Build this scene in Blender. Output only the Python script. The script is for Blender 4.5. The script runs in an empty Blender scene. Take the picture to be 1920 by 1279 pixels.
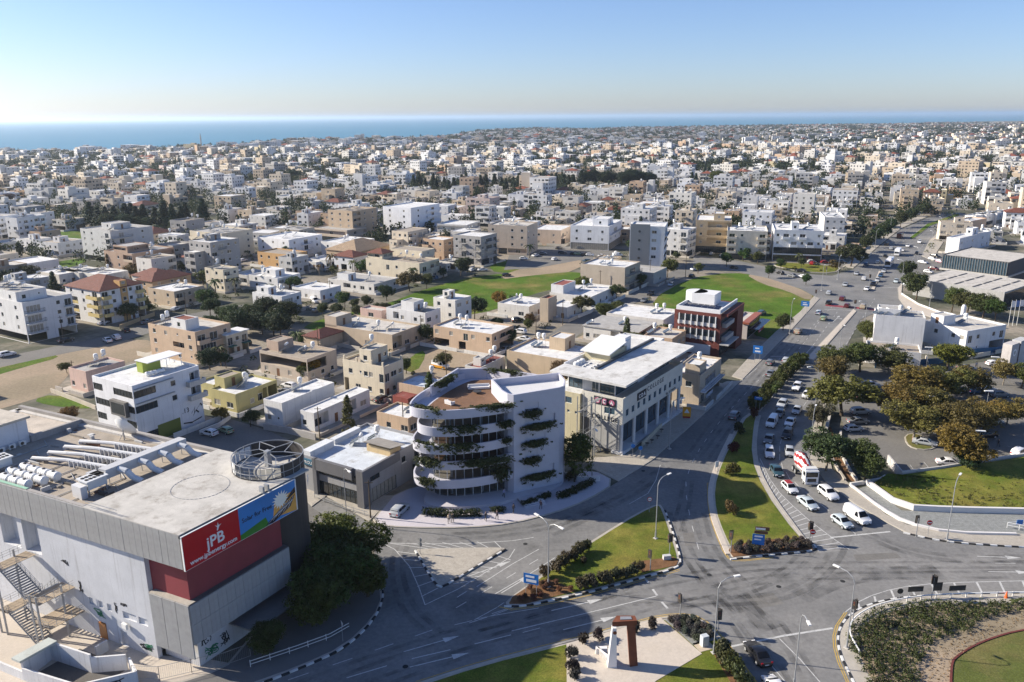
import bpy, math, random
from mathutils import Vector, Matrix, noise as mnoise
from math import radians, sin, cos, pi, sqrt, atan2, hypot
rng = random.Random(11)
SC = bpy.context.scene
COL = SC.collection
# ------------------------------------------------------------------ camera
CAM_H, PITCH, ROLL, FPX = 65.0, radians(15.75), radians(0.39), 1493.3
_r = Vector((1, 0, 0)); _u = Vector((0, sin(PITCH), cos(PITCH))); _f = Vector((0, cos(PITCH), -sin(PITCH)))
CR = cos(ROLL) * _r - sin(ROLL) * _u
CU = sin(ROLL) * _r + cos(ROLL) * _u
cd = bpy.data.cameras.new('camera'); cam = bpy.data.objects.new('camera', cd); COL.objects.link(cam)
cd.sensor_width = 36.0; cd.lens = 28.0; cd.clip_start = 1.0; cd.clip_end = 120000.0
cam.matrix_world = Matrix(((CR.x, CU.x, -_f.x, 0), (CR.y, CU.y, -_f.y, 0), (CR.z, CU.z, -_f.z, CAM_H), (0, 0, 0, 1)))
SC.camera = cam
# ------------------------------------------------------------------ sky, sun, exposure
SUN_AZ, SUN_EL = radians(168.0), radians(27.6)          # direction towards the sun, counter-clockwise from +X
W = bpy.data.worlds.new('World'); SC.world = W; W.use_nodes = True
wt = W.node_tree; wt.nodes.clear()
wo = wt.nodes.new('ShaderNodeOutputWorld'); wb = wt.nodes.new('ShaderNodeBackground'); ws = wt.nodes.new('ShaderNodeTexSky')
ws.sky_type = 'NISHITA'; ws.sun_disc = False; ws.sun_elevation = SUN_EL
ws.sun_rotation = pi / 2 - SUN_AZ
ws.air_density = 0.9; ws.dust_density = 0.5; ws.ozone_density = 4.5; ws.altitude = 60
wb.inputs[1].default_value = 0.08
wm = wt.nodes.new('ShaderNodeMix'); wm.data_type = 'RGBA'; wm.blend_type = 'MULTIPLY'; wm.inputs[0].default_value = 1; wm.inputs[7].default_value = (.99, .965, 1.09, 1)   # white balance
wt.links.new(ws.outputs[0], wm.inputs[6]); wt.links.new(wm.outputs[2], wb.inputs[0]); wt.links.new(wb.outputs[0], wo.inputs[0])
sl = bpy.data.lights.new('sun', 'SUN'); so = bpy.data.objects.new('sun', sl); COL.objects.link(so)
sl.energy = 5.0; sl.angle = radians(0.53); sl.color = (1.0, 0.905, 0.76)
sdir = Vector((cos(SUN_AZ) * cos(SUN_EL), sin(SUN_AZ) * cos(SUN_EL), sin(SUN_EL)))
so.rotation_euler = (-sdir).to_track_quat('-Z', 'Y').to_euler(); so.location = (-200, 60, 150)
vs = SC.view_settings; vs.view_transform = 'Standard'; vs.look = 'None'; vs.exposure = 0.92; vs.gamma = 1.0; vs.use_curve_mapping = False
cy = SC.cycles
cy.use_denoising = True
try: cy.denoiser = 'OPENIMAGEDENOISE'
except Exception: pass
cy.max_bounces = 5; cy.diffuse_bounces = 3; cy.glossy_bounces = 2; cy.transmission_bounces = 3; cy.transparent_max_bounces = 12
cy.volume_bounces = 1; cy.caustics_reflective = False; cy.caustics_refractive = False
cy.use_adaptive_sampling = True; cy.adaptive_threshold = 0.015

# ------------------------------------------------------------------ where things stand
def g(u, v, z=0.0):
    """Point at height z that the photograph shows at pixel (u, v)."""
    d = CR * ((u - 960.0) / FPX) - CU * ((v - 639.5) / FPX) + _f
    t = (z - CAM_H) / d.z
    return Vector((d.x * t, d.y * t, z))
def px(p):
    p = Vector((p[0], p[1], (p[2] if len(p) > 2 else 0) - CAM_H)); d = p.dot(_f)
    return (960 + FPX * p.dot(CR) / d, 639.5 - FPX * p.dot(CU) / d) if d > 1 else (-9999, -9999)
def gl(pts, z=0.0): return [(g(u, v, z).x, g(u, v, z).y) for u, v in pts]

# ------------------------------------------------------------------ materials
def srgb(h):
    h = h.lstrip('#'); c = [int(h[i:i + 2], 16) / 255 for i in (0, 2, 4)]
    return tuple(x / 12.92 if x <= .04045 else ((x + .055) / 1.055) ** 2.4 for x in c)
MATS = {}
def mat(name, col=(.5, .5, .5), rough=.8, var=.15, scale=1.5, bump=0., bscale=None, objcol=False, metal=0., spec=.4,
        fine=0., streak=0., stain=None, col2=None, c2scale=.08, c2lo=.45, c2hi=.6, wave=None, emit=None, coat=0.):
    m = bpy.data.materials.new(name); m.use_nodes = True; nt = m.node_tree; N = nt.nodes; Lk = nt.links
    b = N['Principled BSDF']
    b.inputs['Roughness'].default_value = rough; b.inputs['Metallic'].default_value = metal; b.inputs['Specular IOR Level'].default_value = spec
    if coat: b.inputs['Coat Weight'].default_value = coat; b.inputs['Coat Roughness'].default_value = .08
    tc = N.new('ShaderNodeTexCoord'); co = tc.outputs['Object']
    def mix(a, bb, fac, mode='MIX'):
        x = N.new('ShaderNodeMix'); x.data_type = 'RGBA'; x.blend_type = mode
        for s, val in ((6, a), (7, bb), (0, fac)):
            if isinstance(val, (tuple, list)): x.inputs[s].default_value = (*val[:3], 1)
            elif isinstance(val, (int, float)): x.inputs[s].default_value = val
            else: Lk.new(val, x.inputs[s])
        return x.outputs[2]
    def nz(sc, det=4, vec=None, rough_=.6):
        n = N.new('ShaderNodeTexNoise'); n.inputs['Scale'].default_value = sc; n.inputs['Detail'].default_value = det; n.inputs['Roughness'].default_value = rough_
        Lk.new(vec or co, n.inputs['Vector']); return n.outputs['Fac']
    def ramp(f, lo, hi, a=0., bb=1.):
        r = N.new('ShaderNodeMapRange'); r.inputs[1].default_value = lo; r.inputs[2].default_value = hi; r.inputs[3].default_value = a; r.inputs[4].default_value = bb
        Lk.new(f, r.inputs[0]); return r.outputs[0]
    if objcol == 'vcol':
        oi = N.new('ShaderNodeVertexColor'); oi.layer_name = 'Col'; c = oi.outputs['Color']
    elif objcol:
        oi = N.new('ShaderNodeObjectInfo'); c = oi.outputs['Color']
    else: c = col
    if col2: c = mix(c, col2, ramp(nz(c2scale, 5), c2lo, c2hi))
    if var:
        f = ramp(nz(scale, 5), .25, .75, 1 - var, 1 + var * .5)
        cx = N.new('ShaderNodeCombineColor'); [Lk.new(f, cx.inputs[i]) for i in range(3)]
        c = mix(c, cx.outputs[0], 1.0, 'MULTIPLY')
    if fine:
        f = ramp(nz(scale * 14, 3), .3, .7, 1 - fine, 1 + fine * .5)
        cx = N.new('ShaderNodeCombineColor'); [Lk.new(f, cx.inputs[i]) for i in range(3)]
        c = mix(c, cx.outputs[0], 1.0, 'MULTIPLY')
    if streak:
        mp = N.new('ShaderNodeMapping'); mp.inputs['Scale'].default_value = (2.2, 2.2, .12); Lk.new(co, mp.inputs[0])
        c = mix(c, (.16, .14, .12), ramp(nz(1.0, 4, mp.outputs[0]), .56, .8, 0, streak))
    if stain:
        c = mix(c, stain[0], ramp(nz(stain[1], 6, None, .7), stain[2], stain[2] + .16, 0, stain[3]))
    bumpsrc = None
    if wave:
        w = N.new('ShaderNodeTexWave'); w.wave_type = 'BANDS'; w.bands_direction = wave[0]; w.inputs['Scale'].default_value = wave[1]; w.inputs['Distortion'].default_value = 0
        Lk.new(co, w.inputs[0]); bumpsrc = w.outputs['Fac']
        c = mix(c, (.02, .02, .02), ramp(w.outputs['Fac'], .0, .5, wave[2], 0))
    if isinstance(c, tuple): b.inputs['Base Color'].default_value = (*c, 1)
    else: Lk.new(c, b.inputs['Base Color'])
    if bump or bumpsrc:
        bp = N.new('ShaderNodeBump'); bp.inputs['Strength'].default_value = bump or .5; bp.inputs['Distance'].default_value = .05
        Lk.new(bumpsrc or nz(bscale or scale * 6, 6), bp.inputs['Height']); Lk.new(bp.outputs[0], b.inputs['Normal'])
    if emit: b.inputs['Emission Color'].default_value = (*emit[0], 1); b.inputs['Emission Strength'].default_value = emit[1]
    MATS[name] = m; return m
def leafmat(name, var=.5):
    m = bpy.data.materials.new(name); m.use_nodes = True; N = m.node_tree.nodes; Lk = m.node_tree.links; b = N['Principled BSDF']
    oi = N.new('ShaderNodeObjectInfo'); tc = N.new('ShaderNodeTexCoord'); n = N.new('ShaderNodeTexNoise'); n.inputs['Scale'].default_value = .9; n.inputs['Detail'].default_value = 3
    Lk.new(tc.outputs['Object'], n.inputs['Vector'])
    r = N.new('ShaderNodeMapRange'); r.inputs[1].default_value = .3; r.inputs[2].default_value = .7; r.inputs[3].default_value = 1 - var; r.inputs[4].default_value = 1 + var * .7; Lk.new(n.outputs['Fac'], r.inputs[0])
    cx = N.new('ShaderNodeCombineColor'); [Lk.new(r.outputs[0], cx.inputs[i]) for i in range(3)]
    x = N.new('ShaderNodeMix'); x.data_type = 'RGBA'; x.blend_type = 'MULTIPLY'; x.inputs[0].default_value = 1
    Lk.new(oi.outputs['Color'], x.inputs[6]); Lk.new(cx.outputs[0], x.inputs[7]); Lk.new(x.outputs[2], b.inputs['Base Color'])
    b.inputs['Roughness'].default_value = .6; b.inputs['Specular IOR Level'].default_value = .25
    tr = N.new('ShaderNodeBsdfTranslucent'); Lk.new(x.outputs[2], tr.inputs[0]); ms = N.new('ShaderNodeMixShader'); ms.inputs[0].default_value = .28
    Lk.new(b.outputs[0], ms.inputs[1]); Lk.new(tr.outputs[0], ms.inputs[2]); Lk.new(ms.outputs[0], N['Material Output'].inputs[0])
    MATS[name] = m; return m
mat('plaster', objcol=True, rough=.85, var=.13, scale=.35, streak=.45, fine=.05, bump=.05, bscale=12)
mat('plaster_far', objcol='vcol', rough=.85, var=.12, scale=.12)
mat('roofing', objcol=True, rough=.8, var=.22, scale=.5, fine=.08, stain=((.19, .165, .13), .45, .53, .62))
mat('tile', objcol=True, rough=.75, var=.25, scale=.8, fine=.2, wave=('DIAGONAL', 2.6, .5))
mat('paint', objcol=True, rough=.5, var=.06, scale=1.0)
mat('carpaint', objcol=True, rough=.28, var=.03, scale=.6, spec=.5, coat=.6)
mat('metal', objcol=True, rough=.42, var=.1, scale=1.5, metal=.55)
mat('glass', (.025, .034, .042), rough=.07, var=.3, scale=.7, spec=.9)
mat('glass_blue', (.05, .09, .12), rough=.05, var=.3, scale=.5, spec=1.0)
mat('carglass', (.008, .009, .011), rough=.12, var=0, spec=.35)
mat('curtain', (.30, .28, .24), rough=.5, var=.25, scale=1.2, spec=.6)
mat('frame_white', (.72, .72, .7), rough=.5, var=.05)
mat('frame_dark', (.05, .045, .04), rough=.5, var=.1)
mat('frame_brown', (.16, .075, .035), rough=.6, var=.15)
mat('shutter', (.33, .30, .26), rough=.6, var=.12, wave=('Z', 9.0, .45))
mat('dark', (.018, .018, .02), rough=.9, var=.2)
mat('rubber', (.02, .02, .02), rough=.8, var=.1)
mat('asphalt', (.165, .165, .163), rough=.88, var=.22, scale=.12, fine=.18, col2=(.225, .22, .21), c2scale=.045, c2lo=.42, c2hi=.62, bump=.15, bscale=9, stain=((.03, .03, .03), .07, .58, .5))
mat('asphalt_old', (.17, .163, .15), rough=.9, var=.22, scale=.15, fine=.15, bump=.12, bscale=8)
mat('asphalt_pale', (.24, .235, .225), rough=.9, var=.15, scale=.3, fine=.12)
mat('markpaint', (.54, .54, .52), rough=.7, var=.28, scale=1.6, fine=.25, stain=((.14, .14, .14), 1.1, .54, .65))
mat('markyellow', (.55, .36, .06), rough=.7, var=.28, scale=1.6, fine=.2, stain=((.14, .14, .14), 1.1, .56, .6))
mat('kerb_white', (.66, .66, .64), rough=.8, var=.25, scale=2.0)
mat('kerb_black', (.028, .028, .03), rough=.8, var=.3, scale=2.0)
mat('kerb', (.40, .37, .32), rough=.85, var=.18, scale=.8)
mat('paving', (.40, .365, .31), rough=.85, var=.16, scale=.25, fine=.18, stain=((.20, .18, .15), .25, .55, .6))
mat('paving_pale', (.52, .46, .39), rough=.85, var=.10, scale=.2, fine=.1, stain=((.42, .36, .28), .2, .55, .5))
mat('paving_violet', (.50, .47, .50), rough=.8, var=.06, scale=.3, fine=.06)
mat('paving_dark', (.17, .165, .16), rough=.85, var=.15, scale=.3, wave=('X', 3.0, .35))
mat('concrete', objcol=True, rough=.85, var=.2, scale=.4, fine=.1, streak=.35, bump=.06, bscale=10)
mat('cladding', (.33, .33, .325), rough=.6, var=.16, scale=.9, streak=.25, spec=.5)
mat('lawn', (.115, .15, .022), rough=.95, var=.35, scale=.35, fine=.4, col2=(.24, .21, .05), c2scale=.14, c2lo=.4, c2hi=.66, stain=((.16, .12, .05), .5, .6, .6), bump=.9, bscale=7, spec=.1)
mat('lawn_dry', (.165, .15, .055), rough=.95, var=.25, scale=.3, fine=.35, col2=(.11, .13, .035), c2scale=.12, bump=.8, bscale=7, spec=.1)
mat('field', (.085, .155, .018), rough=.95, var=.4, scale=.12, fine=.4, col2=(.22, .19, .06), c2scale=.05, c2lo=.48, c2hi=.7, stain=((.2, .15, .08), .16, .6, .7), bump=1., bscale=2.5, spec=.1)
mat('mulch', (.21, .115, .06), rough=.95, var=.4, scale=1.2, fine=.5, bump=1., bscale=6, spec=.1)
mat('dirt', (.36, .285, .205), rough=.95, var=.2, scale=.1, fine=.18, col2=(.26, .215, .15), c2scale=.05, bump=.5, bscale=2, spec=.1)
mat('gravelm', (.27, .28, .27), rough=.95, var=.3, scale=1.5, fine=.5, bump=.8, bscale=8)
mat('town_ground', (.30, .265, .215), rough=.95, var=.25, scale=.05, fine=.25, col2=(.10, .105, .075), c2scale=.022, c2lo=.42, c2hi=.56, stain=((.13, .125, .12), .03, .52, .7), spec=.1)
mat('sea', (.04, .19, .29), rough=.5, var=.12, scale=.0012, spec=.35, bump=.35, bscale=.03)
leafmat('leaves'); leafmat('leaves_dark', .35)
mat('bark', (.10, .075, .05), rough=.95, var=.3, scale=2.5, bump=.5)
mat('bark_pale', (.22, .19, .15), rough=.95, var=.3, scale=2.5)
mat('rust', (.19, .062, .03), rough=.8, var=.3, scale=1.4, fine=.2)
mat('redpaint', (.30, .022, .022), rough=.45, var=.1, scale=.5)
mat('redwall', (.24, .042, .05), rough=.7, var=.16, scale=.4)
mat('turret', (.052, .047, .045), rough=.55, var=.15, scale=.4, streak=.1)
mat('brickred', (.145, .038, .03), rough=.7, var=.2, scale=.6, fine=.12)
mat('solar', (.012, .016, .035), rough=.12, var=.2, scale=2, spec=.8)
mat('collector', (.05, .065, .08), rough=.15, var=.2, scale=2, spec=.8)
mat('decking', (.23, .12, .06), rough=.7, var=.2, scale=.5, wave=('X', 5.0, .4))
mat('skin', (.42, .26, .18), rough=.6, var=.05)

# ------------------------------------------------------------------ mesh helpers
class MB:
    def __init__(s): s.v = []; s.f = []; s.m = []
    def face(s, pts, mi=0):
        n = len(s.v); s.v += [tuple(p) for p in pts]; s.f.append(tuple(range(n, n + len(pts)))); s.m.append(mi); return s
    def box(s, x0, y0, z0, x1, y1, z1, mi=0, top=None):
        n = len(s.v)
        s.v += [(x0, y0, z0), (x1, y0, z0), (x1, y1, z0), (x0, y1, z0), (x0, y0, z1), (x1, y0, z1), (x1, y1, z1), (x0, y1, z1)]
        s.f += [(n, n + 3, n + 2, n + 1), (n + 4, n + 5, n + 6, n + 7), (n, n + 1, n + 5, n + 4), (n + 1, n + 2, n + 6, n + 5), (n + 2, n + 3, n + 7, n + 6), (n + 3, n, n + 4, n + 7)]
        s.m += [mi, mi if top is None else top, mi, mi, mi, mi]; return s
    def prism(s, poly, z0, z1, mi=0, top=None, bottom=True):
        n = len(s.v); k = len(poly)
        if area(poly) < 0: poly = poly[::-1]
        s.v += [(p[0], p[1], z0) for p in poly] + [(p[0], p[1], z1) for p in poly]
        for i in range(k):
            j = (i + 1) % k; s.f.append((n + i, n + j, n + k + j, n + k + i)); s.m.append(mi)
        s.f.append(tuple(range(n + k, n + 2 * k))); s.m.append(mi if top is None else top)
        if bottom: s.f.append(tuple(range(n + k - 1, n - 1, -1))); s.m.append(mi)
        return s
    def tube(s, p0, p1, r0, r1=None, n=6, mi=0, caps=True):
        r1 = r0 if r1 is None else r1; p0 = Vector(p0); p1 = Vector(p1); d = (p1 - p0)
        if d.length < 1e-6: return s
        d.normalize(); a = d.orthogonal().normalized(); b = d.cross(a); k = len(s.v)
        for p, r in ((p0, r0), (p1, r1)):
            for i in range(n):
                t = 2 * pi * i / n; s.v.append(tuple(p + a * (r * cos(t)) + b * (r * sin(t))))
        for i in range(n):
            j = (i + 1) % n; s.f.append((k + i, k + j, k + n + j, k + n + i)); s.m.append(mi)
        if caps: s.f.append(tuple(k + i for i in range(n - 1, -1, -1))); s.f.append(tuple(k + n + i for i in range(n))); s.m += [mi, mi]
        return s
    def path(s, pts, r, n=6, mi=0):
        for a, b in zip(pts[:-1], pts[1:]): s.tube(a, b, r, r, n, mi)
        return s
    def lathe(s, prof, n=12, mi=0, c=(0, 0)):
        k = len(s.v)
        for r, z in prof:
            for i in range(n): t = 2 * pi * i / n; s.v.append((c[0] + r * cos(t), c[1] + r * sin(t), z))
        for a in range(len(prof) - 1):
            for i in range(n):
                j = (i + 1) % n; s.f.append((k + a * n + i, k + a * n + j, k + (a + 1) * n + j, k + (a + 1) * n + i)); s.m.append(mi)
        s.f.append(tuple(k + i for i in range(n - 1, -1, -1))); s.f.append(tuple(k + (len(prof) - 1) * n + i for i in range(n))); s.m += [mi, mi]
        return s
    def add(s, o, M=None):
        n = len(s.v)
        s.v += [tuple(M @ Vector(p)) for p in o.v] if M else o.v
        s.f += [tuple(i + n for i in f) for f in o.f]; s.m += o.m; return s
    def mesh(s, name, mats, smooth=None):
        me = bpy.data.meshes.new(name); me.from_pydata(s.v, [], s.f)
        for mm in mats: me.materials.append(MATS[mm] if isinstance(mm, str) else mm)
        if len(mats) > 1: me.polygons.foreach_set('material_index', s.m)
        if smooth is not None:
            me.polygons.foreach_set('use_smooth', [True] * len(me.polygons)); me.set_sharp_from_angle(angle=radians(smooth))
        me.update(); return me
def area(p): return .5 * sum(p[i][0] * p[(i + 1) % len(p)][1] - p[(i + 1) % len(p)][0] * p[i][1] for i in range(len(p)))
def link(o, parent=None, loc=None, rz=0., color=None, **kw):
    COL.objects.link(o)
    if parent: o.parent = parent
    if loc is not None: o.location = loc
    if rz: o.rotation_euler = (0, 0, rz)
    if color is not None: o.color = (*color[:3], 1)
    for k, v in kw.items(): o[k] = v
    return o
def mk(name, mb, mats, parent=None, loc=None, rz=0., color=None, smooth=None, **kw):
    if isinstance(mats, str): mats = [mats]
    me = mb.mesh(name, mats, smooth) if isinstance(mb, MB) else mb
    return link(bpy.data.objects.new(name, me), parent, loc, rz, color, **kw)
def thing(name, label, cat, loc=(0, 0, 0), rz=0., group=None):
    o = bpy.data.objects.new(name, None); o.empty_display_size = .5
    link(o, None, loc, rz); o['label'] = label; o['category'] = cat
    if group: o['group'] = group
    return o
def tag(o, label, cat, group=None):
    o['label'] = label; o['category'] = cat
    if group: o['group'] = group
    return o
CACHE = {}
def cached(key, fn):
    if key not in CACHE: CACHE[key] = fn()
    return CACHE[key]
def smoothpoly(pts, it=2, closed=True):
    for _ in range(it):
        q = []
        n = len(pts); rngi = range(n) if closed else range(n - 1)
        if not closed: q.append(pts[0])
        for i in rngi:
            a, b = pts[i], pts[(i + 1) % n]
            q += [(a[0] * .75 + b[0] * .25, a[1] * .75 + b[1] * .25), (a[0] * .25 + b[0] * .75, a[1] * .25 + b[1] * .75)]
        if not closed: q.append(pts[-1])
        pts = q
    return pts
def inside(p, poly):
    x, y = p[0], p[1]; c = False; n = len(poly); j = n - 1
    for i in range(n):
        xi, yi = poly[i][0], poly[i][1]; xj, yj = poly[j][0], poly[j][1]
        if (yi > y) != (yj > y) and x < (xj - xi) * (y - yi) / (yj - yi) + xi: c = not c
        j = i
    return c
def offset(poly, d):
    """inset (d>0) a roughly convex polygon"""
    if area(poly) < 0: poly = poly[::-1]
    n = len(poly); out = []
    for i in range(n):
        a, b, c = Vector(poly[i - 1][:2]), Vector(poly[i][:2]), Vector(poly[(i + 1) % n][:2])
        e1 = (b - a).normalized() if (b - a).length > 1e-6 else Vector((1, 0)); e2 = (c - b).normalized() if (c - b).length > 1e-6 else e1
        n1 = Vector((-e1.y, e1.x)); n2 = Vector((-e2.y, e2.x)); m = n1 + n2
        if m.length < 1e-6: m = n1
        m.normalize(); k = max(.4, m.dot(n1)); out.append(tuple(b + m * (d / k)))
    return out
def walkpath(pts, step):
    """points and headings every step along a polyline"""
    out = []; left = 0.
    for a, b in zip(pts[:-1], pts[1:]):
        L = hypot(b[0] - a[0], b[1] - a[1]); 
        if L < 1e-6: continue
        t = left
        while t < L:
            out.append((a[0] + (b[0] - a[0]) * t / L, a[1] + (b[1] - a[1]) * t / L, atan2(b[1] - a[1], b[0] - a[0]))); t += step
        left = t - L
    return out
# ------------------------------------------------------------------ ground, sea, roads
def sheet(name, poly, z, m, kind='structure', parent=None, sub=0):
    mb = MB(); p = poly if area(poly) > 0 else poly[::-1]
    mb.face([(x, y, z) for x, y in p]); o = mk(name, mb, m, parent)
    if parent is None: o['kind'] = kind
    return o
coast = gl([(-100, 289), (0, 287), (200, 284), (400, 275), (480, 270), (560, 264), (700, 262), (830, 258), (900, 246), (1000, 241), (1100, 243), (1180, 240), (1440, 236), (1700, 233), (1830, 228)])
coast_full = [(-2600, 700), (-1900, 1250)] + coast
land = coast_full + [(9000, 9000), (9000, -600), (-2600, -600)]
HILLS = [(2120, 2650, 600, 92)]
def hz(x, y):
    z = 0.
    for cx, cy, r, h in HILLS:
        d = hypot(x - cx, y - cy) / r
        if d < 1: z += h * (cos(d * pi) * .5 + .5)
    return z
sheet('ground', land, -.06, 'town_ground')
sheet('sea', [(-70000, 300), (70000, 300), (70000, 90000), (-70000, 90000)], -1.6, 'sea')
for cx, cy, r, h in HILLS:
    mb = MB(); nr, na = 10, 40
    for i in range(nr + 1):
        for k in range(na):
            rr = r * i / nr; t = 2 * pi * k / na; x, y = cx + rr * cos(t), cy + rr * sin(t)
            mb.v.append((x, y, hz(x, y) - .1 if i < nr else -.3))
    for i in range(nr):
        for k in range(na):
            j = (k + 1) % na; mb.f.append((i * na + k, (i + 1) * na + k, (i + 1) * na + j, i * na + j)); mb.m.append(0)
    mk('hill', mb, 'town_ground', smooth=60, kind='structure')
ROADS = []
main_px = [(-300, 1600), (480, 1290), (640, 1222), (700, 1165), (722, 1115), (700, 1030), (640, 985), (585, 952), (610, 935), (690, 980), (760, 988), (880, 988), (960, 980), (1040, 960), (1100, 937), (1160, 903),
           (1225, 862), (1337, 762), (1390, 714), (1479, 624), (1535, 560), (1500, 541), (1440, 524), (1380, 508), (1300, 494), (1300, 478), (1380, 488), (1440, 501), (1500, 513), (1560, 517), (1600, 505), (1632, 477), (1655, 457), (1690, 430), (1740, 408), (1795, 398),
           (1812, 402), (1795, 412), (1760, 435), (1742, 452), (1728, 480), (1722, 500), (1692, 532), (1690, 552), (1720, 570), (1700, 580), (1650, 582), (1612, 600), (1582, 660), (1550, 720), (1529, 770), (1517, 860), (1549, 905), (1602, 945), (1668, 983),
           (1700, 1000), (1775, 1017), (1920, 1026), (2150, 1036), (2500, 1700)]
road_poly = gl(main_px); road = sheet('main_road', road_poly, 0., 'asphalt'); ROADS.append(road_poly)
def strip(name, pts_px, w, m='asphalt_old', z=-.012, sm=2):
    c = smoothpoly(gl(pts_px), sm, False); l, r = [], []
    for i, p in enumerate(c):
        a = c[max(0, i - 1)]; b = c[min(len(c) - 1, i + 1)]; d = Vector((b[0] - a[0], b[1] - a[1])).normalized()
        l.append((p[0] - d.y * w / 2, p[1] + d.x * w / 2)); r.append((p[0] + d.y * w / 2, p[1] - d.x * w / 2))
    poly = l + r[::-1]; ROADS.append(poly); return sheet(name, poly, z, m)
strip('back_street', [(650, 985), (560, 900), (470, 835), (360, 800)], 15, z=-.012)
strip('side_street', [(1000, 690), (1060, 620), (1160, 570), (1220, 545), (1300, 497), (1330, 485)], 8.5, z=-.016)
strip('left_street', [(-120, 700), (0, 680), (90, 660), (200, 640), (300, 608), (380, 590), (470, 575)], 10, z=-.016)
strip('middle_street', [(470, 740), (560, 690), (700, 640), (800, 612)], 6, z=-.02)
strip('upper_street', [(560, 470), (720, 462), (900, 470), (1100, 462), (1180, 465)], 10, z=-.02)
strip('shop_street', [(1180, 465), (1260, 470), (1330, 470), (1440, 480), (1600, 500)], 12, z=-.024)
def field(name, pts, m, z, kind='structure', sm=1):
    p = smoothpoly(gl(pts), sm); sheet(name, p, z, m, kind); ROADS.append(p); return p
F1 = field('green_field', [(560, 612), (640, 588), (720, 572), (800, 540), (905, 514), (1085, 506), (1095, 528), (980, 556), (935, 580), (860, 594), (780, 585), (680, 606), (600, 622)], 'field', -.03)
F2 = field('small_field', [(915, 498), (955, 484), (1030, 496), (1010, 509), (930, 513)], 'field', -.026)
F3 = field('corner_field', [(1215, 565), (1290, 522), (1370, 510), (1440, 519), (1500, 536), (1536, 552), (1524, 575), (1470, 622), (1430, 640), (1385, 600), (1250, 585)], 'field', -.028)
field('dirt_track', [(930, 525), (1000, 516), (1088, 508), (1090, 480), (1040, 486), (960, 508)], 'dirt', -.022)
field('dirt_lot', [(-120, 800), (-120, 712), (60, 676), (150, 655), (230, 636), (292, 638), (285, 668), (200, 690), (140, 690), (100, 735), (60, 750)], 'dirt', -.03)
field('grass_verge', [(-80, 706), (0, 690), (100, 664), (112, 670), (60, 684), (-80, 725)], 'field', -.02)
field('grass_plot', [(60, 750), (100, 738), (178, 758), (170, 768), (90, 760)], 'field', -.018)
field('back_yard', [(760, 690), (800, 650), (900, 655), (960, 668), (900, 705), (800, 708)], 'dirt', -.03)
field('yard_lawn', [(745, 690), (790, 655), (800, 665), (780, 700)], 'field', -.02)
field('car_lot', [(945, 506), (955, 478), (1010, 466), (1160, 470), (1140, 492), (1085, 488), (1010, 502)], 'asphalt_old', -.018, sm=0)
field('green_patch', [(75, 440), (130, 432), (300, 436), (310, 446), (240, 452), (140, 460)], 'field', -.02)
field('green_patch', [(65, 500), (110, 490), (165, 482), (160, 492), (100, 510), (62, 512)], 'field', -.02)
field('car_park', [(1560, 700), (1640, 690), (1700, 700), (2100, 640), (2100, 905), (1920, 862), (1690, 900), (1660, 870), (1605, 850), (1575, 780)], 'asphalt_old', -.012, sm=0)
field('car_park', [(1690, 505), (1730, 478), (1790, 470), (1800, 500), (1740, 530), (1700, 535)], 'asphalt_old', -.014, sm=0)
field('sandy_bank', [(1395, 513), (1440, 521), (1524, 550), (1520, 566), (1475, 545), (1430, 533)], 'dirt', .01)

# ---- raised islands and pavements
def raised(name, poly, h, side, top, inset=.35, toph=.03, topname='lawn'):
    if area(poly) < 0: poly = poly[::-1]
    o = mk(name, MB().prism(poly, -.05, h, bottom=False), side, kind='structure')
    if top:
        mb = MB(); mb.prism(offset(poly, inset), h - .02, h + toph, bottom=False); mk(topname, mb, top, o)
    return o
kw = MB().box(-.5, -.13, 0, .5, .13, .19).mesh('kerb_block', ['kerb_white']); kb = MB().box(-.5, -.13, 0, .5, .13, .19).mesh('kerb_block', ['kerb_black'])
def kerbline(parent, pts_px=None, pts=None, step=1.04, both=True, start=0):
    p = pts or smoothpoly(gl(pts_px), 2, False)
    for i, (x, y, a) in enumerate(walkpath(p, step)):
        link(bpy.data.objects.new('kerb_block', kw if (i + start) % 2 == 0 else kb), parent, (x, y, -.01), a)
def plainkerb(parent, pts_px, w=.3, h=.17, m='kerb', z=0., sm=2, name='kerb'):
    c = smoothpoly(gl(pts_px), sm, False); l, r = [], []
    for i, p in enumerate(c):
        a = c[max(0, i - 1)]; b = c[min(len(c) - 1, i + 1)]; d = Vector((b[0] - a[0], b[1] - a[1])).normalized()
        l.append((p[0] - d.y * w / 2, p[1] + d.x * w / 2)); r.append((p[0] + d.y * w / 2, p[1] - d.x * w / 2))
    return mk(name, MB().prism(l + r[::-1], z - .03, z + h, bottom=False), m, parent)
# concrete triangle
ti = smoothpoly(gl([(778, 1034), (786, 1030), (944, 1027), (948, 1032), (834, 1101), (822, 1101)]), 2)
isl1 = raised('traffic_island', ti, .13, 'kerb', 'paving', .3, .012, 'paving_slab')
kerbline(isl1, [(780, 1036), (800, 1070), (818, 1098), (828, 1102), (850, 1090), (905, 1056), (946, 1032)])
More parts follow.
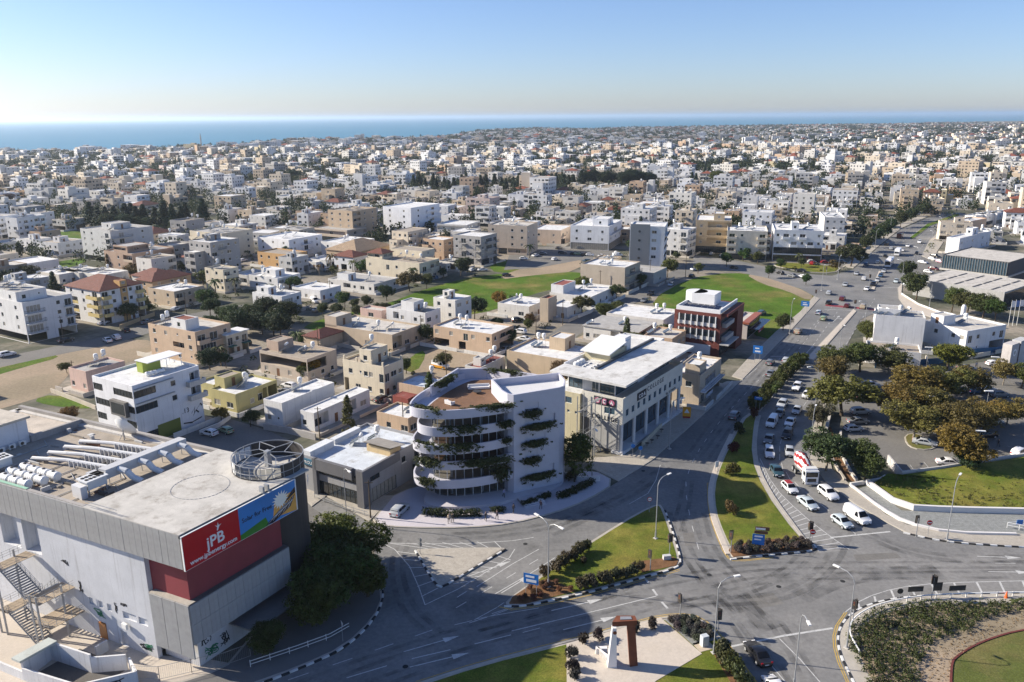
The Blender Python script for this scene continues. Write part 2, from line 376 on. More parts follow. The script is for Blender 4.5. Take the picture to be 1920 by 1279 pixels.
# grass triangle with shrubs
gi_px = [(1236, 944), (1246, 958), (1262, 1005), (1277, 1052), (1270, 1066), (1180, 1090), (1100, 1112), (985, 1137), (950, 1137), (948, 1128), (1000, 1090), (1060, 1048), (1120, 1008), (1195, 962)]
isl2 = raised('traffic_island', smoothpoly(gl(gi_px), 1), .13, 'kerb', 'lawn', .45)
mk('planting_bed', MB().prism(gl([(955, 1134), (985, 1134), (1080, 1110), (1056, 1098), (1030, 1088), (1005, 1092), (960, 1122)]), .1, .19, bottom=False), 'mulch', isl2)
mk('planting_bed', MB().prism(gl([(1205, 1075), (1268, 1062), (1272, 1052), (1262, 1046), (1200, 1054), (1195, 1066)]), .1, .19, bottom=False), 'mulch', isl2)
kerbline(isl2, [(952, 1138), (985, 1138), (1100, 1113), (1180, 1091), (1268, 1067), (1278, 1054), (1264, 1006), (1247, 958)])
# long grass median
md_px = [(1398, 775), (1425, 778), (1420, 800), (1416, 860), (1440, 920), (1505, 1008), (1530, 1022), (1528, 1034), (1450, 1041), (1385, 1050), (1368, 1042), (1348, 1000), (1334, 960), (1331, 915), (1345, 870), (1372, 815)]
isl3 = raised('traffic_median', smoothpoly(gl(md_px), 1), .13, 'kerb', 'lawn', .8)
mk('planting_bed', MB().prism(gl([(1375, 1046), (1450, 1038), (1524, 1032), (1522, 1022), (1500, 1010), (1430, 1014), (1372, 1024), (1366, 1034)]), .1, .19, bottom=False), 'mulch', isl3)
kerbline(isl3, [(1375, 1049), (1450, 1041), (1525, 1034), (1531, 1026), (1512, 1012)])
plainkerb(isl3, [(1372, 815), (1345, 870), (1331, 915), (1334, 960), (1348, 1000), (1366, 1040)], .9, .16, 'paving_pale')
plainkerb(isl3, [(1425, 780), (1419, 800), (1415, 860), (1440, 920), (1505, 1008)], .5, .16, 'kerb')
md2 = gl([(1400, 768), (1425, 772), (1508, 678), (1496, 674)]); isl4 = raised('traffic_median', md2, .14, 'kerb', 'mulch', .3, .02, 'planting_bed')
md3 = gl([(1512, 672), (1526, 676), (1606, 584), (1600, 580)]); raised('traffic_median', md3, .16, 'kerb', 'paving_pale', .2, .012, 'paving_slab')
md4 = gl([(1634, 541), (1640, 543), (1652, 510), (1648, 508)]); raised('traffic_median', md4, .16, 'kerb', 'paving_pale', .2, .012, 'paving_slab')
md5 = gl([(1704, 447), (1712, 449), (1745, 424), (1800, 404), (1796, 401), (1738, 420)]); raised('traffic_median', md5, .16, 'kerb', 'field', .3, .1)
# sculpture island and roundabout
si_px = [(560, 1420), (760, 1292), (900, 1246), (1060, 1206), (1180, 1174), (1250, 1158), (1300, 1156), (1330, 1176), (1370, 1222), (1415, 1290), (1440, 1420)]
isl5 = raised('sculpture_island', smoothpoly(gl(si_px), 1), .13, 'kerb', 'lawn', .5)
plaza = gl([(1062, 1209), (1238, 1160), (1316, 1228), (1230, 1279), (1180, 1330), (1063, 1330)])
mk('sculpture_plaza', MB().prism(plaza, .1, .2, bottom=False), 'paving_pale', isl5)
mk('planting_bed', MB().prism(gl([(1246, 1164), (1300, 1160), (1330, 1185), (1340, 1202), (1300, 1212)]), .1, .19, bottom=False), 'gravelm', isl5)
mk('planting_bed', MB().prism(gl([(1338, 1228), (1356, 1222), (1410, 1290), (1415, 1330), (1380, 1300)]), .1, .19, bottom=False), 'mulch', isl5)
plainkerb(isl5, [(760, 1292), (900, 1246), (1060, 1206), (1180, 1174), (1250, 1158), (1300, 1156), (1330, 1176), (1370, 1222), (1415, 1290)], .35, .19, 'kerb')
rb_px = [(1640, 1420), (1612, 1300), (1590, 1265), (1573, 1225), (1570, 1185), (1592, 1152), (1640, 1130), (1720, 1117), (1920, 1113), (2150, 1116), (2300, 1420)]
isl6 = raised('roundabout', smoothpoly(gl(rb_px), 1), .13, 'kerb', 'dirt', 2.4, .02, 'earth_bed')
lw = smoothpoly(gl([(1782, 1320), (1783, 1250), (1790, 1235), (1840, 1205), (1925, 1180), (2150, 1160), (2200, 1320)]), 1)
mk('lawn', MB().prism(lw, .1, .21, bottom=False), 'lawn_dry', isl6)
plainkerb(isl6, [(1782, 1320), (1783, 1250), (1790, 1235), (1840, 1205), (1925, 1180), (2150, 1160)], .25, .3, 'brickred', name='edging')
kerbline(isl6, [(1600, 1279), (1573, 1225), (1570, 1185), (1592, 1152), (1640, 1130), (1720, 1117), (1920, 1113), (2000, 1113)])
# pavements
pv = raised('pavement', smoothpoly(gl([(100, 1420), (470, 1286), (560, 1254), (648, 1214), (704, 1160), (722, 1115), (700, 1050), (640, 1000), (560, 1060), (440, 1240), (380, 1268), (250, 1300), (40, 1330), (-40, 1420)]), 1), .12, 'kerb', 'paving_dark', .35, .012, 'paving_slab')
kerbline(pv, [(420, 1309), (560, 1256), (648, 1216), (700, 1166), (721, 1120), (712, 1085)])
plz = raised('pavement', smoothpoly(gl([(692, 984), (760, 991), (880, 991), (960, 983), (1040, 963), (1100, 940), (1158, 905), (1110, 880), (1050, 895), (960, 880), (830, 900), (740, 925), (720, 950)]), 1), .13, 'kerb', 'paving_violet', .3, .012, 'paving_slab')
sp = raised('pavement', gl([(585, 950), (612, 930), (692, 978), (740, 930), (700, 930), (670, 948), (588, 900), (560, 925)]), .12, 'kerb', 'paving', .25, .012, 'paving_slab')
cp = raised('pavement', gl([(1160, 903), (1225, 862), (1337, 762), (1390, 714), (1362, 716), (1300, 745), (1240, 800), (1190, 850), (1160, 856), (1100, 860), (1112, 880)]), .12, 'kerb', 'paving', .25, .012, 'paving_slab')
mp_ = raised('pavement', gl([(1392, 712), (1479, 624), (1537, 560), (1526, 556), (1500, 585), (1455, 622), (1400, 675), (1372, 706)]), .12, 'kerb', 'paving', .25, .012, 'paving_slab')
rp = raised('pavement', gl([(1549, 905), (1602, 945), (1668, 983), (1700, 1000), (1775, 1017), (1920, 1026), (2100, 1033), (2100, 1000), (1920, 1002), (1780, 998), (1700, 985), (1660, 965), (1612, 925), (1560, 880), (1540, 800), (1552, 740), (1590, 670), (1582, 660), (1550, 720), (1529, 770), (1517, 860)]), .12, 'kerb', 'paving', .25, .012, 'paving_slab')
kerbline(rp, [(1700, 1001), (1775, 1018), (1920, 1027), (2000, 1031)])
rp2 = raised('pavement', gl([(1692, 532), (1690, 552), (1720, 570), (1772, 590), (1760, 600), (1700, 580), (1685, 560), (1683, 540)]), .12, 'kerb', 'paving_pale', .25, .012, 'paving_slab')
rp3 = raised('pavement', gl([(1728, 480), (1742, 452), (1760, 435), (1795, 413), (1800, 425), (1775, 445), (1758, 470), (1750, 490)]), .12, 'kerb', 'paving', .25, .012, 'paving_slab')
gv = raised('traffic_island', smoothpoly(gl([(1440, 496), (1470, 492), (1540, 497), (1580, 501), (1565, 513), (1500, 510)]), 1), .13, 'kerb', 'lawn', .6)
lp = raised('pavement', gl([(1600, 503), (1632, 475), (1655, 455), (1690, 428), (1740, 406), (1730, 402), (1680, 424), (1640, 452), (1610, 478), (1580, 500)]), .12, 'kerb', 'paving', .25, .012, 'paving_slab')
# ---- painted markings
def mark(pts_px, w=.13, dash=None, m='markpaint', sm=0, pts=None, name='lane_line', z=.006):
    c = pts or smoothpoly(gl(pts_px), sm, False); mb = MB(); w = w * .82
    if dash:
        a, b = dash
        for (x, y, t), k in zip(walkpath(c, a + b), range(999)):
            dx, dy = cos(t), sin(t); mb.face([(x + dy * w / 2, y - dx * w / 2, z), (x + dx * a + dy * w / 2, y + dy * a - dx * w / 2, z), (x + dx * a - dy * w / 2, y + dy * a + dx * w / 2, z), (x - dy * w / 2, y + dx * w / 2, z)])
    else:
        for p, q in zip(c[:-1], c[1:]):
            d = Vector((q[0] - p[0], q[1] - p[1]))
            if d.length < 1e-5: continue
            d.normalize(); e = d * (w * .3)
            mb.face([(p[0] - e.x + d.y * w / 2, p[1] - e.y - d.x * w / 2, z), (q[0] + e.x + d.y * w / 2, q[1] + e.y - d.x * w / 2, z), (q[0] + e.x - d.y * w / 2, q[1] + e.y + d.x * w / 2, z), (p[0] - e.x - d.y * w / 2, p[1] - e.y + d.x * w / 2, z)])
            z += .00002
    return mk(name, mb, m, road)
def arrow(tail, tip, w=.16, turn=0):
    a, b = Vector(gl([tail])[0]), Vector(gl([tip])[0]); d = (b - a).normalized(); n = Vector((-d.y, d.x)); L = (b - a).length; h = min(2.2, L * .35); z = .0065
    P = lambda s, t: (*(a + d * s + n * t), z)
    mb = MB().face([P(0, -w / 2), P(L - h, -w / 2), P(L - h, w / 2), P(0, w / 2)]).face([P(L - h, -.5), P(L, 0), P(L - h, .5)])
    if turn: mb.face([P(L * .5, 0), P(L * .5 + .3, 0), P(L * .5 + .9, turn * 1.1), P(L * .5 + .6, turn * 1.1)]).face([P(L * .5 + .2, turn * 1.0), P(L * .5 + 1.4, turn * 1.2), P(L * .5 + .7, turn * 1.9)])
    mk('lane_arrow', mb, 'markpaint', road)
def chevrons(a_px, b_px, n, w=.3, name='hatching'):
    A = smoothpoly(gl(a_px), 1, False); B = smoothpoly(gl(b_px), 1, False)
    def at(P_, t):
        L = [0]; 
        for p, q in zip(P_[:-1], P_[1:]): L.append(L[-1] + hypot(q[0] - p[0], q[1] - p[1]))
        s = t * L[-1]
        for i in range(len(P_) - 1):
            if s <= L[i + 1] + 1e-9:
                k = (s - L[i]) / max(1e-9, L[i + 1] - L[i]); return (P_[i][0] + (P_[i + 1][0] - P_[i][0]) * k, P_[i][1] + (P_[i + 1][1] - P_[i][1]) * k)
        return P_[-1]
    for i in range(n): mark(None, w, pts=[at(A, (i + .3) / n), at(B, (i + .75) / n)], name=name, z=.0055)
# triangle 1 surround
mark([(712, 1016), (740, 1030), (768, 1062), (785, 1100), (797, 1134), (860, 1104), (955, 1046), (965, 1030)], .16)
mark([(722, 1018), (800, 1020), (880, 1019), (960, 1014), (1000, 1008)], .16)
chevrons([(740, 1030), (768, 1062), (796, 1132)], [(776, 1030), (800, 1075), (824, 1106)], 6, .18)
chevrons([(722, 1019), (950, 1015)], [(785, 1029), (945, 1027)], 7, .16)
chevrons([(845, 1098), (945, 1036)], [(880, 1094), (960, 1048)], 6, .16)
mark([(857, 1120), (886, 1102)], .16, (2, 2.5)); mark([(894, 1100), (960, 1058), (1010, 1030)], .16); mark([(855, 1140), (940, 1090), (1010, 1048)], .14, (2, 3)); mark([(928, 1114), (995, 1075), (1040, 1046)], .16)
arrow((880, 1080), (958, 1052)); arrow((940, 1112), (996, 1078))
# lower road lanes
mark([(540, 1275), (650, 1238), (800, 1185), (880, 1165), (955, 1140)], .15, (2.5, 3)); mark([(650, 1271), (760, 1238), (880, 1210), (960, 1190)], .18, (5, 3.2))
arrow((757, 1222), (862, 1192)); arrow((768, 1251), (880, 1224)); mark([(880, 1168), (920, 1155), (960, 1140), (1010, 1122)], .14)
mark([(890, 1162), (930, 1140), (945, 1130)], .14); mark([(895, 1160), (938, 1152), (1010, 1140)], .14)
mark([(960, 1183), (1140, 1140), (1230, 1118)], .18); arrow((1034, 1145), (1130, 1123)); arrow((1056, 1181), (1156, 1156)); mark([(980, 1186), (1050, 1168)], .14, (2.5, 3))
mark([(1208, 1082), (1240, 1128), (1262, 1152)], .4, (1.6, 1.6), name='stop_line'); mark([(1372, 1212), (1470, 1192), (1560, 1178)], .4, name='stop_line'); mark([(1462, 1198), (1500, 1236), (1540, 1282)], .16); mark([(1440, 1240), (1475, 1282)], .16)
mark([(1558, 1008), (1668, 997)], .4, name='stop_line')
# double yellow lines
for d in (0, 3): mark([(780, 1278 + d), (900, 1240 + d), (1060, 1200 + d), (1180, 1168 + d), (1240, 1152 + d), (1298, 1150 + d), (1334, 1170 + d), (1378, 1222 + d), (1420, 1280 + d)], .13, None, 'markyellow', 1, z=.0065 + d * .0005, name='yellow_line')
for d in (0, 4): mark([(1326 + d * .8, 905), (1328 + d * .8, 960), (1342 + d * .8, 1002), (1360 + d * .8, 1044), (1378, 1054 - d * .6), (1450, 1046 - d * .4)], .13, None, 'markyellow', 1, z=.0065 + d * .0004, name='yellow_line')
for d in (0, 3): mark([(938 - d, 1138), (965, 1146 - d), (1100, 1118 - d), (1180, 1096 - d), (1274, 1070 - d)], .13, None, 'markyellow', 1, z=.0065 + d * .0005, name='yellow_line')
for d in (0, 4): mark([(1596 - d, 1290), (1568 - d, 1226), (1565 - d, 1182), (1588 - d, 1148)], .13, None, 'markyellow', 1, z=.0065 + d * .0004, name='yellow_line')
# roundabout hatch
mark([(1582, 1150), (1618, 1122), (1680, 1102), (1760, 1093), (1920, 1089), (2000, 1088)], .16, None, 'markpaint', 1); chevrons([(1600, 1136), (1680, 1102), (1760, 1093), (1990, 1088)], [(1590, 1152), (1650, 1125), (1720, 1114), (1980, 1110)], 10, .34)
arrow((1832, 1043), (1915, 1046)); arrow((1853, 1072), (1935, 1073)); mark([(1866, 1056), (2000, 1057)], .14, (3, 3))
sheet('hatched_area', gl([(1424, 862), (1450, 914), (1500, 964), (1590, 1032), (1536, 1036), (1500, 1006), (1441, 930), (1419, 878)]), .0016, 'asphalt_pale', parent=road)
# right carriageway chevrons and lanes
mark([(1425, 860), (1450, 912), (1500, 962), (1558, 1007), (1592, 1030)], .16, None, 'markpaint', 1); chevrons([(1424, 866), (1450, 914), (1500, 964), (1590, 1032)], [(1422, 880), (1445, 932), (1500, 1000), (1536, 1034)], 24, .2)
mark([(1525, 735), (1490, 785), (1468, 812), (1460, 845), (1468, 880), (1500, 915), (1560, 962), (1605, 1002)], .14, (3, 1.2), 'markpaint', 1)
mark([(1640, 560), (1590, 640), (1532, 735)], .14, (2.5, 3.5))
# left carriageway
mark([(1310, 1030), (1296, 980), (1287, 935), (1286, 900), (1300, 860), (1340, 800), (1400, 735), (1480, 655), (1560, 575)], .14, (2, 3.5), 'markpaint', 1)
mark([(1238, 872), (1230, 900), (1215, 925), (1180, 945)], .14); mark([(1330, 762), (1420, 690)], .12); mark([(1545, 590), (1510, 640), (1470, 690)], .14, (2.5, 3)); mark([(1570, 585), (1530, 640), (1492, 690)], .14, (2.5, 3))
mark([(1546, 580), (1598, 582)], .35, name='stop_line'); mark([(1445, 668), (1512, 672)], .3, name='stop_line'); mark([(1655, 540), (1700, 538)], .3, name='stop_line')
arrow((1512, 662), (1525, 648), turn=-1); arrow((1562, 604), (1574, 592), turn=-1)
mark([(1650, 505), (1690, 455), (1725, 430)], .14, (3, 4)); mark([(1690, 520), (1715, 480), (1745, 442)], .14, (3, 4)); mark([(1630, 510), (1662, 465), (1700, 432)], .14, (3, 4))
rd = strip('red_crossing', [(1548, 572), (1600, 577)], 3, 'redwall', .002, 0); rd2 = strip('red_crossing', [(1604, 577), (1644, 581)], 3, 'redwall', .002, 0)
for k in range(9):   # car park bays
    a, b = (1680 + k * 26, 876 - k * 5), (1690 + k * 27, 893 - k * 6.5); mark([a, b], .12, z=.0)

# tyre-darkened wheel tracks and repair patches
m = bpy.data.materials.new('tyre_wear'); m.use_nodes = True; N_ = m.node_tree.nodes; K_ = m.node_tree.links; b_ = N_['Principled BSDF']; b_.inputs['Base Color'].default_value = (.035, .035, .037, 1); b_.inputs['Roughness'].default_value = .8
n_ = N_.new('ShaderNodeTexNoise'); n_.inputs['Scale'].default_value = .35; n_.inputs['Detail'].default_value = 6; t_ = N_.new('ShaderNodeTexCoord'); K_.new(t_.outputs['Object'], n_.inputs['Vector']); r_ = N_.new('ShaderNodeMapRange'); r_.inputs[1].default_value = .38; r_.inputs[2].default_value = .72; r_.inputs[3].default_value = 0; r_.inputs[4].default_value = .34; K_.new(n_.outputs['Fac'], r_.inputs[0]); K_.new(r_.outputs[0], b_.inputs['Alpha']); MATS['tyre_wear'] = m
for k, (pp, w_) in enumerate((([(500, 1310), (800, 1200), (1060, 1135), (1240, 1090), (1420, 1060), (1640, 1060), (1960, 1058)], .55), ([(600, 1320), (860, 1225), (1100, 1165), (1280, 1120), (1450, 1080), (1650, 1080), (1960, 1076)], .55), ([(1310, 960), (1330, 1040), (1400, 1100), (1480, 1200), (1530, 1300)], .7), ([(1265, 960), (1290, 1050), (1350, 1110), (1430, 1210), (1480, 1300)], .7), ([(1290, 900), (1280, 970), (1230, 1070), (1100, 1130), (900, 1190)], .6), ([(1620, 1000), (1700, 1035), (1800, 1050), (1960, 1048)], .9), ([(1590, 985), (1560, 1060), (1480, 1120), (1330, 1130), (1180, 1125)], .8), ([(1545, 985), (1500, 1060), (1400, 1110), (1250, 1140)], .6), ([(1320, 860), (1370, 790), (1440, 710), (1520, 620)], .6), ([(1300, 850), (1345, 785), (1420, 700), (1500, 615)], .6), ([(1030, 1000), (1120, 960), (1200, 915), (1250, 875)], .8), ([(820, 1006), (930, 1003), (1040, 985), (1140, 945)], .8), ([(760, 1010), (740, 1060), (760, 1140), (820, 1190)], .7), ([(1440, 1260), (1400, 1190), (1340, 1120), (1290, 1040)], .6), ([(1500, 1120), (1560, 1090), (1640, 1075), (1760, 1070)], 1.4), ([(1345, 1110), (1400, 1140), (1450, 1180)], 1.6))):
    for off in (-.8, .8):
        c = smoothpoly(gl(pp), 3, False); l, r = [], []
        for i, a in enumerate(c):
            b = c[min(i + 1, len(c) - 1)]; a0 = c[max(0, i - 1)]; d = Vector((b[0] - a0[0], b[1] - a0[1])).normalized(); hw_ = w_ * .6
            l.append((a[0] - d.y * (off + hw_), a[1] + d.x * (off + hw_), .0022 + k * .00012)); r.append((a[0] - d.y * (off - hw_), a[1] + d.x * (off - hw_), .0022 + k * .00012))
        q = MB(); nn_ = len(l); q.v = l + r
        for i in range(nn_ - 1): q.f.append((i, nn_ + i, nn_ + i + 1, i + 1)); q.m.append(0)
        mk('wheel_track', q, 'tyre_wear', road)
for k, pp in enumerate(([(1400, 1120), (1450, 1112), (1470, 1132), (1418, 1142)], [(1120, 1000), (1150, 990), (1165, 1000), (1135, 1012)], [(1280, 1000), (1300, 998), (1306, 1022), (1285, 1024)], [(1600, 1040), (1680, 1036), (1690, 1046), (1606, 1052)], [(900, 1140), (930, 1130), (942, 1140), (912, 1150)])): sheet('asphalt_patch', gl(pp), .0024 + k * .0001, 'asphalt_old', parent=road)
for u, v in ((1206, 883), (1330, 1078), (985, 1020), (1460, 1100), (1580, 1090), (760, 1250)): p_ = g(u, v); mk('manhole_cover', MB().lathe([(.36, 0), (.36, .004)], 16), 'rubber', road, (p_.x, p_.y, .007))
# ------------------------------------------------------------------ building kit
WHITE, OFFW, CREAM, BEIGE, PEACH, TAN, GREY, YEL, PINK, LGREY = (.67, .665, .655), (.62, .60, .56), (.62, .55, .42), (.47, .38, .28), (.52, .385, .27), (.39, .28, .18), (.34, .33, .32), (.58, .46, .20), (.56, .40, .34), (.50, .50, .49)
RW, RG, RB, RC = (.66, .66, .65), (.38, .37, .35), (.34, .29, .23), (.52, .49, .44)
REDT = (.20, .062, .036)
GRID = radians(59)
def winmesh(w, h, kind):
    def f():
        mb = MB(); fr = .07
        fm = {'h': 'shutter', 'D': 'frame_brown'}.get(kind, None)
        if kind == 'D': mb.box(0, .05, 0, w, .1, h, 0); mb.box(w * .12, .03, h * .1, w * .88, .05, h * .48, 0); mb.box(w * .12, .03, h * .55, w * .88, .05, h * .92, 0); return mb.mesh('door', ['frame_brown'])
        if kind == 'h': mb.box(0, .03, 0, w, .08, h, 0); mb.box(-.08, -.07, -.07, w + .08, .03, 0, 1); return mb.mesh('window', ['shutter', 'frame_white'])
        mb.box(0, .06, 0, fr, .13, h); mb.box(w - fr, .06, 0, w, .13, h); mb.box(fr, .06, h - fr, w - fr, .13, h); mb.box(fr, .06, 0, w - fr, .13, fr)
        n = max(1, round(w / 1.05))
        for i in range(1, n): x = w * i / n; mb.box(x - .03, .065, fr, x + .03, .125, h - fr)
        mb.face([(fr, .11, fr), (w - fr, .11, fr), (w - fr, .11, h - fr), (fr, .11, h - fr)], 1)
        if kind in 'wWs': mb.box(-.1, -.08, -.08, w + .1, .05, 0, 2)
        g_ = {'c': 'curtain', 'b': 'glass_blue'}.get(kind[-1] if len(kind) > 1 else '', 'glass')
        return mb.mesh('window', ['frame_dark' if kind[0] in 'gk' else 'frame_white', g_, 'frame_white'])
    return cached(('win', round(w, 2), round(h, 2), kind), f)
def balmesh(w, dep, rail, ph=.95):
    def f():
        mb = MB(); mb.box(0, -dep, -.2, w, .0, 0)
        if not rail:
            mb.box(0, -dep, 0, w, -dep + .13, ph); mb.box(0, -dep + .13, 0, .13, 0, ph); mb.box(w - .13, -dep + .13, 0, w, 0, ph)
        else:
            for a, b in (((.05, -dep + .05), (w - .05, -dep + .05)), ((.05, -dep + .05), (.05, 0)), ((w - .05, -dep + .05), (w - .05, 0))):
                mb.tube((*a, ph), (*b, ph), .035, n=4, mi=1); mb.tube((*a, .12), (*b, .12), .02, n=4, mi=1)
                n = max(2, int(hypot(b[0] - a[0], b[1] - a[1]) / .3))
                for i in range(n + 1):
                    t = i / n; x, y = a[0] + (b[0] - a[0]) * t, a[1] + (b[1] - a[1]) * t; mb.tube((x, y, 0), (x, y, ph), .015, n=3, mi=1, caps=False)
        return mb.mesh('balcony', ['plaster', 'frame_dark'])
    return cached(('bal', round(w, 2), dep, rail, ph), f)
def facade(mb, o, u, L, z0, z1, ops, mi=0):
    n = (-u[1], u[0])
    def P(s, z, t=0): return (o[0] + u[0] * s + n[0] * t, o[1] + u[1] * s + n[1] * t, z)
    zs = sorted({z0, z1} | {q for p in ops for q in (p[2], p[3]) if z0 < q < z1})
    for a, b in zip(zs[:-1], zs[1:]):
        cuts = sorted((p[0], p[1]) for p in ops if p[2] <= a + 1e-6 and p[3] >= b - 1e-6)
        s = 0.
        for c0, c1 in cuts:
            if c0 > s + 1e-4: mb.face([P(s, a), P(c0, a), P(c0, b), P(s, b)], mi)
            s = max(s, c1)
        if s < L - 1e-4: mb.face([P(s, a), P(L, a), P(L, b), P(s, b)], mi)
    for p in ops:
        s0, s1, a, b, t, back = p
        mb.face([P(s0, a), P(s0, a, t), P(s0, b, t), P(s0, b)], mi); mb.face([P(s1, a, t), P(s1, a), P(s1, b), P(s1, b, t)], mi)
        mb.face([P(s0, b), P(s0, b, t), P(s1, b, t), P(s1, b)], mi); mb.face([P(s0, a, t), P(s0, a), P(s1, a), P(s1, a, t)], mi)
        if back: mb.face([P(s0, a, t), P(s1, a, t), P(s1, b, t), P(s0, b, t)], mi)
def blk(P, x0, y0, w, d, z0, hf, spec, wall=WHITE, roof=RW, par=.5, bal=None, tile=None, eave=0., wallname='wall', wallmat='plaster', top=None, glassv=None, lean=0):
    """one storeyed block: spec = {'R': [floor strings], 'L': [...], 'B': [...], 'C': [...]}; hf = storey heights"""
    r = rng; zf = [z0]
    for h in hf: zf.append(zf[-1] + h)
    ztop = zf[-1] + (0 if (tile or eave) else par); mb = MB(); slabs = set()
    sides = {'R': ((x0, y0), (1, 0), w), 'B': ((x0 + w, y0), (0, 1), d), 'C': ((x0 + w, y0 + d), (-1, 0), w), 'L': ((x0, y0 + d), (0, -1), d)}
    for k, (o, u, L) in sides.items():
        ops = []; rz = atan2(u[1], u[0]); n = (-u[1], u[0])
        for fi, st in enumerate(spec.get(k) or []):
            if fi >= len(hf) or not st: continue
            za, H = zf[fi], hf[fi]; bw = L / len(st); i = 0
            while i < len(st):
                c = st[i]; run = 1
                if c in 'brlgoc':
                    while i + run < len(st) and st[i + run] == c: run += 1
                s0, W_ = i * bw, bw * run; i += run
                if c == '.': continue
                def put(me, s, z, t=0., color=None, name=None):
                    ob_ = bpy.data.objects.new(name or me.name.split('.')[0], me)
                    link(ob_, P, (o[0] + u[0] * s + n[0] * t, o[1] + u[1] * s + n[1] * t, z), rz, color)
                    return ob_
                gv = glassv or r.choice(['', '', '', 'c'])
                if c in 'wWshdD':
                    ww, wh, sill = {'w': (1.25, 1.25, .95), 'W': (2.1, 1.35, .9), 's': (.6, .6, 1.5), 'h': (1.25, 1.3, .9), 'd': (1.6, 2.15, .05), 'D': (1.05, 2.1, .03)}[c]
                    ww = min(ww, W_ * .86); wh = min(wh, H - sill - .2); s = s0 + (W_ - ww) / 2
                    ops.append((s, s + ww, za + sill, za + sill + wh, .16, False)); put(winmesh(ww, wh, c if c in 'hD' else ('w' if c in 'wW' else c) + gv), s, za + sill)
                elif c == 'c':
                    ww, wh = W_ * .94, min(1.5, H * .5); s = s0 + (W_ - ww) / 2
                    ops.append((s, s + ww, za + .85, za + .85 + wh, .14, False)); put(winmesh(ww, wh, 'k' + (glassv or '')), s, za + .85)
                elif c == 'g':
                    ww, wh = W_ - .4, H - .55; s = s0 + .2
                    ops.append((s, s + ww, za + .1, za + .1 + wh, .2, False)); put(winmesh(ww, wh, 'g' + gv), s, za + .1)
                elif c in 'br':
                    ww = min(W_ * .7, 2.6 * run); s = s0 + (W_ - ww) / 2; wh = min(2.2, H - .45)
                    ops.append((s, s + ww, za + .03, za + .03 + wh, .16, False)); put(winmesh(ww, wh, 'd' + gv), s, za + .03)
                    put(balmesh(W_ * .94, 1.3, c == 'r'), s0 + W_ * .03, za, color=bal or wall)
                elif c == 'l':
                    ww, wh = W_ - .3, H - .5; s = s0 + .15; ops.append((s, s + ww, za + .05, za + .05 + wh, 1.3, True)); slabs.add(fi)
                    wd = min(ww * .7, 2.4); put(winmesh(wd, min(2.1, wh), 'd' + gv), s + (ww - wd) / 2, za + .06, 1.18)
                    put(cached(('lp', round(ww, 2)), lambda: MB().box(0, -.02, 0, ww, .1, .95).mesh('parapet', ['plaster'])), s, za + .04, color=bal or wall)
                elif c == 'o':
                    ww, wh = W_ - .45, H - .35; s = s0 + .22; ops.append((s, s + ww, za + .0, za + wh, .35, False)); slabs |= {fi, fi + 1}
        facade(mb, o, u, L, z0, ztop, ops)
    for fi in slabs:
        if fi < len(zf) - 0 and fi > 0: mb.face([(x0 + .02, y0 + .02, zf[fi] - .18), (x0 + .02, y0 + d - .02, zf[fi] - .18), (x0 + w - .02, y0 + d - .02, zf[fi] - .18), (x0 + w - .02, y0 + .02, zf[fi] - .18)])
    zr = zf[-1]
    if not tile and not eave:
        a = .2; ring = [(x0, y0), (x0 + w, y0), (x0 + w, y0 + d), (x0, y0 + d)]; inn = [(x0 + a, y0 + a), (x0 + w - a, y0 + a), (x0 + w - a, y0 + d - a), (x0 + a, y0 + d - a)]
        for q in range(4):
            p2 = (q + 1) % 4; mb.face([(*ring[q], ztop), (*ring[p2], ztop), (*inn[p2], ztop), (*inn[q], ztop)]); mb.face([(*inn[p2], zr), (*inn[q], zr), (*inn[q], ztop), (*inn[p2], ztop)])
    wo_ = mk(wallname, mb, wallmat, P, color=wall)
    if tile: hiproof(P, x0, y0, w, d, zr, tile)
    elif eave: mk('roof', MB().box(x0 - eave, y0 - eave, zr, x0 + w + eave, y0 + d + eave, zr + .28), 'roofing', P, color=roof)
    else: mk('roof', MB().face([(x0 + .1, y0 + .1, zr + .01), (x0 + w - .1, y0 + .1, zr + .01), (x0 + w - .1, y0 + d - .1, zr + .01), (x0 + .1, y0 + d - .1, zr + .01)]), 'roofing', P, color=roof)
    return zr
def hiproof(P, x0, y0, w, d, z, col, ov=.5, pitch=.42, gable=False, name='tile_roof'):
    x0 -= ov; y0 -= ov; w += 2 * ov; d += 2 * ov; mb = MB(); m = min(w, d) / 2; hr = m * pitch
    A, B, C, D = (x0, y0, z), (x0 + w, y0, z), (x0 + w, y0 + d, z), (x0, y0 + d, z)
    e = 0 if gable else m
    if w >= d: r1, r2 = (x0 + e, y0 + d / 2, z + hr), (x0 + w - e, y0 + d / 2, z + hr); mb.face([A, B, r2, r1]).face([C, D, r1, r2]).face([D, A, r1]).face([B, C, r2])
    else: r1, r2 = (x0 + w / 2, y0 + e, z + hr), (x0 + w / 2, y0 + d - e, z + hr); mb.face([A, B, r1]).face([C, D, r2]).face([D, A, r1, r2]).face([B, C, r2, r1])
    mb.face([D, C, B, A]); mb.box(x0 + .02, y0 + .02, z - .18, x0 + w - .02, y0 + d - .02, z - .01)
    return mk(name, mb, 'tile', P, color=col)
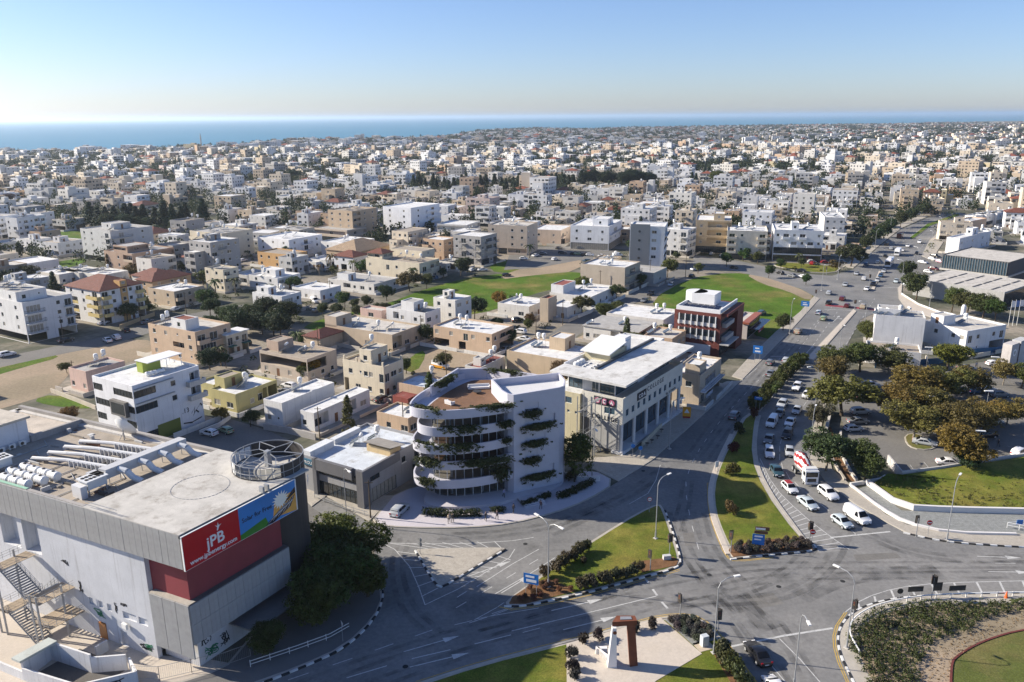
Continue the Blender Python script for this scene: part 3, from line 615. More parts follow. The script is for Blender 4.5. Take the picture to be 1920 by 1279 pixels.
def heatermesh(v):
    def f():
        mb = MB(); hgt = (.9, 1.5, 2.1)[v % 3]
        for x, y in ((-.35, -.5), (.35, -.5), (-.35, .5), (.35, .5)): mb.tube((x, y, 0), (x, y, hgt), .03, n=4, mi=1)
        mb.tube((0, -.75, hgt + .3), (0, .75, hgt + .3), .3, n=10, mi=0)
        if v >= 3: mb.lathe([(.5, hgt + .62), (.55, hgt + .7), (.55, hgt + 1.5), (.4, hgt + 1.72), (.1, hgt + 1.78)], 12, 0)
        for s in (-1.05, .05):
            a, b, c, d_ = (-2.0, s, .35), (-2.0, s + 1.0, .35), (-.35, s + 1.0, 1.35), (-.35, s, 1.35)
            mb.face([a, b, c, d_], 2) if False else mb.face([d_, c, b, a], 2)
            mb.face([(p[0], p[1], p[2] - .07) for p in (a, b, c, d_)], 1)
            for p, q in ((a, b), (b, c), (c, d_), (d_, a)): mb.tube(p, q, .04, n=4, mi=1)
        mb.tube((-1.9, -1, 0), (-1.9, -1, .35), .03, n=4, mi=1); mb.tube((-1.9, 1, 0), (-1.9, 1, .35), .03, n=4, mi=1)
        return mb.mesh('solar_heater', ['frame_white', 'metalgrey', 'collector'], 40)
    return cached(('heat', v), f)
mat('metalgrey', (.36, .37, .38), rough=.5, var=.1, metal=.4)
def heater(P, x, y, z, v=None, rz=0.): return link(bpy.data.objects.new('solar_heater', heatermesh(rng.randrange(6) if v is None else v)), P, (x, y, z), rz)
def acmesh():
    mb = MB().box(-.45, -.17, .1, .45, .17, .75); mb.tube((-.1, -.18, .42), (-.1, -.2, .42), .26, n=10, mi=1); mb.box(-.4, -.15, 0, -.3, .15, .1); mb.box(.3, -.15, 0, .4, .15, .1)
    return mb.mesh('air_conditioner', ['frame_white', 'frame_dark'])
def ac(P, x, y, z, rz=0.): return link(bpy.data.objects.new('air_conditioner', cached('ac', acmesh)), P, (x, y, z), rz)
def tankmesh(): return MB().lathe([(.55, 0), (.6, .1), (.6, 1.1), (.45, 1.35), (.15, 1.42)], 12).mesh('water_tank', ['frame_white'], 40)
def tank(P, x, y, z): return link(bpy.data.objects.new('water_tank', cached('tank', tankmesh)), P, (x, y, z))
FOOT = []      # (cx, cy, radius, polygon) of everything built, so the procedural town keeps clear
LAND = []      # landmark phrases for labels
def frame_of(Lp, Fp, Rp, h, ang=GRID):
    f = g(*Fp, h); l = g(*Lp, h) - f; r = g(*Rp, h) - f
    X = Vector((cos(ang), sin(ang), 0)); Y = Vector((-X.y, X.x, 0))
    return (f.x, f.y), ang, max(3., r.dot(X)), max(3., l.dot(Y))
def plot(t, w, d):
    r = rng; a, b, c, e = [r.uniform(1.6, 3.2) for _ in range(4)]; col = r.choice([(.40, .36, .30), (.34, .33, .31), (.46, .42, .36), (.30, .24, .18)])
    mk('yard', MB().box(-a, -b, -.04, w + c, d + e, -.005 + r.random() * .004), 'concrete', t, color=col)
    wc = r.choice([(.62, .61, .58), (.5, .46, .4), (.44, .4, .35), (.6, .55, .46)]); h = r.uniform(.7, 1.3); g0 = r.uniform(.2, .6)
    q = MB().box(-a, -b, 0, -a + .18, (d + e) * g0, h).box(-a, (d + e) * g0 + 2.6, 0, -a + .18, d + e, h).box(-a + .18, -b, 0, w * g0, -b + .18, h).box(w * g0 + 2.4, -b, 0, w + c, -b + .18, h) if w * g0 + 2.4 < w else MB().box(-a, -b, 0, -a + .18, d + e, h).box(-a + .18, -b, 0, w + c, -b + .18, h)
    mk('garden_wall', q, 'plaster', t, color=wc)
def house(label, Lp, Fp, Rp, h, nfl, spec, wall=WHITE, roof=RW, name='house', cat='house', ang=GRID, heat=(), head=None, group=None, short=None, par=.5, extra=None, **kw):
    (x, y), a, w, d = frame_of(Lp, Fp, Rp, h, ang)
    t = thing(name, label, cat, (x, y, 0), a, group)
    hf = [(h - (0 if kw.get('tile') or kw.get('eave') else par)) / nfl] * nfl
    zr = blk(t, 0, 0, w, d, 0, hf, spec, wall, roof, par, **kw)
    if head:   # stair head or penthouse: (fx0, fy0, fx1, fy1, height, spec, colour, roof colour)
        for hd in (head if isinstance(head, list) else [head]):
            fx0, fy0, fx1, fy1, hh = hd[:5]; sp = hd[5] if len(hd) > 5 else {'L': ['w'], 'R': ['D']}
            p = bpy.data.objects.new('penthouse' if hh > 2.9 else 'stair_head', None); link(p, t, (w * fx0, d * fy0, zr))
            blk(p, 0, 0, w * (fx1 - fx0), d * (fy1 - fy0), 0, [hh], sp, hd[6] if len(hd) > 6 and hd[6] else wall, hd[7] if len(hd) > 7 and hd[7] else roof, .25, tile=hd[8] if len(hd) > 8 else None)
    if name == 'house': plot(t, w, d)
    for q in heat: heater(t, w * q[0], d * q[1], zr + (q[2] if len(q) > 2 else 0), None if len(q) < 4 else q[3], -a + rng.uniform(-.15, .15))
    X = (cos(a), sin(a)); poly = [(x + X[0] * p * w - X[1] * q * d, y + X[1] * p * w + X[0] * q * d) for p, q in ((0, 0), (1, 0), (1, 1), (0, 1))]
    cx, cy = sum(p[0] for p in poly) / 4, sum(p[1] for p in poly) / 4; FOOT.append((cx, cy, hypot(w, d) / 2, poly))
    if short: LAND.append((cx, cy, short))
    return t, w, d, zr
# ------------------------------------------------------------------ houses of the near town
H = house
a_ = ['oooo', 's.ww', 's.ww', 's.ww']
H('white four-storey apartment block on open pillars at the left edge beside the street', (-62, 546), (41, 568), (139, 551), 12.6, 4, {'R': ['oo.oo', 'rr.wr', 'rr.wr', 'rr.wr'], 'L': a_}, WHITE, RG, 'apartment_block', 'apartment block', head=(.02, .1, .62, .75, 3.0, {'L': ['w.w'], 'R': ['ws']}), heat=((.2, .3, 3.2), (.3, .42, 3.2), (.42, .3, 3.2), (.2, .55, 3.2), (.42, .6, 3.2)), short='the white apartment block on open pillars')
t, w, d, zr = H('white apartment block with yellow balconies and red hipped tile roof', (131, 533), (187, 546), (264, 530), 11.4, 4, {'R': ['o.wDo', 'bw.wb', 'bw.wb', 'bw.wb'], 'L': ['o.s', 'lwb', 'lwb', 'wwb']}, WHITE, RW, 'apartment_block', 'apartment block', bal=YEL, tile=REDT, short='the red hipped roof with yellow balconies')
sh = bpy.data.objects.new('stair_tower', None); link(sh, t, (w * .46, -.25, 0)); blk(sh, 0, 0, w * .16, 3.2, 0, [3, 2.9, 2.8, 2.7, 2.0], {'R': ['', 'w', 'w', 'w', 'w']}, (.52, .31, .12), REDT, .1)
H('pale grey five-storey apartment block beyond the green plot', (141, 429), (206, 434), (239, 419), 15.0, 5, {'R': ['oo', 'rw', 'rw', 'rw', 'rw'], 'L': ['ooo.', 'ww.r', 'ww.r', 'ww.r', 'ww.r']}, LGREY, RG, 'apartment_block', 'apartment block', head=(.3, .3, .7, .7, 2.6), heat=((.2, .2), (.7, .3), (.8, .7)), short='the pale grey five-storey block')
H('brown and peach apartment house with dark verandas and roof pavilion', (203, 468), (247, 476), (306, 461), 10.4, 3, {'R': ['gl.', 'llb', 'rll'], 'L': ['ww.', 'wwr', '.wl']}, (.37, .26, .19), RG, 'apartment_house', 'apartment house', bal=BEIGE, head=(.1, .3, .6, .8, 2.6, {'L': ['ll'], 'R': ['ll']}), heat=((.7, .3), (.8, .5)), short='the brown house with dark verandas')
H('cream five-storey block with stacked corner balconies and rooftop collectors', (370, 430), (415, 438), (462, 428), 12.6, 4, {'R': ['wDw', 'w.w', 'w.w', 'w.w'], 'L': ['gg', 'bb', 'bb', 'bb']}, CREAM, RG, 'apartment_block', 'apartment block', heat=((.2, .3), (.35, .6), (.5, .3), (.7, .6), (.8, .3)), short='the cream block with corner balconies')
H('cream three-storey house with outside stair and blue-white side', (370, 504), (418, 506), (436, 499), 8.8, 3, {'R': ['ww', 'Wb', 'bw'], 'L': ['w.ww', '.w.w', 'w.w.']}, CREAM, RG, heat=((.2, .5), (.4, .6), (.6, .3)), short='the cream house with outside stair')
H('peach three-storey house with white roof room and brown awnings', (285, 604), (365, 623), (420, 603), 9.2, 3, {'R': ['www', 'rrw', 'brw'], 'L': ['w.ws', 'w.lw', 'wwsw']}, PEACH, RC, heat=((.15, .78, 0, 4), (.3, .8)), head=(.06, .22, .42, .52, 2.9, {'L': ['w'], 'R': ['..']}, WHITE, REDT), short='the peach three-storey house')
H('low cream annex with green balcony beside the peach house', (420, 622), (424, 630), (460, 618), 6.2, 2, {'R': ['oDo', 'rwr'], 'L': ['w', 'w']}, CREAM, RW, eave=.4, bal=(.05, .16, .12))
H('beige two-storey house with white roof and brown awning', (282, 538), (326, 547), (390, 536), 6.0, 2, {'R': ['gwg', 'bww'], 'L': ['ww', 'ww']}, BEIGE, RW, heat=((.6, .5), (.75, .4)), short='the beige house under white roof')
for lab, p in (('low white terrace house in front of the brown apartment house', ((150, 508), (190, 516), (226, 505))), ('low cream terrace house with two dark windows', ((112, 505), (148, 512), (190, 503))), ('low white terrace house behind the dark garden tree', ((68, 508), (110, 515), (150, 505)))):
    H(lab, *p, 4.4, 1, {'R': ['wDw'], 'L': ['ww']}, OFFW, RW, heat=((.5, .5), (.8, .6)))
H('house with red pitched roof between white terraces', (250, 515), (290, 522), (322, 511), 5.4, 2, {'R': ['ww', 'ww'], 'L': ['w', 'w']}, OFFW, tile=REDT)
H('brick-coloured house with long red pitched roof', (262, 522), (285, 528), (345, 512), 6.0, 2, {'R': ['www', 'www'], 'L': ['w', 'w']}, TAN, tile=REDT)
H('white house with hipped red roof above beige arches', (345, 480), (362, 484), (390, 474), 6.8, 2, {'R': ['wDw', 'wWw'], 'L': ['w', 'w']}, OFFW, tile=(.3, .09, .05))
H('long white bungalow with low dormers at the left edge', (0, 490), (34, 497), (86, 482), 5.4, 1, {'R': ['wwww'], 'L': ['ww']}, WHITE, RW)
H('bright white L-shaped house of three storeys near the street bend', (502, 441), (541, 450), (571, 436), 9.2, 3, {'R': ['wD.', 'wrw', 'wrw'], 'L': ['www', 'w.w', 'www']}, (.78, .78, .78), RW, heat=((.3, .4), (.6, .4)), short='the bright white L-shaped house')
H('ochre two-storey house with brown windows beside palm', (496, 469), (540, 478), (557, 469), 6.6, 2, {'R': ['ww', 'ww'], 'L': ['w.ww', 'www.']}, (.5, .31, .14), RB, short='the ochre two-storey house')
H('white two-storey house with red carport roof', (480, 512), (520, 522), (553, 511), 5.2, 2, {'R': ['wDw', 'brw'], 'L': ['ww', 'ww']}, WHITE, RW, head=(.3, .3, .7, .8, 2.4), heat=((.1, .5),))
H('white bungalow with shaded porch and stepped roof', (546, 538), (600, 545), (632, 534), 4.2, 1, {'R': ['DwW'], 'L': ['lww']}, WHITE, RW, heat=((.6, .6, 0, 1),), short='the white bungalow with shaded porch')
H('white two-storey house with terrace above the dark grove', (480, 546), (528, 556), (557, 546), 6.4, 2, {'R': ['wDw', 'rrw'], 'L': ['w.w', 'w.w']}, WHITE, RW, head=(.1, .5, .5, .9, 2.4), heat=((.6, .3), (.75, .5)), short='the white house above the dark grove')
H('long white bungalow with grey roof and box stair head', (619, 521), (701, 533), (742, 520), 3.6, 1, {'R': ['lww'], 'L': ['w.lwWw']}, OFFW, RG, head=(.1, .6, .4, .85, 2.5, {'L': ['.'], 'R': ['D']}, WHITE), heat=((.4, .3),), short='the long grey-roofed bungalow')
t, w, d, zr = H('cream three-storey house with roof terrace and pergola posts by green field', (700, 480), (786, 494), (820, 484), 7.8, 2, {'R': ['WW', 'rl'], 'L': ['.w.w.w', 'w.dw.w']}, CREAM, RB, head=[(.1, .72, .6, 1.0, 2.6, {'L': ['l'], 'R': ['l']}, None, None, REDT), (.95, .3, 1.6, .9, 2.6, {'L': ['.'], 'R': ['w']})], heat=((.5, .3), (.6, .45), (.7, .6), (.5, .15)), short='the cream house with roof terrace')
t, w, d, zr = H('tan gabled warehouse with blue side door', (632, 463), (668, 473), (720, 458), 5.0, 1, {'R': ['....'], 'L': ['.W.']}, (.42, .32, .22), name='warehouse', cat='warehouse', tile=(.42, .30, .19))
mk('door', MB().box(w * .55, -.1, 0, w * .85, .05, 3.6), 'paint', t, color=(.03, .12, .3))
H('white two-storey house with water tanks beside the warehouse', (618, 449), (652, 457), (690, 446), 7, 2, {'R': ['wwb', 'wwb'], 'L': ['ww', 'ww']}, WHITE, RW, heat=((.3, .4), (.5, .5), (.7, .4)))
t, w, d, zr = H('white two-storey house with tall stair block beside green field', (706, 582), (797, 587), (824, 577), 7.6, 2, {'R': ['wW', 'Ww'], 'L': ['..W.Ww', '.lw.ww']}, WHITE, RG, head=(.05, .30, .7, .62, 3.0, {'L': ['.'], 'R': ['D']}), heat=((.35, .16, 0, 1), (.75, .25, 0, 1), (.3, .1, 0, 4)), short='the white house with tall stair block')
H('low house with square pinkish stair block and pale terrace', (672, 578), (715, 583), (728, 577), 6.2, 2, {'R': ['.', 's'], 'L': ['.', 'W']}, PINK, RC)
H('stained beige flat-roofed house with bare stair block', (600, 610), (735, 628), (772, 606), 5.2, 1, {'R': ['lWw'], 'L': ['.W..W..']}, BEIGE, RC, head=(.0, .82, .5, 1.0, 2.9, {'L': ['.'], 'R': ['D']}, (.46, .38, .29)), heat=((.25, .3, 0, 4), (.5, .2), (.3, .62)), short='the stained beige house')
H('peach house raised over open garage with broad white roof', (810, 611), (922, 627), (960, 609), 5.9, 2, {'R': ['.oo', 'wll'], 'L': ['oo.o...', 'w.w.dw.w']}, PEACH, RW, heat=((.35, .55, 0, 5), (.55, .75, 0, 4)), short='the peach house raised over garage')
t, w, d, zr = H('cream three-storey house with roof terraces and small square windows', (613, 684), (719, 688), (755, 673), 7.9, 2, {'R': ['DwW', 'dWw'], 'L': ['o.W.w.w', '.w.sww.d']}, CREAM, RB, head=(.1, .34, .95, .62, 3.4, {'L': ['w'], 'R': ['.Dw']}, None, RC), heat=((.5, .5, 3.6, 4),), short='the cream house with roof terraces')
for x, y in ((.03, .03), (.97, .03), (.97, .3), (.03, .3), (.03, .66), (.03, .97)): mk('roof_post', MB().box(w * x - .2, d * y - .2, zr, w * x + .2, d * y + .2, zr + 1.5), 'plaster', t, color=CREAM)
H('brown house with open columned veranda under flat concrete roof', (487, 656), (575, 674), (622, 653), 6.2, 2, {'R': ['www', 'oo.'], 'L': ['wDww', 'ooooo']}, (.45, .38, .31), RB, heat=((.3, .6, 0, 2), (.6, .4), (.7, .3)), head=(.25, .75, .75, 1.0, 2.4, {}, (.42, .32, .25)), short='the brown veranda house')
H('low red-tiled annex beside the brown veranda house', (570, 628), (600, 634), (640, 620), 4, 1, {'R': ['..']}, BEIGE, tile=(.17, .05, .035))
t, w, d, zr = H('white bungalow with solar tank and ramp near the car yard', (498, 746), (528, 756), (618, 715), 5.6, 1, {'R': ['...w.'], 'L': ['ws']}, WHITE, RW, par=.4, heat=((.55, .6, 0, 4),), short='the white bungalow with ramp')
H('white porch wing with arched terrace and balustrade', (565, 768), (588, 775), (684, 728), 4.2, 1, {'R': ['lDlW'], 'L': ['w.']}, WHITE, RW, par=.25)
H('mustard yellow bungalow with brown windows and roof box', (398, 727), (441, 740), (502, 708), 4.5, 1, {'R': ['.wlo'], 'L': ['WW']}, (.40, .36, .17), RW, head=(.2, .75, .62, 1.15, 2.4, {'L': ['.'], 'R': ['D']}, None, RB), heat=((.45, .35), (.6, .55)), short='the mustard yellow bungalow')
H('low white wing of the mustard house with roof tanks', (378, 712), (400, 722), (420, 705), 3.9, 1, {'R': ['w'], 'L': ['w']}, (.40, .36, .17), RW)
H('pink low house with small tank roof at the dirt lot', (142, 685), (160, 697), (215, 672), 5.5, 1, {'R': ['ww'], 'L': ['w.w']}, PINK, RG, heat=((.5, .5, 0, 4), (.7, .5)))
H('peach low house with white roof beside the white tower', (705, 772), (765, 785), (800, 765), 4.0, 1, {'R': ['Wl'], 'L': ['.w.W']}, PEACH, RW, heat=((.7, .3),), short='the peach low house')
H('small house with bluish white roof behind the white tower', (748, 715), (800, 728), (840, 710), 4.2, 1, {'R': ['w'], 'L': ['..']}, PEACH, (.55, .6, .66), heat=((.75, .35, 0, 5),))
H('low house with dull red roof and dormer behind the tower terrace', (882, 680), (900, 690), (1000, 676), 4.4, 1, {'R': ['..w'], 'L': ['w']}, OFFW, (.25, .07, .055), heat=((.6, .3), (.75, .3)), head=(.2, .3, .4, .8, 1.8, {'R': ['w']}, OFFW, RG))
H('beige flat-roofed block with stair box behind the college', (960, 652), (1068, 676), (1120, 650), 6.2, 1, {'R': ['..'], 'L': ['....D.']}, (.50, .39, .27), RW, head=(.55, .3, .95, .55, 3.1, {'L': ['.'], 'R': ['D']}), heat=((.6, .66, 0, 5), (.6, .75, 0, 5)), short='the beige block behind the college')
H('white modern house with beige round-window tower beside green field', (953, 560), (992, 575), (1020, 560), 4.4, 1, {'R': ['wDw'], 'L': ['sW']}, OFFW, RW, heat=((.4, .5, 0, 4), (.5, .7)), short='the white modern house')
H('beige square tower with round window on the white modern house', (1015, 557), (1028, 560), (1039, 553), 8, 2, {'L': ['.', '.']}, (.45, .37, .28), (.26, .09, .06), name='house_tower', cat='house tower')
H('white porch wing with brown door beside the beige tower', (1034, 570), (1064, 577), (1083, 564), 4.2, 1, {'R': ['D'], 'L': ['sD']}, OFFW, RW)
H('white flat-roofed house with curved red-roofed stair room', (1038, 545), (1108, 557), (1144, 535), 4.4, 1, {'R': ['wwww'], 'L': ['W...']}, OFFW, RW, head=(.05, .7, .5, 1.0, 3.0, {}, WHITE, (.26, .08, .06)), heat=((.5, .5), (.8, .5)), short='the white house with curved stair room')
H('grey-roofed bungalow with white cornice and porch columns', (1100, 608), (1196, 625), (1224, 605), 4.2, 1, {'R': ['oW'], 'L': ['wW.lo.']}, OFFW, RG, eave=.3, heat=((.5, .4), (.2, .9)), short='the grey-roofed bungalow')
H('white-roofed bungalow with small red terrace before the corner field', (1142, 584), (1244, 600), (1268, 580), 4.2, 1, {'R': ['ww'], 'L': ['..ww']}, OFFW, RW, heat=((.6, .3, 0, 4), (.7, .2, 0, 4)))
H('bare beige three-storey block with blind concrete walls', (1089, 494), (1172, 502), (1196, 490), 9.6, 3, {'R': ['rr', 'rr', 'rr'], 'L': ['.......', '.......', '.......']}, (.42, .36, .29), RW, heat=((.3, .4), (.4, .6)), short='the bare beige block')
H('grey single-storey house beside the bare beige block', (1172, 505), (1226, 512), (1240, 500), 5, 1, {'R': ['w'], 'L': ['w.']}, (.4, .39, .37), RG)
ang47 = radians(75)
t, w, d, zr = H('grey and white office tower with round porthole windows', (1180, 425), (1247, 425), (1275, 417), 18.6, 5, {'R': ['ggg', 'ccc', 'ccc', 'ccc', 'rrr'], 'L': ['.....', '...W.', '...W.', '...W.', '...W.']}, (.62, .64, .66), RW, 'office_tower', 'office tower', ang47, short='the grey office tower', bal=WHITE)
mk('cladding', MB().box(-.25, d * .42, .2, -.02, d * .98, 19.4), 'paint', t, color=(.22, .23, .24))
for k in range(4): mk('porthole', MB().tube((-.3, d * .72, 4.5 + k * 3.9), (-.26, d * .72, 4.5 + k * 3.9), .55, n=16), 'glass', t)
t, w, d, zr = H('yellow ochre apartment block with shop arcade below', (1306, 408), (1372, 414), (1398, 404), 16, 4, {'R': ['ggg', 'wlw', 'wlw', 'wlw'], 'L': ['ggg', 'wll', 'wll', 'wll']}, (.52, .40, .25), RW, 'apartment_block', 'apartment block', radians(75), head=(.2, .2, .6, .5, 3.0), short='the ochre block with shop arcade')
H('cream apartment block with white balconies over shop fronts', (1364, 428), (1440, 434), (1462, 424), 13.5, 4, {'R': ['gg', 'bw', 'bw', 'bw'], 'L': ['gggg', 'bw.b', 'bw.b', 'bw.b']}, (.64, .58, .47), RW, 'apartment_block', 'apartment block', radians(75), heat=((.3, .3), (.6, .4), (.4, .7)), short='the cream block over shop fronts')
H('white apartment block over dark shop windows at the road corner', (1452, 430), (1545, 433), (1573, 422), 14.5, 4, {'R': ['ggg', 'ggg', 'bww', 'wbw'], 'L': ['gggggg', 'gggggg', 'w.bwbw', 'wbwb.w']}, (.75, .75, .75), RW, 'apartment_block', 'apartment block', radians(75), head=(.1, .5, .4, .65, 3.4), heat=((.3, .3), (.6, .2), (.5, .8)), short='the white block over dark shops')
H('white four-storey building with stacked rear balconies behind the shops', (1542, 402), (1585, 408), (1608, 398), 14, 4, {'R': ['gg', 'bb', 'bb', 'bb'], 'L': ['www', 'www', 'www', 'www']}, OFFW, RW, 'apartment_block', 'apartment block', radians(75), heat=((.3, .3), (.5, .6)))
H('white shop building with curved corner and black showroom below', (1083, 416), (1142, 425), (1172, 412), 12, 3, {'R': ['ggg', 'www', 'rrr'], 'L': ['ggg', 'wWw', 'wWw']}, (.74, .75, .76), RW, 'shop_building', 'shop building', radians(70), head=(.2, .1, .6, .5, 3.2), short='the white shop building')
H('peach and white two-storey row house by the car lot', (1008, 425), (1052, 432), (1082, 422), 8, 2, {'R': ['gww', 'bww'], 'L': ['ww', 'ww']}, (.6, .47, .36), RW, ang=radians(70))
H('beige four-storey slab with many small windows and blind end', (921, 419), (988, 424), (1005, 416), 14.2, 4, {'R': ['....', 'w.w.', 'w.w.', 'w.w.'], 'L': ['lgll', 'w.ww', 'w.ww', 'w.ww']}, (.52, .43, .34), RC, 'apartment_block', 'apartment block', radians(70), heat=((.3, .3), (.5, .5), (.3, .7)), short='the beige slab with blind end')
H('white long two-storey shop row with columned upper gallery', (832, 416), (875, 422), (902, 414), 7.6, 2, {'R': ['ggg', 'lll'], 'L': ['gg', 'll']}, OFFW, RW, 'shop_building', 'shop building', radians(70))
H('tan five-storey block with pitched collector racks', (620, 392), (660, 396), (718, 390), 16, 5, {'R': ['lww'] * 5, 'L': ['www'] * 5}, (.44, .34, .24), RB, 'apartment_block', 'apartment block', heat=((.2, .3), (.4, .5), (.6, .3), (.8, .6)), short='the tan five-storey block')
H('white tall block with blue shadowed end and balconies', (742, 383), (770, 390), (800, 380), 16, 5, {'R': ['wb'] * 5, 'L': ['ww'] * 5}, (.72, .73, .76), RW, 'apartment_block', 'apartment block', short='the white tall block')
H('long cream terrace of shops below the tan block', (595, 425), (650, 432), (668, 424), 7, 2, {'R': ['ll', 'll'], 'L': ['gggg', 'llll']}, (.5, .42, .34), RG, 'shop_building', 'shop building')
# ---- right of the main road
t, w, d, zr = H('white house with large blank whitewashed side wall and roof tanks', (1642, 590), (1736, 597), (1748, 585), 9.8, 3, {'R': ['l', 'l', 'l'], 'L': ['......', '......', '......']}, (.70, .69, .68), RG, ang=radians(68), heat=((.3, .5, 0, 4), (.3, .9, 0, 1), (.3, .75, 0, 1), (.7, .3, 0, 1)), head=(.2, .5, .8, .95, 1.8, {}), short='the blank whitewashed house')
H('low white annex with earth-coloured terrace roof and twin tanks', (1625, 645), (1728, 662), (1744, 648), 4.6, 1, {'R': ['w'], 'L': ['..Ws']}, WHITE, RB, ang=radians(68), heat=((.4, .45, 0, 4),))
H('white and cream two-storey house with broad pale roof', (1750, 598), (1814, 621), (1903, 612), 7.0, 2, {'R': ['.s.oo', 'dw.wd'], 'L': ['....', '.w.ww']}, (.7, .7, .7), RC, ang=radians(25), head=(.05, .6, .35, .9, 2.6, {'L': ['D'], 'R': ['.']}), heat=((.5, .5, 0, 4),), short='the white and cream house with broad roof')
t, w, d, zr = H('dark glass pavilion with ribbed curtain wall over concrete terrace', (1771, 476), (1893, 492), (1955, 478), 9.0, 2, {'R': ['....', '....'], 'L': ['........', '........']}, (.08, .085, .09), RC, 'modern_building', 'modern building', radians(40), par=.3, wallmat='plaster')
for k in range(26): mk('fin', MB().box(-.35, d * (k + .5) / 26 - .09, 3.6, -.02, d * (k + .5) / 26 + .09, 8.9), 'concrete', t, color=(.18, .19, .19))
mk('glazing', MB().box(-.14, .3, 3.7, -.03, d - .3, 8.5), 'glass_blue', t); mk('base_slab', MB().box(-1.2, -.5, 2.9, w, d, 3.5), 'concrete', t, color=(.5, .48, .44))
t, w, d, zr = H('low concrete hall with slotted pale roof below the glass pavilion', (1752, 513), (1884, 548), (1960, 530), 6.2, 1, {'R': ['gg'], 'L': ['.']}, (.36, .36, .35), RC, 'modern_building', 'modern building', radians(38), par=.15, wallmat='concrete')
for k in range(4):
    for q in range(3): mk('roof_slot', MB().box(w * (.05 + .3 * q), d * (.15 + .2 * k), zr + .02, w * (.3 + .3 * q), d * (.15 + .2 * k) + .5, zr + .2), 'concrete', t, color=(.12, .12, .12))
H('white flat-roofed office with blue end wall', (1795, 440), (1800, 447), (1890, 436), 7.6, 2, {'R': ['w.w.ww', 'wsw.w.'], 'L': ['.', '.']}, (.74, .74, .75), RW, ang=radians(40), head=(.5, .3, .68, .8, 3), heat=((.8, .3), (.9, .5)), short='the white office with blue end wall')
H('peach house with two white-framed windows beside the road bend', (1793, 412), (1812, 417), (1853, 409), 8, 2, {'R': ['ww', '.w'], 'L': ['ww', 'w.']}, (.55, .38, .26), RW, ang=radians(40), heat=((.6, .4),))
for k in range(6):
    u = 1826 + k * 20; H(['nearest', 'second', 'third', 'fourth', 'fifth', 'farthest'][k] + ' house from the road bend in the long white terrace row', (u - 10, 402 - k * 2.4), (u + 4, 405 - k * 2.4), (u + 26, 399 - k * 2.6), 7, 2, {'R': ['gg', 'ww'], 'L': ['w', 'w']}, (.72, .71, .7), RW, ang=radians(40), group='white terrace row houses', heat=((.4, .5),))
# ------------------------------------------------------------------ landmark buildings
def txt(parent, s, size, loc, rot, m, align='LEFT', ext=.02, name='lettering', shear=0., bold=0., spacing=1.):
    c = bpy.data.curves.new(name, 'FONT'); c.body = s; c.size = size; c.align_x = align; c.extrude = ext; c.shear = shear; c.offset = bold; c.space_character = spacing; c.resolution_u = 3
    c.materials.append(MATS[m]); tmp = bpy.data.objects.new('tmp', c); me = bpy.data.meshes.new_from_object(tmp); bpy.data.objects.remove(tmp); o = bpy.data.objects.new(name, me); COL.objects.link(o); o.parent = parent; o.location = loc; o.rotation_euler = rot; return o
mat('ink', (.02, .02, .025), rough=.6, var=0); mat('white_print', (.75, .75, .75), rough=.5, var=0); mat('sky_print', (.04, .22, .55), rough=.35, var=.25, scale=.25); mat('grass_print', (.05, .22, .03), rough=.35, var=.3, scale=.6)
mat('sun_print', (.85, .82, .7), rough=.35, var=0); mat('glow_print', (.75, .38, .08), rough=.35, var=.3, scale=.5); mat('red_print', (.45, .008, .015), rough=.3, var=.06); mat('orange_print', (.5, .2, .06), rough=.4, var=.2)
mat('graffiti_pink', (.5, .14, .25), rough=.7, var=.3); mat('graffiti_green', (.03, .22, .1), rough=.7, var=.2)
m = bpy.data.materials.new('glass_clear'); m.use_nodes = True; nn = m.node_tree.nodes; ll = m.node_tree.links
gb = nn['Principled BSDF']; gb.inputs['Base Color'].default_value = (.03, .035, .04, 1); gb.inputs['Roughness'].default_value = .05
tb = nn.new('ShaderNodeBsdfTransparent'); tb.inputs[0].default_value = (.8, .82, .82, 1); mx = nn.new('ShaderNodeMixShader'); mx.inputs[0].default_value = .62
ll.new(gb.outputs[0], mx.inputs[1]); ll.new(tb.outputs[0], mx.inputs[2]); ll.new(mx.outputs[0], nn['Material Output'].inputs[0]); MATS['glass_clear'] = m

# ---------- billboard hall (grey cladding, red wall, round turret)
JO = Vector((-38.3, 81.9, 0)); JA = GRID; SH = -.095
def S(x, y, z=0): return (x + SH * y, y, z)
def shear(mb): mb.v = [(v[0] + SH * v[1], v[1], v[2]) for v in mb.v]; return mb
def jw(x, y, z=0):
    x, y, z = S(x, y, z); return Vector((JO.x + cos(JA) * x - sin(JA) * y, JO.y + sin(JA) * x + cos(JA) * y, z))
hall = thing('commercial_building', 'grey clad commercial building with red billboard and dark round turret', 'building', JO, JA)
FOOT.append((*jw(10, 26)[:2], 33, [tuple(jw(*p)[:2]) for p in ((-9, -3), (24, -3), (22, 62), (-9, 62))])); LAND.append((*jw(10, 26)[:2], 'the billboard building'))
LY = atan2(1, SH) - pi / 2     # heading of the sheared long side
ops = [(60 - 46.5, 60 - 42.5, 9.6, 14.3, 1.5, True), (60 - 40.5, 60 - 36.5, 9.6, 14.3, 1.5, True), (60 - 34.5, 60 - 30.8, 9.6, 14.3, 1.5, True), (60 - 29.8, 60 - 26.6, 9.6, 14.3, 1.5, True)]
ops += [(60 - y - .4, 60 - y + .4, 4.6, 5.6, .2, True) for y in (18.2, 16.4, 14.8)] + [(60 - 12.4, 60 - 10, 4.3, 5.3, .2, True), (60 - 9.6, 60 - 8, 4.3, 5.3, .2, True)] + [(60 - 17.4, 60 - 16.0, 0, 2.4, .2, True), (60 - 13.4, 60 - 12.2, 0, 2.2, .3, True)]
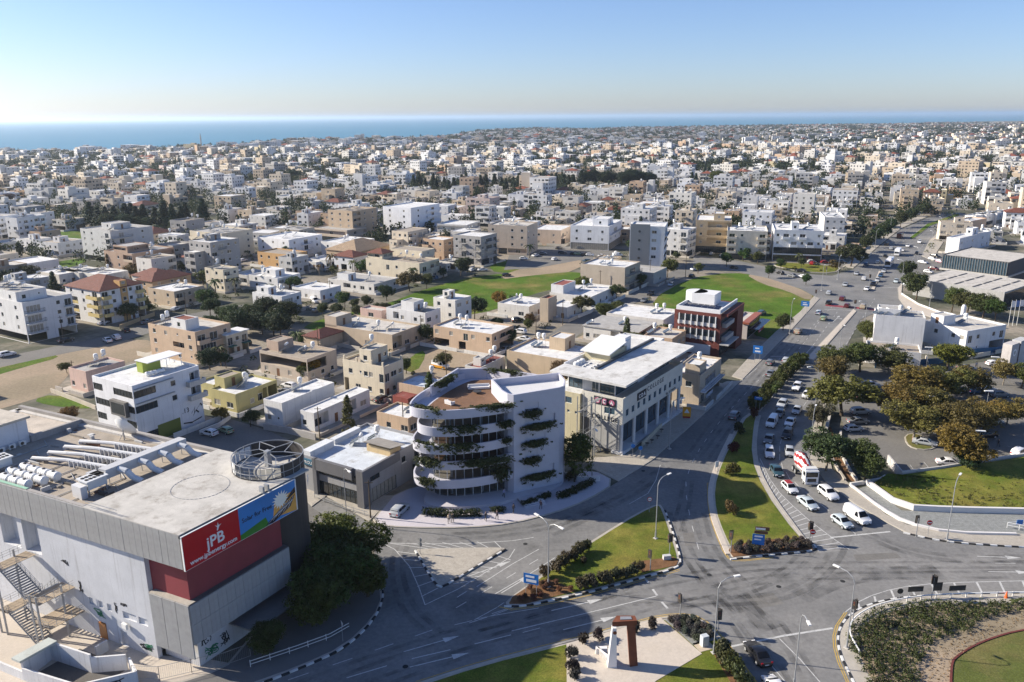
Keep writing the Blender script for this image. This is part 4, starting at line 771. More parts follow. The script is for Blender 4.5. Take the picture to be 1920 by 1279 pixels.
mb = MB(); facade(mb, (.3, 60), (0, -1), 53, 0, 18.6, ops); mb.face([(.3, 7, 0), (.9, 7, 0), (.9, 7, 18), (.3, 7, 18)]); mk('wall', shear(mb), 'plaster', hall, color=(.60, .61, .63))
mb = MB(); mb.box(.9, .8, 4, 15.5, 8, 14.7); mk('red_wall', shear(mb), 'redwall', hall)
mb = MB(); mb.box(1.4, 1.2, 0, 17, 7, 4.4); mb.box(14.8, .6, 0, 18.5, 8, 2.6); mk('ground_wall', shear(mb), 'plaster', hall, color=(.62, .62, .62))
mb = MB(); mb.box(19.2, 7, 0, 20.6, 60, 18.6); mb.box(.5, 59, 0, 20, 60.4, 18.6); mb.box(.9, 8, 0, 20, 8.4, 18.4); mk('rear_wall', shear(mb), 'plaster', hall, color=(.55, .53, .5))
# cladding panels, one by one
pm = MB().box(-.14, 0, 14.6, .02, 1.03, 19.05).mesh('cladding_panel', ['cladding'])
for k in range(54):
    x, y, _ = S(rng.uniform(-.012, .012), k * 1.06); link(bpy.data.objects.new('cladding_panel', pm), hall, (x, y, 0), LY)
pw = MB().box(-.14, 0, 2.4, .02, 2.1, 9.7).mesh('cladding_panel', ['cladding'])
for k in range(3): x, y, _ = S(0, k * 2.16); link(bpy.data.objects.new('cladding_panel', pw), hall, (x, y, 0), LY)
pf = MB().box(0, -.14, 0, 1.28, .02, 2.62).mesh('cladding_panel', ['cladding'])
for k in range(12):
    for q in range(2): link(bpy.data.objects.new('cladding_panel', pf), hall, (.02 + k * 1.31, rng.uniform(-.012, .012), 4.35 + q * 2.66))
mk('cladding_ledge', MB().box(.0, .02, 9.55, 15.8, 1.0, 9.72), 'concrete', hall, color=(.12, .11, .1)); mk('cladding_ledge', shear(MB().box(.02, .1, 9.6, 1.0, 6.6, 9.75)), 'concrete', hall, color=(.4, .37, .32))
mk('soffit', shear(MB().box(.0, .02, 14.5, 15.8, 1.0, 14.62)), 'concrete', hall, color=(.3, .3, .3))
# roofs
rf = mk('membrane_roof', shear(MB().box(-.1, -.12, 18.9, 20.4, 16.2, 19.12)), 'roofing', hall, color=(.50, .48, .44))
mk('roof_trim', shear(MB().box(-.28, -.32, 18.75, 17.5, -.13, 19.0)), 'metal', hall, color=(.1, .1, .1))
ring = MB(); c0 = S(10.2, 8.2)
for i in range(44): a = 2 * pi * i / 44; b = a + .1; ring.box(0, 0, 0, 0, 0, 0) if False else ring.tube((c0[0] + 3.6 * cos(a), c0[1] + 3.6 * sin(a), 19.15), (c0[0] + 3.6 * cos(b), c0[1] + 3.6 * sin(b), 19.13), .035, n=4)
mk('roof_ring', ring, 'metalgrey', hall)
mk('plant_roof', shear(MB().box(.2, 16.2, 18.0, 20.4, 45, 18.25)), 'roofing', hall, color=(.36, .31, .25))
mk('parapet', shear(MB().box(19.9, 16.2, 18.25, 20.5, 60, 19.1).box(.02, 16.2, 18.25, .5, 60, 19.15).box(12, 44.4, 18.25, 19.9, 44.9, 19.3)), 'concrete', hall, color=(.34, .32, .3))
mk('edge_strip', shear(MB().box(.05, 27, 19.16, .45, 45, 19.24)), 'paint', hall, color=(.3, .5, .36))
mk('rear_roof', shear(MB().box(12, 44.9, 18.0, 19.9, 60, 18.4)), 'roofing', hall, color=(.5, .44, .37))
up = mk('upper_block', shear(MB().box(.3, 44.9, 18.0, 12, 62, 22.0)), 'plaster', hall, color=(.66, .66, .68)); mk('upper_roof', shear(MB().box(-.1, 44.5, 22.0, 12.4, 62, 22.35)), 'roofing', hall, color=(.5, .45, .38))
mk('mast', MB().tube(S(8.2, 46.8, 22.3), S(8.2, 46.8, 28.5), .05, n=5), 'metalgrey', hall)
# billboard
bb = bpy.data.objects.new('billboard', None); link(bb, hall, (0, 0, 0))
mk('billboard_frame', MB().box(-.2, -.55, 14.55, 17.5, -.3, 18.98), 'frame_white', bb)
def flat(name, pts, m, y): return mk(name, MB().face([(x, y, z) for x, z in pts]), m, bb)
flat('red_panel', [(-.15, 14.6), (7.9, 14.6), (7.9, 18.93), (-.15, 18.93)], 'red_print', -.56)
flat('sky_panel', [(7.9, 14.6), (17.3, 14.6), (17.3, 18.93), (7.9, 18.93)], 'sky_print', -.56)
flat('grass_print', [(7.9, 14.6), (12.5, 14.6), (12.0, 15.9), (10, 15.6), (7.9, 15.3)], 'grass_print', -.566)
flat('glow_print', [(13.2, 15.2), (17.3, 14.6), (17.3, 17.5), (15, 17.6), (13.6, 17.2)], 'glow_print', -.564)
sb = []
for i in range(32): a = 2 * pi * i / 32; r_ = 1.25 if i % 2 else .75; sb.append((14.7 + r_ * 1.2 * cos(a), 17.2 + r_ * sin(a)))
flat('sun_print', sb, 'sun_print', -.568)
flat('solar_print', [(11.9, 14.75), (13.2, 14.6), (16.3, 15.6), (17.2, 17.0), (14.3, 15.9)], 'solar', -.572); flat('solar_print', [(15.0, 16.3), (17.25, 17.2), (17.25, 18.0), (16.6, 17.6)], 'solar', -.573)
for k in range(5): flat('grid_line', [(12.2 + k * .9, 14.72 + k * .2), (12.26 + k * .9, 14.72 + k * .2), (14.9 + k * .5, 16.1 + k * .18), (14.84 + k * .5, 16.1 + k * .18)], 'white_print', -.576)
flat('grid_line', [(12.9, 15.1), (16.7, 16.3), (16.7, 16.37), (12.9, 15.17)], 'white_print', -.577)
txt(bb, 'jPB', 2.0, (3.0, -.58, 15.95), (pi / 2, 0, 0), 'white_print', bold=.03); txt(bb, 'www.jpbenergy.com', .82, (.55, -.58, 15.0), (pi / 2, 0, 0), 'white_print', bold=.012); txt(bb, 'Solar for Free', .86, (8.3, -.58, 16.75), (pi / 2, 0, 0), 'ink')
mk('logo_figure', MB().face([(4.6, -.58, 17.6), (4.75, -.58, 17.55), (5.0, -.58, 18.0), (5.35, -.58, 18.2), (4.95, -.58, 18.15), (4.85, -.58, 18.6), (4.75, -.58, 18.15), (4.4, -.58, 18.35), (4.7, -.58, 18.0)]), 'white_print', bb)
mk('billboard_bracket', MB().box(12.2, -.3, 18.6, 12.5, .4, 19.9).box(13.0, -.3, 18.6, 13.3, .4, 19.9), 'metalgrey', bb)
# turret
TC = S(18.9, 5.4); TR = 4.75
prof = MB(); n = 48
def arcwall(a0, a1, r, z0, z1, t=.18, steps=24):
    q = MB()
    for i in range(steps):
        a, b = a0 + (a1 - a0) * i / steps, a0 + (a1 - a0) * (i + 1) / steps
        P4 = [(TC[0] + rr * cos(x), TC[1] + rr * sin(x)) for x in (a, b) for rr in (r, r - t)]
        (ao, ai, bo, bi) = P4
        q.face([(*ao, z0), (*bo, z0), (*bo, z1), (*ao, z1)]).face([(*bi, z0), (*ai, z0), (*ai, z1), (*bi, z1)]).face([(*ao, z1), (*bo, z1), (*bi, z1), (*ai, z1)])
    return q
tu = bpy.data.objects.new('turret', None); link(tu, hall)
mk('turret_wall', arcwall(0, 2 * pi, TR, 0, 19.2, steps=48), 'turret', tu, smooth=30); mk('turret_screen', arcwall(radians(-112), radians(75), TR, 19.2, 20.9), 'turret', tu, smooth=30)
mk('turret_roof', MB().lathe([(TR - .1, 18.5), (TR - .1, 18.7)], 32, c=TC[:2]), 'roofing', tu, color=(.5, .48, .45))
wp = arcwall(0, radians(11), TR - .08, 19.15, 20.8, .05, 2).mesh('screen_panel', ['frame_white'])
for k in range(14):
    a = radians(78 + k * 12.2)
    P0 = MB()
    for st in range(2):
        b0, b1 = a + radians(5.6 * st), a + radians(5.6 * (st + 1)); p, q = (TC[0] + (TR - .1) * cos(b0), TC[1] + (TR - .1) * sin(b0)), (TC[0] + (TR - .1) * cos(b1), TC[1] + (TR - .1) * sin(b1)); P0.face([(*p, 19.2), (*q, 19.2), (*q, 20.7), (*p, 20.7)])
    mk('screen_panel', P0, 'glass_clear' if k > 6 else 'frame_white', tu)
fr_ = MB()
for zz in (20.95, 19.9):
    for i in range(36):
        a, b = 2 * pi * i / 36, 2 * pi * (i + 1) / 36; fr_.tube((TC[0] + TR * cos(a), TC[1] + TR * sin(a), zz), (TC[0] + TR * cos(b), TC[1] + TR * sin(b), zz), .06, n=4)
for i in range(20): a = 2 * pi * i / 20; fr_.tube((TC[0] + TR * cos(a), TC[1] + TR * sin(a), 19), (TC[0] + TR * cos(a), TC[1] + TR * sin(a), 20.95), .045, n=4)
for i in range(6):
    a = 2 * pi * i / 6; p = (TC[0] + TR * cos(a), TC[1] + TR * sin(a), 20.95); q = (TC[0] + 2.2 * cos(a + .3), TC[1] + 2.2 * sin(a + .3), 20.95); fr_.tube(p, q, .07, n=4)
    a2 = a + 2 * pi / 6; q2 = (TC[0] + 2.2 * cos(a2 + .3), TC[1] + 2.2 * sin(a2 + .3), 20.95); fr_.tube(q, (TC[0] + TR * cos(a2), TC[1] + TR * sin(a2), 20.95), .06, n=4); fr_.tube(q, (TC[0], TC[1], 21.2), .06, n=4)
mk('turret_frame', fr_, 'metalgrey', tu); mk('turret_column', MB().box(TC[0] - .35, TC[1] - .35, 18.7, TC[0] + .35, TC[1] + .35, 21.4), 'metalgrey', tu)
txt(tu, 'Solar', 1.3, (TC[0] + 3.4, TC[1] - 3.62, 15.6), (pi / 2, 0, radians(44)), 'white_print', bold=.02)
# roof plant
dm = MB()
for k in range(4):
    p = [S(7.6 + k * 2.35, 37.4, 18.7), S(8.0 + k * 2.35, 34, 19.0), S(8.6 + k * 2.3, 31.5, 19.1), S(9.6 + k * 2.3, 24.8, 19.0)]
    dd = MB()
    for a, b in zip(p[:-1], p[1:]): dd.tube(a, b, .28, n=8)
    dd.tube(p[0], (p[0][0], p[0][1], 18.2), .3, n=8)
    for i in range(8): t = .1 + i * .11; q = Vector(p[2]).lerp(Vector(p[3]), t); dd.box(q.x - .38, q.y - .06, 18.25, q.x + .38, q.y + .06, q.z + .1)
    mk('duct', dd, 'paint', hall, color=(.58, .59, .6))
mk('duct_header', shear(MB().box(6.2, 20.2, 19.4, 18.6, 21.6, 20.7).box(5, 20.2, 19.0, 6.2, 22.4, 20.4)), 'paint', hall, color=(.5, .5, .5))
for k in range(8): mk('duct_leg', MB().tube(S(7 + k * 1.6, 20.9, 18.2), S(7 + k * 1.6, 20.9, 19.5), .06, n=4), 'metalgrey', hall)
for k in range(4):
    dd = MB(); a = S(8 + k * 3.1, 20.2, 20.2); b = S(8.2 + k * 3.1, 18.9, 20.0); c = S(8.4 + k * 3.1, 18.2, 19.2); e = S(8.8 + k * 3.1, 17.0, 18.7)
    dd.tube(a, b, .42, n=8).tube(b, c, .42, n=8).tube(c, e, .4, n=8); mk('duct', dd, 'paint', hall, color=(.56, .58, .6))
def tankh():
    q = MB(); q.tube((-.72, 0, .75), (.72, 0, .75), .62, n=16); q.tube((-.86, 0, .75), (-.72, 0, .75), .45, .62, n=16); q.tube((.72, 0, .75), (.86, 0, .75), .62, .45, n=16); q.tube((0, 0, 1.35), (0, 0, 1.46), .2, n=10, mi=1)
    for s in (-.45, .45): q.box(s - .12, -.45, 0, s + .12, .45, .35)
    for s in (-.4, 0, .4): q.tube((s - .05, 0, .75), (s + .05, 0, .75), .64, n=16)
    return q.mesh('water_tank', ['frame_white', 'frame_dark'], 35)
tm = tankh()
for r_, (xx, y0, nk) in enumerate(((1.4, 33.2, 3), (3.0, 34.4, 4), (4.6, 34.2, 4))):
    for k in range(nk):
        o = link(bpy.data.objects.new('water_tank', tm), None, jw(xx, y0 - k * 1.95, 18.25), JA + pi / 2 + LY)
        tag(o, f"{['first', 'second', 'third', 'last'][k if not (nk == 3 and k == 2) else 3]} white horizontal tank of the {['front', 'middle', 'back'][r_]} row on the billboard building roof", 'water tank', 'horizontal white roof tanks')
def chiller(label, x, y):
    t = thing('chiller', label, 'air handling unit', jw(x, y, 18.25), JA, 'rooftop chillers')
    mk('casing', MB().box(-1.3, -1, .9, 1.3, 1, 2.0).box(-1.5, -1.2, 2.0, 1.5, 1.2, 2.15), 'paint', t, color=(.62, .63, .63))
    for sx in (-1.2, 1.2):
        for sy in (-.9, .9): mk('leg', MB().box(sx - .07, sy - .07, 0, sx + .07, sy + .07, .9), 'metalgrey', t)
    mk('panel', MB().box(-2.3, -1, 0, -1.45, 1, 1.7), 'paint', t, color=(.6, .6, .6))
    for i in range(5):
        for j in range(2): mk('fan', MB().tube((-1.05 + i * .52, -.45 + j * .9, 2.15), (-1.05 + i * .52, -.45 + j * .9, 2.22), .23, n=12), 'dark', t)
chiller('large white rooftop chiller beside the upper block wall', 3.2, 37.6); chiller('large white rooftop chiller nearest the billboard roof', 4.6, 20.6)
ds = thing('satellite_dish', 'tilted white satellite dish on billboard building roof', 'satellite dish', jw(18.4, 33, 18.25), JA)
db = MB(); db.lathe([(.05, 0), (.7, .1), (1.35, .35), (1.8, .7), (1.74, .7), (1.3, .4), (.6, .16), (.05, .06)], 24)
R_ = Matrix.Translation((0, 0, 1.7)) @ Matrix.Rotation(radians(100), 4, 'Z') @ Matrix.Rotation(radians(58), 4, 'X'); db.v = [tuple(R_ @ Vector(v)) for v in db.v]
mk('reflector', db, 'frame_white', ds, smooth=50); mk('stand', MB().tube((0, 0, 0), (0, 0, 1.7), .08, n=6).tube((.5, .5, 0), (0, 0, 1.3), .05, n=5).tube((-.5, .5, 0), (0, 0, 1.3), .05, n=5), 'metalgrey', ds)
for k in range(5): ac(hall, *S(4.5 + k * 1.5, 44.2, 18.3), 0)
for k in range(46):
    x, y = rng.uniform(1, 19), rng.uniform(17, 43.5); sx, sy = rng.choice([(.5, .4), (.25, 1.6), (1.2, .2), (.8, .7), (.15, 3.0)]); zt = rng.choice([.12, .3, .6]); mk('roof_clutter', shear(MB().box(x, y, 18.25, x + sx, y + sy, 18.25 + zt)), 'concrete', hall, color=rng.choice([(.1, .09, .08), (.3, .27, .23), (.55, .55, .54), (.2, .1, .06)]))
for k in range(9): q = MB(); y = 17.5 + k * 2.9; q.path([S(1, y, 18.35), S(6 + k % 3 * 3, y + .3, 18.35), S(7 + k % 3 * 3, y + 2.4, 18.35)], .06, 5); mk('roof_pipe', q, 'metalgrey', hall)
mk('roof_railing', MB().path([S(.1, 10.2, 19.9), S(.1, 15.8, 19.9)], .04, 4).path([S(.1, 10.2, 19.5), S(.1, 15.8, 19.5)], .04, 4).path([S(.1, 16.3, 18.9), S(19.8, 16.3, 18.9)], .12, 5), 'metalgrey', hall)
# outside steel stair
stair = bpy.data.objects.new('outside_stair', None); link(stair, hall)
st = MB(); rl = MB()
for x, y in ((-4.6, 29.6), (-4.6, 28.4), (-4.6, 22.2), (-4.6, 21.0), (-1.4, 21.0), (-1.4, 29.6)): mk('column', MB().tube(S(x, y, 0), S(x, y, 10.6 if y > 25 else 7.6), .13, n=6), 'metalgrey', stair)
LV = [(9.6, 27.6, 30), (6.6, 20.6, 23.4), (3.4, 27.6, 30), (3.4, 19.4, 23)]
def rail(p, q):
    for hh in (.35, .7, 1.05): rl.tube((p[0], p[1], p[2] + hh), (q[0], q[1], q[2] + hh), .025, n=4)
    L_ = (Vector(q) - Vector(p)).length
    for i in range(int(L_ / 1.0) + 1): t = min(1, i * 1.0 / L_); a = Vector(p).lerp(Vector(q), t); rl.tube(a, a + Vector((0, 0, 1.05)), .03, n=4)
for z, y0, y1 in LV:
    for k in range(int((y1 - y0) / .3)): mk('deck_plank', shear(MB().box(-4.6, y0 + k * .3, z - .08, 0.1, y0 + k * .3 + .24, z)), 'concrete', stair, color=(.42, .34, .25))
    rail(S(-4.6, y0, z), S(-4.6, y1, z)); rail(S(-4.6, y0, z), S(0, y0, z)) if y0 < 25 else rail(S(-4.6, y1, z), S(0, y1, z))
for (za, ya, zb, yb, xa) in ((9.6, 27.6, 6.6, 23.4, -4.4), (6.6, 23.4, 3.4, 27.6, -2.2), (3.4, 27.6, 0.2, 23, -4.4)):
    nst = 14
    for k in range(nst):
        t = (k + .5) / nst; y, z = ya + (yb - ya) * t, za + (zb - za) * t; mk('tread', shear(MB().box(xa, y - .16, z - .05, xa + 2.0, y + .16, z)), 'metalgrey', stair)
    for xx in (xa, xa + 2.0):
        st.tube(S(xx, ya, za - .1), S(xx, yb, zb - .1), .1, n=4); rail(S(xx, ya, za), S(xx, yb, zb))
mk('stringer', st, 'metalgrey', stair); mk('railing', rl, 'metalgrey', stair)
# yard walls with graffiti
yard = thing('yard_wall', 'low white graffiti-covered yard walls below the outside stair', 'wall', JO, JA)
yw = MB()
for a, b, h in (((-9.6, 34), (-9.4, 17.5), 1.2), ((-9.4, 17.5), (-8.6, 9), 1.7), ((-8.6, 9), (-4, 5.2), 1.7), ((-4, 5.2), (-2.6, 8.2), 1.7), ((-5.4, 18.5), (-5, 11.6), 2.6), ((-5, 11.6), (-2.8, 8.4), 2.2), ((-9.4, 17.5), (-5.4, 18.5), 2.6), ((-2.8, 14), (-1.2, 14), 1.5)):
    q = MB(); d_ = Vector((b[0] - a[0], b[1] - a[1])); L_ = d_.length; d_.normalize(); nx = Vector((-d_.y, d_.x)) * .12
    q.prism([(a[0] + nx.x, a[1] + nx.y), (a[0] - nx.x, a[1] - nx.y), (b[0] - nx.x, b[1] - nx.y), (b[0] + nx.x, b[1] + nx.y)], 0, h); mk('wall_section', shear(q), 'plaster', yard, color=(.66, .66, .66))
mk('wall_cap', shear(MB().box(-9.7, 17.2, 2.6, -5.2, 18.8, 2.9)), 'concrete', yard, color=(.45, .48, .45))
mk('pit_floor', shear(MB().box(-9, 8.6, .02, -2.6, 17.4, .05)), 'concrete', yard, color=(.12, .11, .1))
def scribble(parent, o, ux, w, h, n, m, name='graffiti'):
    q = MB(); r = rng
    for _ in range(n):
        p = [(r.uniform(0, w), r.uniform(0, h)) for _ in range(5)]; p = smoothpoly(p, 2, False)
        for a, b in zip(p[:-1], p[1:]):
            d_ = Vector((b[0] - a[0], b[1] - a[1]))
            if d_.length < 1e-4: continue
            e = Vector((-d_.y, d_.x)).normalized() * .06
            q.face([(o[0] + ux[0] * (a[0] - e.x), o[1] + ux[1] * (a[0] - e.x), o[2] + a[1] - e.y), (o[0] + ux[0] * (b[0] - e.x), o[1] + ux[1] * (b[0] - e.x), o[2] + b[1] - e.y), (o[0] + ux[0] * (b[0] + e.x), o[1] + ux[1] * (b[0] + e.x), o[2] + b[1] + e.y), (o[0] + ux[0] * (a[0] + e.x), o[1] + ux[1] * (a[0] + e.x), o[2] + a[1] + e.y)])
    mk(name, shear(q), m, parent)
for y, z, w_, h_, n_, m_ in ((20.2, 5.6, 1.0, 2.0, 4, 'ink'), (18.2, 3.0, 2.4, 1.3, 5, 'graffiti_green'), (23, 9.2, 1.6, 1.0, 3, 'ink'), (13.8, 4.6, .8, 1.6, 3, 'ink'), (10.6, .6, 3, .9, 5, 'ink'), (12.6, 5.8, 1.2, .8, 3, 'ink'), (9.2, .5, 2, 1.2, 3, 'graffiti_green')):
    scribble(hall, (.28, y, z), (0, -1), w_, h_, n_, m_)
scribble(hall, (1.9, 1.19, 2.4), (1, 0), 1.6, 1.6, 5, 'ink'); scribble(hall, (2.2, 1.185, .3), (1, 0), 2.4, 1.8, 7, 'graffiti_green'); scribble(hall, (4.4, 1.18, .6), (1, 0), 1.8, 2.0, 5, 'ink')
scribble(yard, (-5.2, 17.6, .3), (.05, -1), 5, 1.6, 9, 'graffiti_pink'); scribble(yard, (-9.4, 16.6, .2), (.1, -1), 6, 1.1, 8, 'ink'); scribble(yard, (-8.5, 8.8, .2), (.75, -.65), 5, 1.1, 6, 'ink')
mk('doorway', shear(MB().box(.2, 16.0, 0, .35, 17.3, 2.3)), 'orange_print', hall); ac(hall, *S(-.1, 11.8, 3.1), pi / 2)
yd = sheet('yard_paving', [tuple(jw(x, y)[:2]) for x, y in ((-26, 60), (-26, -14), (6, -14), (3, 1), (1, 7), (1, 60))], -.008, 'paving_pale'); ROADS.append([tuple(jw(x, y)[:2]) for x, y in ((-26, 60), (-26, -14), (6, -14), (1, 60))])
mk('canopy', shear(MB().box(6, -3.2, 3.3, 16.5, 1.1, 3.5)), 'metal', hall, color=(.2, .21, .22))
# site fence
sf = thing('site_fence', 'wire mesh site fence with white panels at bottom of the yard', 'fence', (0, 0, 0)); pts = gl([(250, 1274), (300, 1276), (360, 1262), (415, 1252), (470, 1232)])
for a, b in zip(pts[:-1], pts[1:]):
    q = MB()
    for p in (a, b): q.tube((*p, 0), (*p, 2), .04, n=5)
    for zz in (.2, 1.95): q.tube((*a, zz), (*b, zz), .03, n=4)
    for i in range(1, 16): t = i / 16; q.tube((a[0] + (b[0] - a[0]) * t, a[1] + (b[1] - a[1]) * t, .2), (a[0] + (b[0] - a[0]) * t, a[1] + (b[1] - a[1]) * t, 1.95), .012, n=3, caps=False)
    mk('fence_panel', q, 'metalgrey', sf)
# ---------- round-cornered white tower with planted balconies
TW = thing('white_tower', 'curved white six-storey tower with planted balconies on the corner plaza', 'tower', (-4, 134, 0))
def L2(p): return (p[0] + 4, p[1] - 134)
base = [(-17.4, 128.6), (-15.4, 125.6), (-10.5, 124.9), (-4, 126.6), (.4, 129.2), (4.5, 130.8), (8.3, 132.6), (9.6, 139), (4, 146), (-5.5, 147.2), (-10, 146.2), (-15.4, 136)]
def outline(dx=0, dy=0): return smoothpoly([L2((x + (dx if i in (0, 1, 11) else 0), y + (dy if i in (1, 2, 3) else 0))) for i, (x, y) in enumerate(base)], 3)
VT = (.50, .50, .56)
lev = [3.6, 6.8, 9.9, 13.0, 16.1]; wob = [(-.6, -.4), (.5, .2), (-.5, -.3), (.4, .1), (-.8, .3)]
glass_in = smoothpoly([L2(p) for p in ((-14.6, 130), (-13, 128), (-10, 127.6), (-4.5, 128.8), (-.2, 131), (8, 134), (9, 139), (4, 145.4), (-5, 146.6), (-9.6, 145.4), (-13.4, 136))], 2)
for i, z in enumerate(lev):
    o = outline(*wob[i]); s_ = mk('balcony_slab', MB().prism(o, z - .1, z + .3), 'paint', TW, color=VT)
    inn = offset(o, .28); q = MB(); n = len(o)
    oo = o if area(o) > 0 else o[::-1]; ii = inn; ht = 1.5
    for k in range(n):
        j = (k + 1) % n; q.face([(*oo[k], z + .3), (*oo[j], z + .3), (*oo[j], z + ht), (*oo[k], z + ht)]).face([(*ii[j], z + .3), (*ii[k], z + .3), (*ii[k], z + ht), (*ii[j], z + ht)]).face([(*oo[k], z + ht), (*oo[j], z + ht), (*ii[j], z + ht), (*ii[k], z + ht)])
    mk('balcony_parapet', q, 'paint', TW, color=VT, smooth=35)
for i, (z0, z1) in enumerate(zip([.7] + [z + .3 for z in lev[:-1]], lev)):
    pts = glass_in if area(glass_in) > 0 else glass_in[::-1]
    q = MB(); n = len(pts)
    for k in range(n): j = (k + 1) % n; q.face([(*pts[k], z0), (*pts[j], z0), (*pts[j], z1), (*pts[k], z1)])
    mk('glazing', q, 'glass_clear', TW)
    ml = MB()
    for x, y, a in walkpath(pts + [pts[0]], 1.5): ml.box(x - .05, y - .05, z0, x + .05, y + .05, z1)
    mk('mullion', ml, 'frame_white', TW)
    mk('floor', MB().prism(offset(pts, .3), z0 + .005, z0 + .05), 'decking' if i in (2, 3) else 'paving_pale', TW)
    mk('core_wall', MB().box(0, 3, z0, 8, 9, z1).box(-7, 4, z0, -6.8, 9, z1), 'paint', TW, color=(.55, .46, .36))
    for cx_, cy_ in ((-9.6, -3.6), (-6.8, -5.4), (-1.4, -4.6)): mk('column', MB().tube((cx_, cy_, z0), (cx_, cy_, z1), .22, n=12), 'paint', TW, color=(.7, .7, .72))
# solid curved end with planted niches
A_, B_ = Vector(L2((.2, 128.7))), Vector(L2((8.3, 132.5))); ud = (B_ - A_).normalized(); Lw = (B_ - A_).length
nich = [(.24, .54, 15.0), (.24, .91, 12.4), (.24, .69, 9.3), (.24, .52, 6.2), (.24, .9, 2.8)]
q = MB(); facade(q, tuple(A_), tuple(ud), Lw, 0, 19.1, [(Lw * a, Lw * b, z, z + 2.1, 1.0, True) for a, b, z in nich])
nin = Vector((-ud.y, ud.x)); back = [(B_ + Vector((.9, .9))), (B_ + Vector((1.3, 4))), (B_ + Vector((.5, 8.5))), A_ + nin * 9.5, A_ + nin * 3 - ud * .9, A_ + nin * 1 - ud * .7]
ring_ = [B_] + back + [A_]
for a, b in zip(ring_[:-1], ring_[1:]): q.face([(*a, 0), (*b, 0), (*b, 19.1), (*a, 19.1)])
mk('end_wall', q, 'paint', TW, color=VT); full = [tuple(A_), tuple(B_)] + [tuple(p) for p in back]
mk('end_roof', MB().prism(offset(full, .3), 17.6, 17.9), 'paint', TW, color=(.6, .6, .6)); q = MB(); ii = offset(full, .3); oo = full if area(full) > 0 else full[::-1]
for k in range(len(oo)): j = (k + 1) % len(oo); q.face([(*oo[k], 19.1), (*oo[j], 19.1), (*ii[j], 19.1), (*ii[k], 19.1)]).face([(*ii[j], 17.8), (*ii[k], 17.8), (*ii[k], 19.1), (*ii[j], 19.1)])
mk('end_parapet', q, 'paint', TW, color=VT)
for a, b, z in nich: mk('niche_window', MB().box(0, 0, 0, .9, .06, 1.2), 'glass', TW, loc=(*(A_ + ud * (Lw * a + .1) + nin * .9), z + .6), rz=atan2(ud.y, ud.x))
mk('terrace_deck', MB().prism(offset(outline(), 2.2), 16.42, 16.48), 'decking', TW)
mk('terrace_wall', MB().prism([(-10.8, 1.5), (-10.5, 1.4), (-6.2, 11.6), (-6.5, 11.8)], 16.4, 18.6).prism([(-6.2, 11.6), (-6.2, 11.9), (-1.0, 12.4), (-1, 12.1)], 16.4, 18.4).prism([(-1.0, 12.4), (-1, 12.1), (3.5, 8.8), (3.7, 9)], 16.4, 18.2), 'paint', TW, color=VT)
pl = smoothpoly([L2(p) for p in ((-16, 127), (-14.5, 124.2), (-10, 123.4), (-3, 124.6), (1, 127.2), (8.6, 131), (10.5, 139), (4, 146.5), (-6, 147.5), (-14, 136))], 2)
mk('plinth', MB().prism(pl, 0, .7), 'paint', TW, color=(.55, .53, .56))
for k in range(4): mk('step', MB().box(1.5 + k * .0, -10.6 - k * .45, 0, 5.5, -8.2, .62 - k * .15), 'paint', TW, loc=(0, 0, 0), rz=radians(24), color=(.52, .5, .53))
FOOT.append((-4, 136, 17, [(-19, 122), (11, 122), (12, 149), (-14, 149)])); LAND.append((-4, 136, 'the white tower'))
def sofa(label, x, y, rz, L_=3.2):
    t = thing('sofa', label, 'sofa', (x, y, 16.48), rz); mk('seat', MB().box(-L_ / 2, -.45, .1, L_ / 2, .45, .45), 'paint', t, color=(.7, .69, .68)); mk('backrest', MB().box(-L_ / 2, .3, .45, L_ / 2, .5, .85), 'paint', t, color=(.7, .69, .68))
    for s in (-1, 1): mk('armrest', MB().box(s * L_ / 2 - .1, -.45, .45, s * L_ / 2 + .1, .3, .65), 'paint', t, color=(.7, .69, .68))
sofa('long white outdoor sofa on the tower terrace', -6.2, 139.6, radians(8), 4.0); sofa('rounded white armchair near the terrace edge of the tower', -11.0, 131.4, radians(140), 1.6)
tb_ = thing('coffee_table', 'low dark coffee table before the terrace sofa', 'table', (-6.4, 137.2, 16.48)); mk('table_top', MB().lathe([(.8, .35), (.8, .42)], 16), 'frame_dark', tb_); mk('leg', MB().tube((0, 0, 0), (0, 0, .35), .1), 'frame_dark', tb_)
# ---------- college
CA = radians(55); CO = g(1165, 853); col_ = thing('college_building', 'cream and white college building with lettered band and flat projecting roof', 'college', CO, CA)
q = [tuple((CO + Matrix.Rotation(CA, 3, 'Z') @ Vector(p))[:2]) for p in ((-2, -2, 0), (33, -2, 0), (33, 17, 0), (-2, 17, 0))]; FOOT.append((*(CO + Matrix.Rotation(CA, 3, 'Z') @ Vector((15, 7, 0)))[:2], 19, q)); LAND.append((CO.x + 6, CO.y + 15, 'the college'))
CW = (.60, .575, .51); CC = (.50, .45, .30)
wops = [(1.0 + i * 2.55 + .4, 1.0 + i * 2.55 + 1.7, 7.6, 9.1, .2, False) for i in range(11)]
q = MB(); facade(q, (0, 0), (1, 0), 29, 6.3, 11.8, wops); facade(q, (29, 0), (0, 1), 9.3, 6.3, 11.8, []); facade(q, (0, 9.3), (0, -1), 9.3, 6.3, 11.8, [(5.2, 7.6, 8.0, 9.4, .2, False)]); q.face([(0, 0, 6.3), (0, 9.3, 6.3), (29, 9.3, 6.3), (29, 0, 6.3)])
